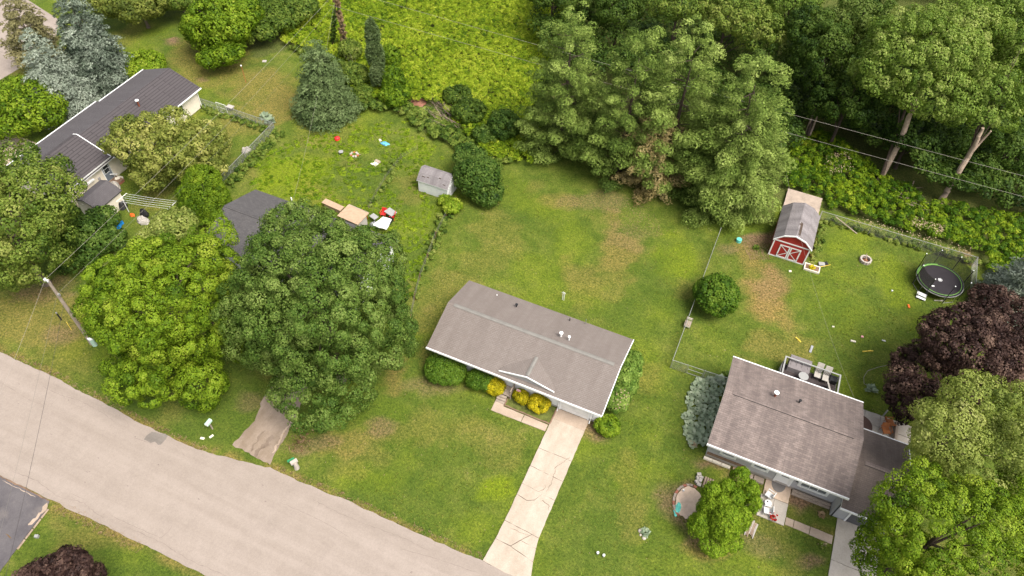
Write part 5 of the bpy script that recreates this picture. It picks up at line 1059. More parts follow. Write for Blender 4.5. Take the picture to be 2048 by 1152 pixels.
def mass(name, polys, spacing, hfun, r, leaf, mat, tint=.5, tvar=.15, n=60, tfun=None, flat=.8, layers=1, keep=None):
    pts = []
    for poly in polys:
        a = np.array([p[:2] for p in poly]); lo, hi = a.min(0), a.max(0); xs = np.arange(lo[0], hi[0], spacing); ys = np.arange(lo[1], hi[1], spacing)
        X, Y = np.meshgrid(xs, ys); X = X.ravel() + rng.uniform(-.5, .5, X.size)*spacing; Y = Y.ravel() + rng.uniform(-.5, .5, Y.size)*spacing
        k = inside(poly, X, Y); pts.append(np.c_[X[k], Y[k]])
    p = np.concatenate(pts)
    if keep is not None: p = p[keep(p[:, 0], p[:, 1])]
    C = []
    for l in range(layers):
        h = hfun(p[:, 0], p[:, 1]); C.append(np.c_[p + rng.normal(0, spacing*.2, p.shape), h*(1 - .35*l)])
    C = np.concatenate(C); K = len(C)
    tn = rng.normal(0, tvar, K) + (tfun(C[:, 0], C[:, 1]) if tfun else 0)
    R = frames(np.tile([0, 0, 1.], (K, 1)) + rng.normal(0, .25, (K, 3)))
    rot = np.stack([np.arctan2(R[:, 2, 1], R[:, 2, 2]), -np.arcsin(np.clip(R[:, 2, 0], -1, 1)), np.arctan2(R[:, 1, 0], R[:, 0, 0])], 1)
    rad = r*rng.uniform(.7, 1.3, K); scl = np.stack([rad, rad, rad*flat], 1)
    return gn_scatter(name, mat, C, rot, scl, tn, [(c, t, b, tn_ + tint, leaf/r) for c, t, b, tn_ in TPL[('leaf', n)]])
inview = lambda x, y: ((x*CR[0] + y*CR[1] - CAM_H*CR[2]) < .0) | True
def visible(x, y, z=0, m=120):
    v = np.stack([x, y, np.full_like(x, z - CAM_H)], -1); d = v @ CF; X = 1024 + FPX*(v @ CR)/d; Y = 576 - FPX*(v @ CU)/d
    return (X > -m) & (X < 2048+m) & (Y > -m) & (Y < 1152+m)
mass('meadow_growth', [MEADOW_IN], .43, lambda x, y: .35 + .7*fnoise(x, y, 3.0) + .25*fnoise(x, y, .9), .38, .095, 'meadow', .56, .17, 60, lambda x, y: (fnoise(x, y, 5)-.5)*.5 + (fnoise(x, y, 1.5)-.5)*.3, .7, keep=lambda x, y: visible(x, y, m=60))
edge = [U(*p) for p in ((575, 100), (620, 90), (690, 130), (700, 200), (740, 212), (800, 208), (850, 225), (905, 240), (960, 240), (1010, 290), (1020, 330), (1000, 340), (930, 310), (880, 285), (830, 258), (790, 225), (730, 225), (680, 205), (660, 130), (600, 112))]
mass('undergrowth', [edge], .5, lambda x, y: .2 + .8*fnoise(x, y, 2.0), .38, .12, 'leaf_mid', .48, .15, 60, lambda x, y: (fnoise(x, y, 2.5)-.5)*.6)
mass('undergrowth', [SCRUB], .48, lambda x, y: .1 + .8*fnoise(x, y, 1.6) + .7*vnoise(x, y, .7)**2, .38, .11, 'meadow', .34, .19, 60, lambda x, y: (fnoise(x, y, 3)-.5)*.8 - .12)
wood_floor = [U(*p) for p in ((1570, 300), (1640, 262), (1760, 350), (1850, 410), (2090, 450), (2250, 420), (2200, 120), (1900, 60), (1600, 60), (1560, 150))]
mass('woodland_understory', [wood_floor], .75, lambda x, y: 1.3 + 4.2*fnoise(x, y, 4.0)**1.3, .8, .15, 'leaf_woods', .40, .13, 90, lambda x, y: (fnoise(x, y, 4)-.5)*.35, keep=lambda x, y: visible(x, y, m=80))
under = [U(*p) for p in ((1050, 90), (1580, 60), (1580, 330), (1480, 340), (1250, 230), (1120, 180))]
back = [U(*p) for p in ((1070, 60), (1200, 60), (1600, 80), (1600, -20), (2150, 60), (2250, -420), (1050, -420))]
mass('woodland_canopy', [back, under], 1.0, lambda x, y: 1.5 + 5.5*fnoise(x, y, 6), 1.0, .15, 'leaf_woods', .38, .13, 90, lambda x, y: (fnoise(x, y, 5)-.5)*.4, keep=lambda x, y: visible(x, y, 3, m=190))
fe = lambda pts, w: [(x, y) for x, y in pts]
def band(a, b, w):
    dx, dy = b[0]-a[0], b[1]-a[1]; l = math.hypot(dx, dy); nx, ny = -dy/l*w/2, dx/l*w/2
    return [(a[0]+nx, a[1]+ny), (b[0]+nx, b[1]+ny), (b[0]-nx, b[1]-ny), (a[0]-nx, a[1]-ny)]
A_ = [band(U(912, 400), U(880, 455), 1.3), band(U(885, 450), U(850, 530), 1.0), band(U(850, 530), U(832, 600), .5), band(U(400, 215), U(540, 262), .9), band(U(560, 262), U(450, 370), 2.0), band(U(1645, 440), U(1960, 528), .9), band(U(1650, 440), U(1625, 520), .7), band(U(770, 345), U(800, 320), .7), band(U(735, 420), U(790, 350), .35)]
mass('fence_weeds', A_, .40, lambda x, y: .02 + .40*fnoise(x, y, 1.2), .25, .09, 'leaf_mid', .55, .18, 60, lambda x, y: (fnoise(x, y, 2)-.5)*.5)
# white and cream flower heads among the scrub
def sprinkle(name, polys, count, mat, zr, size, tint=.9, keep=None):
    C = np.concatenate([rnd_in(pl, count) for pl in polys]); 
    if keep is not None: C = C[keep(C[:, 0], C[:, 1])]
    n = len(C); c = np.c_[C, rng.uniform(*zr, n)]; t = unit(rng.normal(size=(n, 3))*[1, 1, .35]); b = np.cross(t, unit(rng.normal(size=(n, 3))*[.3, .3, 1])); s = size*rng.uniform(.5, 1.3, (n, 1))
    o = quads_object(name, c, t*s, b*s*.8, tint + rng.normal(0, .1, n), mat); o['kind'] = 'stuff'; return o
sprinkle('scrub_blossom', [[U(*p) for p in ((1640, 330), (1690, 320), (1700, 355), (1650, 365))], [U(*p) for p in ((1820, 450), (1880, 470), (1870, 485), (1810, 465))], band(U(1700, 455), U(1930, 520), .8)], 420, 'straw', (.9, 1.5), .07, 1)
# long grass: blades standing over the mown lawn
def blades(name, polys, per_m2, h, mat, tint=.5, lean=.5, w=.018, keep=None, cap=60000):
    C = []
    for pl in polys:
        a = np.array([p[:2] for p in pl]); box = np.prod(a.max(0) - a.min(0)); C.append(rnd_in(pl, int(box*per_m2)))
    C = np.concatenate(C)
    if keep is not None: C = C[keep(C[:, 0], C[:, 1])]
    C = C[:cap]; n = len(C); hh = h*rng.uniform(.5, 1.3, n)
    T_ = []
    for k in range(5):
        m_ = 7; d = unit(np.c_[rng.normal(0, lean, (m_, 2)), np.ones(m_)]); q_ = rng.uniform(.5, 1, (m_, 1)); b_ = unit(np.cross(d, rng.normal(size=(m_, 3))))*(w/h)*rng.uniform(.7, 1.4, (m_, 1))
        T_.append((d*q_*.5 + np.c_[rng.normal(0, .35, (m_, 2)), np.zeros(m_)], d*q_*.5, b_, tint + rng.normal(0, .15, m_), 1.0))
    return gn_scatter(name, mat, np.c_[C, np.zeros(n)], np.c_[np.zeros((n, 2)), rng.uniform(0, 6.28, n)], np.c_[hh, hh, hh], rng.normal(0, .08, n) + (fnoise(C[:, 0], C[:, 1], 3)-.5)*.5, T_)
lawnp = [U(*p) for p in ((-60, 560), (-60, 720), (400, 905), (1000, 1145), (1250, 1290), (2100, 1290), (2100, 600), (1900, 480), (1560, 480), (1000, 330), (600, 190), (480, 100), (250, 60), (120, 320), (140, 540))]
solid = lambda x, y: ~(((x > -19.6) & (x < -4.3) & (y > 30.9) & (y < 37.9)) | ((x > 4.3) & (x < 18.4) & (y > 28.7) & (y < 39.4)) | ((x > -8.4) & (x < -4.4) & (y < 31)) | ((y < 17.2) & (y > 7.3)) | ((x > -69) & (x < -61) & (y > 31) & (y < 51.5)) | ((x > 4.6) & (x < 8.4) & (y > 56.4) & (y < 61.6)) | ((x > -31.3) & (x < -27.7) & (y > 49.5) & (y < 52)) | ((x > -45) & (x < -28) & (y > 31.5) & (y < 40)) | ((x > -13) & (x < -7.9) & (y > 28.4) & (y < 31)) | ((x > -31) & (x < -26) & (y < 24) & (y > 15)))
blades('lawn_grass', [lawnp], 8, .075, 'grass_blade', .62, .9, .03, keep=lambda x, y: solid(x, y) & visible(x, y, m=20) & (fnoise(x, y, 1.6) > .36), cap=60000)
cl = [U(*p) for p in ((480, 330), (640, 260), (830, 240), (900, 300), (870, 330), (830, 380), (905, 410), (860, 480), (835, 590), (800, 600), (700, 470), (600, 400), (500, 370))]
mass('clover_cover', [cl], .5, lambda x, y: .02 + .0*x, .26, .07, 'meadow', .42, .09, 60, lambda x, y: (fnoise(x, y, 4)-.5)*.4, flat=.35, keep=lambda x, y: solid(x, y) & (fnoise(x, y, 1.1) > .47))
VR = [[(x0, wy-.0), (x1, wy2-.0), (x1, wy2+.5), (x0, wy+.5)] for (x0, wy), (x1, wy2) in zip(ROAD_N[1:9], ROAD_N[2:10])]
blades('verge_grass', VR + [[(-39, 7.9), (-20, 8.0), (-20, 7.3), (-39, 7.0)]], 30, .14, 'straw', .45, .9, .02, keep=lambda x, y: ~((x > -31) & (x < -26)) & ~((x > -8.3) & (x < -4.4)))

# ---------------------------------------------------------------- fences
def fence(label, pts, h=1.2, posts=None, mat='galvanised', gate=None, wire='galvanised', pitch=.14):
    t = thing('chain_link_fence', label, 'fence', (pts[0][0], pts[0][1], 0))
    for a, b in zip(pts, pts[1:]):
        L = math.hypot(b[0]-a[0], b[1]-a[1]); n = max(1, round(L/2.6)); dx, dy = (b[0]-a[0])/L, (b[1]-a[1])/L
        for i in range(n + (1 if b is pts[-1] else 0)):
            x, y = a[0]+dx*L*i/n, a[1]+dy*L*i/n; m = MB(); m.tube([(x, y, 0), (x, y, h+.04)], .032 if i else .042, 6); m.build('post', mat, t)
        m = MB(); m.tube([(a[0], a[1], h), (b[0], b[1], h)], .026, 6); m.build('top_rail', mat, t)
        m = MB(); k = int(L/pitch); w = .006
        for i in range(-int(h/pitch), k + 1):
            for s in (1, -1):
                s0, s1 = i*pitch, i*pitch + h; z0, z1 = 0.0, h
                lo, hi = max(s0, 0), min(s1, L)
                if hi - lo < .05: continue
                za, zb = lo - s0, hi - s0
                if s < 0: za, zb = h - za, h - zb
                p = (a[0]+dx*lo, a[1]+dy*lo, za); q = (a[0]+dx*hi, a[1]+dy*hi, zb)
                m.face([(p[0], p[1], p[2]-w), (q[0], q[1], q[2]-w), (q[0], q[1], q[2]+w), (p[0], p[1], p[2]+w)]); m.face([(p[0]-dy*w, p[1]+dx*w, p[2]), (q[0]-dy*w, q[1]+dx*w, q[2]), (q[0]+dy*w, q[1]-dx*w, q[2]), (p[0]+dy*w, p[1]-dx*w, p[2])])
        m.build('wire_mesh', wire, t)
    return t
def gate(parent, p, q, h, mat):
    m = MB()
    for a, b in (((*p, .08), (*p, h)), ((*q, .08), (*q, h)), ((*p, h), (*q, h)), ((*p, .08), (*q, .08)), ((*p, h*.55), (*q, h*.55))): m.tube([a, b], .024, 6)
    return m.build('gate', mat, parent)
f1 = fence('chain link fence from the barn platform round the trampoline lawn', [(8.52, 62.6), (8.6, 63.85), (23.75, 63.85), (23.6, 56.0), (23.4, 52.0)])
m = MB(); m.tube([(10.0, 63.75, 1.1), (12.6, 63.4, .05)], .05, 5); m.build('brace_board', 'wood_deck', f1)
f2 = fence('chain link fence between the two back lawns with a gate by the grey house', [(-.43, 56.8), (-.45, 38.99), (.9, 39.05)]); gate(f2, (1.0, 39.06), (2.3, 39.1), 1.2, 'galvanised')
f2b = fence('short chain link fence run ending at the grey house corner', [(2.4, 39.1), (4.35, 39.2)])
f3 = fence('weedy chain link fence with a white gate round the long house yard', [(-61.0, 51.4), (-50.9, 51.35), (-50.3, 40.2)]); gate(f3, (-58.9, 51.46), (-57.5, 51.44), 1.35, 'white_paint')
f4 = thing('old_wire_fence', 'rusty low wire fence between the clover lawn and the ranch house lawn', 'fence', (U(905, 425)[0], U(905, 425)[1], 0))
fp = [U(*p) for p in ((912, 405), (893, 435), (872, 475), (855, 520), (840, 560), (830, 600), (822, 640))]
for i, p in enumerate(fp): m = MB(); m.tube([(p[0], p[1], 0), (p[0]+.03, p[1], .95)], .025, 5); m.build('post', 'rust', f4)
m = MB()
for z in (.25, .5, .75, .9): m.tube([(p[0], p[1], z) for p in fp], .008, 4)
m.build('wires', 'wire', f4)
f5 = thing('old_wire_fence', 'collapsed wire fence line running from the white shed to the red chairs', 'fence', (U(800, 320)[0], U(800, 320)[1], 0))
fp = [U(*p) for p in ((836, 300), (803, 318), (770, 360), (752, 392), (738, 420))]
for p in fp: m = MB(); m.tube([(p[0], p[1], 0), (p[0]+random.uniform(-.1, .1), p[1], .8)], .02, 5); m.build('post', 'wood_brown', f5)
m = MB()
for z in (.2, .4, .6): m.tube([(p[0], p[1], z+random.uniform(-.05, .05)) for p in fp], .008, 4)
m.build('wires', 'wire', f5)

# ---------------------------------------------------------------- poles and wires
up = U(184, 688); tp = U(95, 560, 8.6)
pl = thing('utility_pole', 'grey wooden utility pole beside the yellow green maple', 'pole', (up[0], up[1], 0))
m = MB(); m.tube([up, ((up[0]+tp[0])/2, (up[1]+tp[1])/2, 4.3), tp], [.17, .15, .12], 10); m.build('pole', 'wood_weathered', pl)
for dx, dz in ((-.18, .02), (.16, .1), (0, .22)):
    m = MB(); m.disc((tp[0]+dx, tp[1]-.1), .07, tp[2]+dz-.08, tp[2]+dz+.08, 8); m.build('insulator', 'porcelain', pl)
m = MB(); m.tube([(tp[0]-.25, tp[1]-.1, tp[2]-.1), (tp[0]+.25, tp[1]-.1, tp[2]-.1)], .04, 5); m.build('crossarm', 'galvanised', pl)
lerp = lambda a, b, t: tuple(a[i]*(1-t)+b[i]*t for i in range(3))
mp = lerp(up, tp, .80); mp2 = lerp(up, tp, .66); m = MB(); m.obox((mp[0]+.15, mp[1], mp[2]), (.12, .08, .1)); m.build('bracket', 'galvanised', pl)
pc = U(190, 690); cab = thing('cable_pedestal', 'pale green cable pedestal at the foot of the utility pole', 'utility box', (pc[0], pc[1], 0))
m = MB(); m.disc(pc, .24, 0, .95, 12, ry=.2); m.build('body', 'utility_green', cab); m = MB(); m.disc(pc, .27, .952, 1.06, 12, ry=.23); m.build('lid', 'porcelain', cab)
dp, dt = U(693, 102), U(673, -5, 7.3)
sn = thing('old_pole', 'weathered pole wrapped in dead vines at the meadow edge', 'pole', (dp[0], dp[1], 0))
m = MB(); m.tube([dp, lerp(dp, dt, .5), dt, lerp(dp, dt, 1.15)], [.18, .16, .13, .12], 9); m.build('pole', 'bark_dark', sn)
P = np.array([lerp(dp, dt, q) for q in rng.uniform(.12, 1.0, 90)]) + rng.normal(0, .16, (90, 3)); c, t_, b_, s_ = clumps(P, unit(rng.normal(size=(90, 3))), np.full(90, .22), .08, np.full(90, .35), 'leaf', 60)
quads_object('vines', c, t_, b_, s_, 'straw', sn, ORG[sn.name])
dp2 = U(665, 98); sn2 = thing('old_pole', 'ivy covered stay pole left of the dead vine pole', 'pole', (dp2[0], dp2[1], 0)); e2 = U(671, 10, 6.5)
m = MB(); m.tube([dp2, e2], [.1, .06], 7); m.build('pole', 'bark_dark', sn2)
P = np.array([lerp(dp2, e2, q) for q in rng.uniform(0, .9, 70)]) + rng.normal(0, .16, (70, 3)); c, t_, b_, s_ = clumps(P, unit(rng.normal(size=(70, 3))), np.full(70, .2), .08, np.full(70, .25), 'leaf', 60)
quads_object('ivy', c, t_, b_, s_, 'leaf_mid', sn2, ORG[sn2.name])
def cable(label, a, b, sag=.5, r=.014, mat='wire_pale', n=26):
    r = r*.62
    m = MB(); m.tube([(a[0]+(b[0]-a[0])*i/n, a[1]+(b[1]-a[1])*i/n, a[2]+(b[2]-a[2])*i/n - sag*4*(i/n)*(1-i/n)) for i in range(n+1)], r, 4)
    o = m.build('overhead_cable', mat, None, o0=tuple(a)); return props(o, label, 'cable', 'overhead cables')
cable('upper power line from the utility pole to the vine covered pole', (tp[0], tp[1]-.1, tp[2]+.2), (dt[0], dt[1], 8.0), .5, .017)
cable('lower thin line between the utility pole and the vine covered pole', mp, (dt[0]-.4, dt[1], 6.3), .7, .012)
cable('dark line running beside the lower thin one across the long house yard', mp2, (dt[0]+.4, dt[1]-.6, 5.4), .9, .009, 'wire')
cable('pale line leaving the pole top across the street', (tp[0]-.18, tp[1]-.1, tp[2]), (-32.5, -10, 8.2), .9, .014)
cable('thin dark dashed line crossing the street', mp, (-27.0, -10, 6.0), .5, .012, 'wire')
cable('thickest black cable crossing the street', mp2, (-26.0, -10, 5.6), .7, .02, 'wire_black')
cable('upper line passing in front of the wood at the right', (dt[0], dt[1], 8.6), (60, 68.5, 8.8), .6, .02)
cable('lower line passing in front of the wood at the right', (dt[0]+.3, dt[1]-2, 7.4), (60, 66.0, 8.2), .4, .02)
sv = U(650, 190, 7.0); cable('service line dropping from the spruce side to the charcoal roof', (dt[0]-.3, dt[1], 7.0), (-40.0, 40.3, 3.0), .8, .011)
cable('service line reaching over the red barn to the deck of the grey house', (1.5, 66.9, 7.6), (13.9, 40.1, 3.3), 1.6, .011)
# street post and marker by the pole
q = U(123, 640); b = thing('marker_post', 'short black marker post on the roadside lawn', 'post', (q[0], q[1], 0)); m = MB(); m.tube([q, (q[0], q[1], 1.0)], .07, 8); m.build('post', 'black_plastic', b); m = MB(); m.disc(q, .075, 1.001, 1.09, 8); m.build('cap', 'galvanised', b)
q = U(143, 660); m = MB(); m.tube([q, (q[0]-.12, q[1]+.1, 1.0)], .025, 5); props(m.build('marker_stake', 'yellow_plastic', None, o0=q), 'thin yellow marker stake beside the black marker post', 'stake')

# ---------------------------------------------------------------- small things
def rootobj(mb, name, mat, at, label, cat_, group=None): return props(mb.build(name, mat, None, o0=(at[0], at[1], 0)), label, cat_, group)
# trampoline
tc = (18.6, 57.2)
ct = U(1880, 560, .85); tc = (ct[0], ct[1]); RT = 2.14
tr = thing('trampoline', 'round black trampoline with lime green pad and safety net', 'trampoline', (tc[0], tc[1], 0))
m = MB(); m.disc(tc, RT-.22, .86, .875, 40); m.build('jumping_mat', 'tramp_mat', tr)
def ring(mb, c, ra, rb, z0, z1, n=48, a0=0, a1=2*math.pi):
    for i in range(n):
        a, b = a0+(a1-a0)*i/n, a0+(a1-a0)*(i+1)/n; p = lambda r, w, z: (c[0]+r*math.cos(w), c[1]+r*math.sin(w), z)
        mb.face([p(ra, a, z1), p(rb, a, z1), p(rb, b, z1), p(ra, b, z1)]); mb.face([p(rb, a, z0), p(rb, b, z0), p(rb, b, z1), p(rb, a, z1)]); mb.face([p(ra, b, z0), p(ra, a, z0), p(ra, a, z1), p(ra, b, z1)])
    return mb
m = MB(); ring(m, tc, RT-.205, RT-.155, .85, .91); m.build('pad', 'lime', tr)
m = MB(); ring(m, tc, RT-.15, RT-.0, .85, .89); m.build('pad_edge', 'black_plastic', tr)
m = MB(); ring(m, tc, RT+.002, RT+.05, .80, .86); m.build('frame_ring', 'galvanised', tr)
m = MB(); ring(m, tc, RT-.2, RT+.02, .912, .93, 16, math.radians(100), math.radians(185)); m.build('folded_pad', 'lime', tr)
for i in range(8):
    a = i*math.pi/4 + .3; x, y = tc[0]+(RT+.12)*math.cos(a), tc[1]+(RT+.12)*math.sin(a)
    m = MB(); m.tube([(x, y, 0), (x, y, .8), (tc[0]+(RT+.18)*math.cos(a), tc[1]+(RT+.18)*math.sin(a), 2.55)], .035, 6); m.build('net_pole', 'black_plastic', tr)
    m = MB(); m.disc((tc[0]+(RT+.18)*math.cos(a), tc[1]+(RT+.18)*math.sin(a)), .05, 2.552, 2.62, 8); m.build('pole_cap', 'porcelain', tr)
    if i % 2 == 0: m = MB(); b_ = a+.5; m.tube([(tc[0]+RT*math.cos(a), tc[1]+RT*math.sin(a), .8), (tc[0]+(RT+.1)*math.cos(a), tc[1]+(RT+.1)*math.sin(a), .04), (tc[0]+(RT+.1)*math.cos(b_), tc[1]+(RT+.1)*math.sin(b_), .04), (tc[0]+RT*math.cos(b_), tc[1]+RT*math.sin(b_), .8)], .024, 6); m.build('leg', 'galvanised', tr)
m = MB()
for i in range(-1, 5):
    a, b_ = i*math.pi/4+.3, (i+1)*math.pi/4+.3; ra, rb = RT-.1, RT+.14
    for k in range(4):
        w0, w1 = a+(b_-a)*k/4, a+(b_-a)*(k+1)/4; s0, s1 = 1-.05*math.sin(math.pi*k/4), 1-.05*math.sin(math.pi*(k+1)/4); c0, c1 = 2.5-.12*math.sin(math.pi*k/4), 2.5-.12*math.sin(math.pi*(k+1)/4)
        m.face([(tc[0]+ra*math.cos(w0), tc[1]+ra*math.sin(w0), .9), (tc[0]+ra*math.cos(w1), tc[1]+ra*math.sin(w1), .9), (tc[0]+rb*s1*math.cos(w1), tc[1]+rb*s1*math.sin(w1), c1), (tc[0]+rb*s0*math.cos(w0), tc[1]+rb*s0*math.sin(w0), c0)])
m.build('safety_net', 'net_black', tr)
m = MB(); ring(m, tc, .15, .2, .877, .884, 16); m.disc(tc, .1, .876, .883, 12); m.build('centre_mark', 'white_plastic', tr)
q = U(1866, 572, .9); m = MB(); m.obox((q[0], q[1], .90), (.13, .07, .02), .4); rootobj(m, 'shoe', 'white_plastic', q, 'white shoe lying on the trampoline mat', 'shoe')
q = U(1838, 595, .0); ld = thing('trampoline_step', 'white two tread step at the edge of the trampoline', 'steps', (q[0], q[1], 0))
for k, (o_, z) in enumerate(((0, .35), (-.33, .18))): m = MB(); m.obox((q[0]+.1, q[1]+.15+o_, z), (.42, .13 if k else .2, .03), -.15); m.build('tread', 'white_plastic', ld)
for s in (-1, 1): m = MB(); m.tube([(q[0]+.1+s*.36, q[1]-.35, 0), (q[0]+.1+s*.36, q[1]+.4, .82)], .02, 5); m.build('side_rail', 'black_plastic', ld)
# fire pit
q = U(1730, 522); fp_ = thing('fire_pit', 'round stone fire ring on the trampoline lawn with a stick inside', 'fire pit', (q[0], q[1], 0))
for i in range(12):
    a = i*math.pi/6; m = MB(); m.obox((q[0]+.48*math.cos(a), q[1]+.48*math.sin(a), .16), (.08, .115, .16), a); m.build('stone', 'stone', fp_)
m = MB(); m.disc(q, .4, 0, .06, 16); m.build('ash', 'bark_dark', fp_); m = MB(); m.tube([(q[0]+.05, q[1]-.2, .08), (q[0]-.1, q[1]+.45, .6)], .035, 5); m.build('stick', 'dead_wood', fp_)
for i in range(4): m = MB(); a = i*1.1; m.tube([(q[0]-.25*math.cos(a), q[1]-.25*math.sin(a), .1), (q[0]+.25*math.cos(a), q[1]+.25*math.sin(a), .13)], .035, 5); m.build('log', 'wood_stained', fp_)
# planter and tools by the barn
q = U(1623, 538); pb = thing('raised_planter', 'white edged raised planter at the right corner of the red barn', 'planter', (q[0], q[1], 0))
for (x0, x1, y0, y1) in ((-.75, .75, -.45, -.35), (-.75, .75, .35, .45), (-.75, -.65, -.35, .35), (.65, .75, -.35, .35)): m = MB(); m.box(q[0]+x0, q[0]+x1, q[1]+y0, q[1]+y1, 0, .22); m.build('side', 'cream_paint', pb)
m = MB(); m.box(q[0]-.65, q[0]+.65, q[1]-.35, q[1]+.35, 0, .14); m.build('earth', 'soil', pb)
rosette(q[0], q[1], .45, 'golden', 'yellow flowering plant in the white edged planter', 'flower_plant', 'plant', None, n=60, z=.1)
for i in range(7): rosette(8.9+random.uniform(-.2, .2), 57+i*.6, .42, 'leaf_pale', 'pale leafy plant along the right side of the red barn', 'border_plant', 'plant', 'plants along the barn side', n=34)['label'] = '%s pale leafy plant from the front along the right side of the red barn' % ('first', 'second', 'third', 'fourth', 'fifth', 'sixth', 'last')[i]
q = U(1646, 533); m = MB(); m.obox((q[0]-.2, q[1]+.1, .12), (.3, .22, .12), .3); rootobj(m, 'grey_tub', 'light_grey_plastic', q, 'grey tub lying right of the barn planter', 'tub')
m = MB(); m.obox((q[0]+.2, q[1]+.35, .12), (.16, .2, .12), .6); rootobj(m, 'black_bucket', 'black_plastic', q, 'black bucket beside the grey tub', 'bucket')
m = MB(); m.tube([(q[0]-.35, q[1]-.35, .1), (q[0]+.6, q[1]+.25, .3)], .03, 5); rootobj(m, 'yellow_shovel', 'yellow_plastic', q, 'yellow handled shovel propped across the tub and bucket', 'shovel')
q = U(1477, 483); m = MB(); m.disc(q, .28, 0, .35, 14); rootobj(m, 'blue_basin', 'turquoise', q, 'pale blue basin under the pine boughs', 'basin')
q = U(1560, 460)
# lawn chair at the fence
q = U(1374, 652); lc = thing('garden_bench', 'small grey wooden bench against the chain link fence', 'bench', (q[0], q[1], 0))
for i in range(4): m = MB(); m.box(q[0]-.3+i*.15, q[0]-.17+i*.15, q[1]-.35, q[1]+.35, .40, .43); m.build('slat', 'wood_weathered', lc)
for sx in (-.28, .26):
    for sy in (-.33, .31): m = MB(); m.box(q[0]+sx, q[0]+sx+.05, q[1]+sy, q[1]+sy+.05, 0, .398 if sy < 0 else .9); m.build('leg', 'wood_weathered', lc)
m = MB(); m.box(q[0]-.27, q[0]+.27, q[1]+.32, q[1]+.35, .6, .85); m.build('backrest', 'cream_paint', lc)
m = MB(); m.box(q[0]-.26, q[0]+.28, q[1]-.36, q[1]-.33, .3, .39); m.build('front_rail', 'cream_paint', lc)
# garden faucet / tap behind ranch house
q = U(1126, 600); cl_ = thing('clothes_post', 'white double clothes post behind the ranch house', 'post', (q[0], q[1], 0))
for s in (-.07, .07): m = MB(); m.tube([(q[0]+s, q[1], 0), (q[0]+s, q[1], 1.15)], .035, 6); m.build('post', 'white_paint', cl_)
m = MB(); m.tube([(q[0]-.2, q[1], 1.0), (q[0]+.2, q[1], 1.0)], .02, 5); m.build('bar', 'white_paint', cl_)
# clothes line and antenna far left
q = U(492, 165); t = thing('clothes_pole', 'thin reddish pole on the dry lawn with a white cap', 'pole', (q[0], q[1], 0)); m = MB(); m.tube([q, (q[0], q[1], 2.3)], .035, 6); m.build('post', 'wood_stained', t); m = MB(); m.disc(q, .09, 2.302, 2.42, 8); m.build('cap', 'porcelain', t)
# clothes airer near the willow
q = U(300, 400); t = thing('clothes_line', 'white clothes line with taut cords between the willow and the cedar', 'clothes line', (q[0], q[1], 0))
a, b = U(243, 395, 2), U(345, 410, 2)
for e in (a, b): m = MB(); m.tube([(e[0], e[1], 0), (e[0], e[1], 2)], .035, 6); m.build('post', 'white_paint', t); m = MB(); m.tube([(e[0], e[1]-.7, 2.0), (e[0], e[1]+.7, 2.0)], .03, 5); m.build('crossbar', 'white_paint', t)
for k in range(5): y = -.6+k*.3; m = MB(); m.tube([(a[0], a[1]+y, 2.02), ((a[0]+b[0])/2, (a[1]+b[1])/2+y, 1.95), (b[0], b[1]+y, 2.02)], .012, 4); m.build('cord', 'porcelain', t)
# things by the cream shed
def heap(name, px, py, rx, ry, h, mat, label, cat_, seed=0, n=16):
    """a crumpled cover: faceted dome with folds"""
    q = U(px, py); r_ = random.Random(seed); m = MB(); rings = []
    for j in range(5):
        f = j/4; rr = math.cos(f*math.pi/2*.92); z = h*math.sin(f*math.pi/2)
        rings.append([(q[0]+rx*rr*math.cos(2*math.pi*i/n)*r_.uniform(.8, 1.15), q[1]+ry*rr*math.sin(2*math.pi*i/n)*r_.uniform(.8, 1.15), max(0, z*r_.uniform(.75, 1.15)) if j else 0) for i in range(n)])
    for j in range(4):
        for i in range(n): m.face([rings[j][i], rings[j][(i+1) % n], rings[j+1][(i+1) % n], rings[j+1][i]])
    m.face(rings[-1]); return rootobj(m, name, mat, q, label, cat_)
heap('blue_tarp', 232, 452, .62, .85, .9, 'blue_tarp', 'crumpled bright blue tarpaulin below the cream shed', 'tarpaulin', 2)
heap('covered_grill', 242, 412, .8, .6, .9, 'black_plastic', 'black covered grill beside the cream shed', 'grill', 3)
heap('covered_grill', 290, 432, .5, .4, .9, 'black_plastic', 'black covered barbecue by the white sheet', 'grill', 4)
heap('white_sheet', 286, 443, .7, .5, .6, 'light_fabric', 'white sheet heaped in front of the black barbecue', 'sheet', 5)
heap('orange_toy', 265, 431, .3, .2, .3, 'orange', 'orange toy between the grills', 'toy', 6)
heap('garden_junk', 228, 375, .75, .6, .7, 'light_fabric', 'pale covered garden furniture right of the cream shed roof', 'furniture', 7)
q = U(226, 365); m = MB(); m.obox((q[0], q[1]+.3, .9), (.6, .05, .04), .5); rootobj(m, 'white_beam', 'white_plastic', q, 'white plastic bench top by the back stoop', 'bench')
heap('garden_junk', 238, 360, .5, .5, .4, 'cream_paint', 'cream coloured pots by the slate door', 'pots', 8)
q = U(462, 220); m = MB(); m.box(q[0]-.4, q[0]+.4, q[1]-.3, q[1]+.3, .4, .5); m.box(q[0]-.3, q[0]-.2, q[1]-.2, q[1]-.1, 0, .4); m.box(q[0]+.2, q[0]+.3, q[1]+.1, q[1]+.2, 0, .4); rootobj(m, 'bird_table', 'light_fabric', q, 'pale bird table among the weeds inside the fence', 'bird table')
heap('dead_branches', 495, 305, .7, .5, .7, 'light_fabric', 'pale dead twigs heaped on the fence', 'twigs', 9)
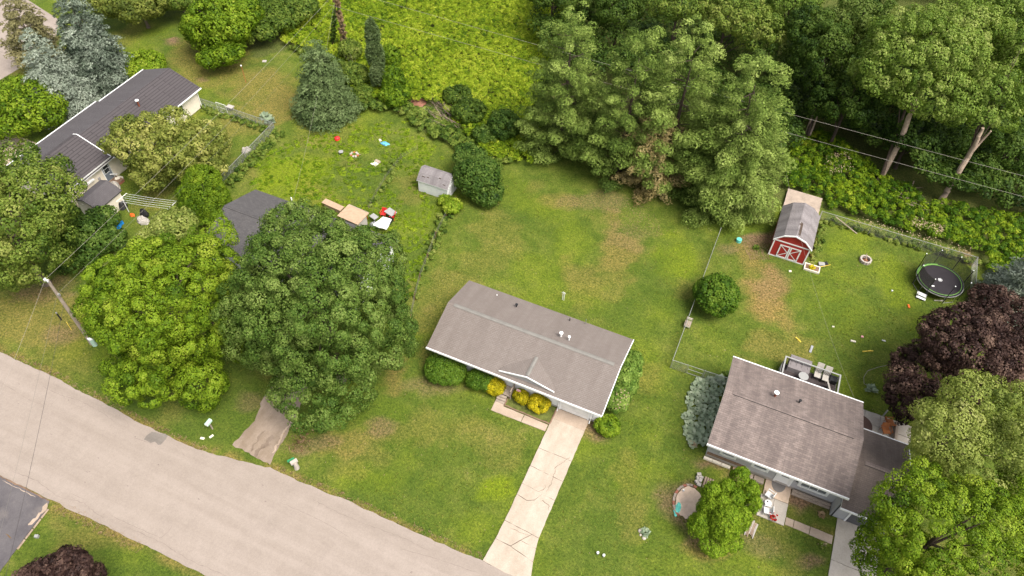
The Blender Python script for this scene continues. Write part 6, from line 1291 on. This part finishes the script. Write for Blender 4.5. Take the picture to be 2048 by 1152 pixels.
# mid lawn
q = U(675, 280); m = MB(); m.tube([(q[0], q[1], 0), (q[0], q[1], .1), (q[0], q[1], .34), (q[0], q[1], .46)], [.22, .34, .3, .08], 14); rootobj(m, 'red_ball', 'red_plastic', q, 'round red fire bowl on the back lawn', 'bowl')
heap('pale_blue_cloth', 770, 288, .55, .34, .18, 'pale_blue', 'crumpled pale blue cloth on the back lawn', 'cloth', 11)
heap('cream_toy', 760, 281, .2, .16, .2, 'cream_paint', 'small cream toy beside the pale blue cloth', 'toy', 12)
q = U(709, 310); t = thing('fire_ring', 'small heap of stones and sticks on the back lawn', 'fire pit', (q[0], q[1], 0))
for i in range(9): a = i*.7; m = MB(); m.obox((q[0]+.4*math.cos(a), q[1]+.35*math.sin(a), .07), (.12, .1, .07), a); m.build('stone', 'wood_stained' if i % 3 == 0 else 'stone', t)
m = MB(); m.tube([(q[0]+.1, q[1], .1), (q[0]+.75, q[1]+.2, .2)], .03, 5); m.build('stick', 'dead_wood', t)
q = U(683, 309); t = thing('small_table', 'small round grey table near the heap of stones', 'table', (q[0], q[1], 0)); m = MB(); m.disc(q, .27, .40, .43, 14); m.build('tabletop', 'light_grey_plastic', t)
for i in range(3): a = i*2.1; m = MB(); m.tube([(q[0]+.2*math.cos(a), q[1]+.2*math.sin(a), .4), (q[0]+.24*math.cos(a), q[1]+.24*math.sin(a), 0)], .015, 5); m.build('leg', 'grey_trim', t)
q = U(750, 327); m = MB(); m.obox((q[0], q[1]-.1, .05), (.38, .28, .04), -.2); rootobj(m, 'white_board', 'cream_paint', q, 'cream board lying flat on the back lawn', 'board')
m = MB(); m.obox((q[0]+.1, q[1]+.42, .04), (.36, .18, .03), -.1); rootobj(m, 'stained_board', 'wood_deck', q, 'stained board lying behind the cream board', 'board')
# deck furniture behind the charcoal house
q = U(706, 428, 1.7); t = thing('play_house', 'pinkish plywood box with a wide flat lid behind the big maple', 'shelter', (q[0], q[1], 0))
m = MB(); m.obox((q[0], q[1], 1.62), (1.25, .95, .04), -.08); m.build('lid', 'wood_pine', t); m = MB(); m.obox((q[0], q[1], .8), (1.0, .75, .775), -.08); m.build('wall', 'light_fabric', t); m = MB(); m.obox((q[0]+.05, q[1]+.95, 1.6), (1.2, .04, .07), -.08); m.build('edge_board', 'wood_deck', t)
q = U(690, 420, .7); m = MB(); m.obox((q[0]-1.6, q[1]+.2, .6), (1.2, .35, .04), -.1); m.obox((q[0]-1.6, q[1]+.2, .28), (1.0, .25, .27), -.1); rootobj(m, 'plywood_bench', 'wood_pine', (q[0]-1.6, q[1]), 'pale plywood bench left of the plywood box', 'bench')
def chair(name, px, py, mat, label, ang, group=None, s=1.0, first=None):
    q = U(px, py)
    if first is not None:
        r = first.copy(); SC.collection.objects.link(r); r.location = (q[0], q[1], 0); r.rotation_euler = (0, 0, ang); r['label'] = label
        for ch in first.children: c2 = ch.copy(); SC.collection.objects.link(c2); c2.parent = r
        return r
    t = thing(name, label, 'chair', (0, 0, 0), group)
    m = MB(); m.box(-.25*s, .25*s, -.24*s, .24*s, .40, .45); m.build('seat', mat, t)
    m = MB()
    for i in range(7): x = -.24+i*.08; z = .92 - .10*abs(i-3)/3; m.face([(x*s, .25*s, .45), ((x+.07)*s, .25*s, .45), ((x+.07)*s, .35*s, z), (x*s, .35*s, z)]); m.face([(x*s, .28*s, .45), ((x+.07)*s, .28*s, .45), ((x+.07)*s, .38*s, z), (x*s, .38*s, z)])
    m.box(-.25*s, .25*s, .33*s, .385*s, .86, .92); m.build('backrest', mat, t)
    for sx in (-1, 1):
        m = MB(); m.box(sx*.3*s-.03, sx*.3*s+.03, -.26*s, .30*s, .62, .655); m.build('armrest', mat, t)
        for sy in (-1, 1): m = MB(); m.tube([(sx*.27*s, sy*.24*s, 0), (sx*.25*s, sy*.22*s, .40 if sy > 0 else .62)], .024, 5); m.build('leg', mat, t)
    t.location = (q[0], q[1], 0); t.rotation_euler = (0, 0, ang); return t
rc = chair('red_chair', 768, 433, 'red_plastic', 'red chair behind the white table cloth', .2, 'red garden chairs'); chair('red_chair', 728, 438, 'red_plastic', 'red chair beside the plywood box', 1.2, first=rc); chair('red_chair', 785, 438, 'red_plastic', 'red chair under the grey square table', -1.2, first=rc)
q = U(768, 455); t = thing('covered_table', 'table under a white cloth beside the red chairs', 'table', (q[0], q[1], 0))
m = MB(); m.prism(jag([(q[0]-.8, q[1]-.8), (q[0]+.8, q[1]-.75), (q[0]+.55, q[1]+.75), (q[0]-.45, q[1]+.7)], .05), .70, .74); m.build('tabletop', 'white_plastic', t); m = MB(); m.tube([(q[0], q[1], 0), (q[0], q[1], .7)], .06, 8); m.build('leg', 'galvanised', t)
for px, py, mt, lab in ((781, 424, 'light_grey_plastic', 'pale grey square lid on a stand behind the red chairs'), (748, 433, 'light_grey_plastic', 'small grey square lid left of the red chairs')):
    q = U(px, py, .7); k = .5 if px > 770 else .36; m = MB(); m.obox((q[0], q[1], .7), (k*1.1, k*.8, .03), -.3); m.box(q[0]-.05, q[0]+.05, q[1]-.05, q[1]+.05, 0, .67); rootobj(m, 'square_table', mt, q, lab, 'table')
heap('folded_umbrella', 779, 446, .22, .75, .7, 'black_plastic', 'folded black umbrella lying beside the white cloth', 'umbrella', 15)
heap('dark_cushions', 750, 452, .6, .4, .5, 'grey_fabric', 'slate grey cushions left of the white cloth', 'cushions', 16)
# street side
q = U(425, 858); t = thing('mailbox', 'white mailbox with paper box on a post by the street', 'mailbox', (q[0], q[1], 0)); m = MB(); m.box(q[0]-.05, q[0]+.05, q[1]-.05, q[1]+.05, 0, 1.0); m.build('post', 'wood_weathered', t)
m = MB(); m.profile('y', [(q[0]-.16, 1.0), (q[0]-.16, 1.18), (q[0]-.08, 1.27), (q[0]+.08, 1.27), (q[0]+.16, 1.18), (q[0]+.16, 1.0)], q[1]-.3, q[1]+.25, mi_side=0); m.build('box', 'utility_green', t); m = MB(); m.box(q[0]-.14, q[0]+.14, q[1]-.32, q[1]-.302, 1.01, 1.2); m.build('door', 'porcelain', t)
for i, (px, py, a) in enumerate(((423, 873, 1.2), (405, 877, .2))):
    q = U(px, py); m = MB(); m.obox((q[0], q[1], .03), (.17, .09, .02), a); rootobj(m, 'newspaper', 'cream_paint', q, ('rolled cream newspaper on the grass below the mailbox', 'cream newspaper at the road edge near the mailbox')[i], 'newspaper')
q = U(594, 936); t = thing('stone_mailbox_post', 'mailbox on a squat stone post near the gravel drive', 'mailbox', (q[0], q[1], 0)); m = MB(); m.tube([(q[0], q[1], 0), (q[0]+.02, q[1], .55), (q[0], q[1], .9)], [.22, .17, .15], 8); m.build('post', 'stone', t); m = MB(); m.obox((q[0]-.05, q[1]+.0, 1.0), (.14, .28, .1), -.5); m.build('box', 'stone', t)
m = MB(); m.obox((q[0]-.38, q[1]+.05, .95), (.08, .28, .07), -.6); m.box(q[0]-.42, q[0]-.36, q[1], q[1]+.06, 0, .88); rootobj(m, 'green_paper_box', 'green_plastic', q, 'green newspaper tube beside the stone mailbox', 'paper box')
q = U(598, 885); t = thing('leaf_heap', 'reddish heap of bark chips near the gravel drive', 'bark heap', (q[0], q[1], 0))
n = 300; P = np.c_[q[0]+rng.normal(0, .42, n), q[1]+rng.normal(0, .55, n), rng.uniform(.02, .16, n)]; quads_object('chips', P, rng.normal(0, .05, (n, 3)), rng.normal(0, .035, (n, 3)), rng.uniform(.0, .6, n), 'straw', t, ORG[t.name])['kind'] = 'stuff'
for i, (px, py) in enumerate(((1195, 1108), (1207, 1113))):
    q = U(px, py); t = thing('vent_cap', ('left of two white capped pipes on the front lawn', 'right of two white capped pipes on the front lawn')[i], 'pipe', (q[0], q[1], 0)); m = MB(); m.tube([q, (q[0], q[1], .24)], .07, 10); m.build('pipe', 'light_grey_plastic', t); m = MB(); m.disc(q, .095, .241, .31, 12); m.build('cap', 'porcelain', t)
q = U(75, 1074); m = MB(); m.obox((q[0], q[1], .12), (.13, .1, .12), .4); rootobj(m, 'drive_light', 'light_grey_plastic', q, 'small grey box light beside the tarred driveway', 'light')
q0, q1 = U(35, 1100), U(98, 1018); ed = thing('driveway_edging', 'rough brown timber edging along the tarred driveway', 'edging', (q1[0], q1[1], 0))
for i in range(4): a, b = lerp(q0, q1, i/4+.01), lerp(q0, q1, (i+1)/4-.01); m = MB(); m.tube([(a[0], a[1], .06), (b[0], b[1], .06)], .07, 5); m.build('log', 'dead_wood', ed)
# grey house front yard
q = U(1548, 992); pc1 = chair('white_chair', 1535, 994, 'white_plastic', 'white garden chair nearest the grey house door', -1.9, 'white garden chairs'); chair('white_chair', 1531, 1026, 'white_plastic', 'white garden chair nearest the lawn end of the porch slab', -1.4, first=pc1)
q = U(1533, 1011); t = thing('white_table', 'round white table between the two white garden chairs', 'table', (q[0], q[1], 0)); m = MB(); m.disc(q, .27, .46, .49, 16); m.build('tabletop', 'white_plastic', t)
for i in range(3): a = i*2.1; m = MB(); m.tube([(q[0]+.18*math.cos(a), q[1]+.18*math.sin(a), .46), (q[0]+.22*math.cos(a), q[1]+.22*math.sin(a), 0)], .02, 5); m.build('leg', 'white_plastic', t)
m = MB(); m.disc((q[0]-.08, q[1]+.06), .045, .491, .58, 8); rootobj(m, 'mug', 'black_plastic', q, 'small dark mug on the round white table', 'mug')
q = U(1542, 1036); t = thing('flower_pot', 'red flowers in a pot at the end of the porch slab', 'flower pot', (q[0], q[1], 0)); m = MB(); m.tube([(q[0], q[1], .09), (q[0], q[1], .3)], [.12, .17], 10); m.build('pot', 'brick_red', t)
P = np.array([q[0], q[1], .42]) + rng.normal(0, .15, (14, 3))*[1, 1, .5]; c, t_, b_, s_ = clumps(P, unit(rng.normal(size=(14, 3))), np.full(14, .08), .035, np.full(14, .5), 'leaf', 60)
foliage('petal_red', [(.3, .01, .01), (.6, .03, .03), (.75, .08, .06)]); quads_object('flowers', c, t_, b_, s_, 'petal_red', t, ORG[t.name])
q = U(1549, 1042); m = MB(); m.tube([(q[0], q[1], .09), (q[0], q[1], .32)], .09, 8); rootobj(m, 'watering_can', 'black_plastic', q, 'small black watering can beside the red flowers', 'watering can')
q = U(1408, 966); t = thing('firewood_stack', 'stack of pale logs and stones left of the cedars', 'firewood', (q[0], q[1], 0))
for i in range(4): m = MB(); x = q[0]+.0+i*.19; m.tube([(x, q[1]-.45, .1+.02*i), (x, q[1]+.5, .12)], .085, 7); m.build('log', 'dead_wood', t)
for i in range(6): m = MB(); m.obox((q[0]-.35-.2*(i % 2), q[1]-.35+.22*i*.7, .12+.05*(i % 3)), (.16, .12, .1), i*.7, .2, .1); m.build('stone', 'light_fabric', t)
q = U(1500, 1058); t = thing('split_stump', 'splintered pale log section beside the cedars', 'stump', (q[0], q[1], 0)); r_ = random.Random(4)
for i in range(7): m = MB(); x = q[0]-.3+i*.1; m.tube([(x, q[1]-.5+r_.uniform(-.25, .1), .08), (x+.02, q[1]+.1, .3), (x+.1, q[1]+.55+r_.uniform(-.15, .1), .34)], [.035, .085, .06], 5); m.build('splinter', 'dead_wood' if i % 3 else 'light_fabric', t)
q = U(1486, 1052); heap('pale_stone', 1487, 1053, .3, .2, .25, 'light_fabric', 'pale rock left of the splintered log', 'rock', 21, 8)
q = U(1377, 1005); t = thing('sand_pit', 'round sand pit with a pale edging of bricks in front of the cedars', 'sand pit', (q[0], q[1], 0))
m = MB(); m.prism([(q[0]+1.0*math.cos(a)*random.uniform(.93, 1.05), q[1]+1.35*math.sin(a)*random.uniform(.93, 1.05)) for a in [i*2*math.pi/26 for i in range(26)]], -.02, .075); m.build('sand', 'sand', t)
for i in range(13): a = math.radians(85+i*13); m = MB(); m.obox((q[0]+1.12*math.cos(a), q[1]+1.45*math.sin(a), .06), (.09, .16, .06), a); m.build('brick', 'wood_weathered' if i % 3 else 'brick_red', t)
q = U(1358, 1018); heap('turquoise_cover', 1355, 1018, .26, .62, .16, 'turquoise', 'crumpled turquoise cover at the left edge of the sand pit', 'cover', 22)
q = U(1366, 983); m = MB(); m.tube([(q[0], q[1], 0), (q[0], q[1], .3)], .07, 8); rootobj(m, 'white_bottle', 'white_plastic', q, 'small white bottle at the top of the sand pit', 'bottle')
for i, (px, py, s) in enumerate(((1280, 1062, .16), (1288, 1076, .17), (1281, 1070, .1))):
    q = U(px, py); m = MB(); m.tube([(q[0], q[1], 0), (q[0], q[1], s*.6), (q[0], q[1], s)], [s, s*.9, s*.3], 8); rootobj(m, 'lawn_stone', 'stone', q, ('upper pale stone beside the ringed plant', 'lower pale stone beside the ringed plant', 'smallest stone beside the ringed plant')[i], 'stone')
# deck furniture, grey house
heap_q = U(1598, 728, .9)
q = U(1600, 731, 1.2); t = thing('covered_sofa', 'furniture under a grey cover on the back deck', 'covered furniture', (q[0], q[1], .75))
m = MB(); m.profile('x', [(q[1]-.65, .755), (q[1]-.6, 1.25), (q[1]-.2, 1.4), (q[1]+.3, 1.62), (q[1]+.6, 1.55), (q[1]+.68, .755)], q[0]-.95, q[0]+.85, mi_side=0)
m.build('cover', 'charcoal_fabric', t)
for i in range(4): m = MB(); m.tube([(q[0]-.9+i*.5, q[1]-.66, .78), (q[0]-.8+i*.48, q[1]-.3, 1.37), (q[0]-.7+i*.42, q[1]+.3, 1.6)], .03, 5); m.build('fold', 'charcoal_fabric', t)
def lounge(px, py, label, first=None):
    q = U(px, py, 1.1)
    if first is not None:
        r = first.copy(); SC.collection.objects.link(r); r.location = (q[0], q[1], .75); r['label'] = label
        for ch in first.children: c2 = ch.copy(); SC.collection.objects.link(c2); c2.parent = r
        return r
    t = thing('deck_chair', label, 'chair', (0, 0, 0), 'light cushioned deck chairs')
    m = MB(); m.box(-.28, .28, -.55, .15, .36, .44); m.build('seat', 'light_fabric', t)
    m = MB(); m.obox((0, .36, .72), (.28, .05, .42), 0, -.5); m.build('backrest', 'light_fabric', t)
    for s in (-1, 1):
        m = MB(); m.box(s*.34-.025, s*.34+.025, -.55, .5, .55, .59); m.build('armrest', 'black_plastic', t)
        for y in (-.5, .45): m = MB(); m.box(s*.34-.02, s*.34+.02, y-.02, y+.02, 0, .548); m.build('leg', 'black_plastic', t)
    t.location = (q[0], q[1], .75); t.rotation_euler = (0, 0, .0); return t
dc = lounge(1636, 746, 'left of the two pale cushioned deck chairs'); lounge(1652, 753, 'right of the two pale cushioned deck chairs', dc)
q = U(1617, 739, 1.0); m = MB(); m.disc(q, .17, .755, 1.05, 10); rootobj(m, 'copper_pot', 'rust', q, 'copper coloured pot between the covered sofa and the deck chairs', 'pot')
q = U(1665, 762, 1.1); m = MB(); m.box(q[0]-.35, q[0]+.35, q[1]-.1, q[1]+.5, .755, 1.25); rootobj(m, 'storage_box', 'black_plastic', q, 'black storage box in the deck corner', 'box')
q = U(1661, 768, 1.2); m = MB(); m.obox((q[0]-.05, q[1]-.5, 1.2), (.06, .45, .42), .35, 0, -.35); rootobj(m, 'grey_screen', 'light_fabric', q, 'pale folded panel leaning on the black box', 'panel')
q = U(1602, 757, .8); m = MB(); m.disc((q[0]+.05, q[1]-.15), .42, 1.4, 1.43, 18); m.tube([(q[0]+.05, q[1]-.15, .755), (q[0]+.05, q[1]-.15, 1.4)], .04, 6); rootobj(m, 'glass_table', 'light_grey_plastic', q, 'round glass topped table half under the grey house eave', 'table')
# patio furniture
for (px, py, ang, lab) in ((1768, 866, .4, 'reddish brown wooden chair nearest the garage roof'), (1776, 850, 2.0, 'reddish brown wooden chair under the purple maple')):
    if px == 1768: wc = chair('wooden_chair', px, py, 'wood_stained', lab, ang, 'wooden patio chairs', 1.25)
    else: chair('wooden_chair', px, py, 'wood_stained', lab, ang, first=wc)
q = U(1788, 872); m = MB(); m.box(q[0]-.1, q[0]+.1, q[1]-1.0, q[1]+1.2, 0, .5); rootobj(m, 'patio_wall', 'wood_deck', q, 'low tan timber wall at the patio end', 'wall')
q = U(1765, 833); m = MB(); m.tube([(q[0], q[1], .0), (q[0], q[1], 1.0)], .07, 8); rootobj(m, 'white_post', 'light_grey_plastic', q, 'short white post at the patio back edge', 'post')
# scattered toys on the right back lawn
toys = [(1596, 680, 'yellow_plastic', .32, .05, -.6, 'yellow plastic bat lying on the right back lawn', 'toy'), (1622, 699, 'grey_fabric', .1, .42, -.1, 'dark grey pipe lying behind the deck', 'pipe'), (1706, 683, 'cream_paint', .22, .08, .1, 'cream toy lying left of the pink one', 'toy'), (1724, 674, 'flower_pink', .1, .1, 0, 'small pink toy on the grass', 'toy'), (1735, 703, 'yellow_plastic', .5, .03, .5, 'long thin yellow stick near the purple maple', 'stick'),
        (1767, 682, 'white_plastic', .16, .04, 0, 'short white stick near the purple maple', 'stick'), (1817, 613, 'orange', .08, .2, .3, 'orange toy below the trampoline step', 'toy'), (1666, 654, 'cream_paint', .1, .06, .2, 'tiny cream scrap in the middle of the right lawn', 'scrap'), (1580, 543, 'cream_paint', .12, .1, .3, 'small pale scrap in front of the barn doors', 'scrap'), (1878, 602, 'light_fabric', .5, .03, .37, 'pale plank lying below the trampoline', 'plank'), (1784, 582, 'white_plastic', .07, .07, 0, 'tiny white scrap left of the trampoline', 'scrap'), (529, 123, 'light_fabric', .25, .2, .4, 'pale stones on the dry lawn near the thicket', 'stones')]
for px, py, mt, hx, hy, a, lab, ct_ in toys:
    q = U(px, py); m = MB(); m.obox((q[0], q[1], .05), (hx, hy, .04), a); m.obox((q[0], q[1], .10), (hx*.6, hy*.6, .015), a+.2); rootobj(m, ct_.replace(' ', '_'), mt, q, lab, ct_)
hose = [(1742, 775), (1728, 768), (1727, 755), (1735, 742), (1755, 735), (1778, 730), (1790, 722), (1800, 712), (1812, 702), (1822, 705)]
m = MB(); m.tube([(*U(*p)[:2], .03) for p in hose], .018, 5); rootobj(m, 'garden_hose', 'wire_pale', U(1742, 775), 'pale garden hose curling over the grass by the purple maple', 'hose')
# brush pile of dead branches
q = U(900, 245); t = thing('brush_pile', 'pile of bare dead branches at the edge of the meadow', 'brush pile', (q[0], q[1], 0)); r_ = random.Random(9)
for i in range(46):
    a = r_.gauss(2.75, .55); L = r_.uniform(1.5, 4.6); x0, y0 = q[0]+r_.uniform(-.6, 2.6), q[1]+r_.uniform(-1.6, .6); z0 = r_.uniform(.1, .8)
    m = MB(); e = (x0+L*math.cos(a), y0+L*math.sin(a), z0+r_.uniform(-.1, .8)); mid = ((x0+e[0])/2+r_.uniform(-.2, .2), (y0+e[1])/2+r_.uniform(-.2, .2), (z0+e[2])/2+r_.uniform(0, .3))
    rr = r_.uniform(.02, .05); m.tube([(x0, y0, z0), mid, e], [rr, rr*.7, rr*.25], 4)
    for k in range(3): s = lerp(mid, e, r_.uniform(0, .9)); a2 = a+r_.uniform(-.8, .8); l2 = r_.uniform(.4, 1.1); m.tube([s, (s[0]+l2*math.cos(a2), s[1]+l2*math.sin(a2), s[2]+r_.uniform(-.1, .5))], [rr*.4, rr*.15], 3)
    m.build('branch', 'dead_wood' if i % 2 else 'bark', t)
heap('soil_heap', 838, 205, .95, .8, .3, 'reddish_mulch', 'reddish mulch heap at the meadow edge', 'mulch heap', 31)
heap('soil_heap', 803, 222, .5, .4, .2, 'reddish_mulch', 'small reddish mulch patch under the yellow green shrub', 'mulch heap', 32)
q = U(1815, 402); t = thing('brush_pile', 'brown twig heap between the two bare trunks', 'brush pile', (q[0], q[1], 0))
for i in range(40):
    a = r_.uniform(0, 6.28); L = r_.uniform(.6, 1.6); x0, y0, z0 = q[0]+r_.gauss(0, .5), q[1]+r_.gauss(0, .9), r_.uniform(.3, .9); m = MB(); m.tube([(x0, y0, z0), (x0+L*math.cos(a), y0+L*math.sin(a), z0+r_.uniform(-.2, .3))], [.03, .01], 4); m.build('branch', 'bark' if i % 3 else 'dead_wood', t)
# litter under the pines and fallen leaves
sprinkle('pine_litter', [[U(*p) for p in ((1150, 390), (1290, 395), (1330, 470), (1240, 480), (1200, 420), (1120, 410))], [U(*p) for p in ((1480, 480), (1540, 480), (1540, 520), (1500, 520))]], 2200, 'straw', (.01, .05), .05, .35)
sprinkle('lawn_specks', [lawnp], 2600, 'straw', (.05, .10), .04, .75, keep=solid)
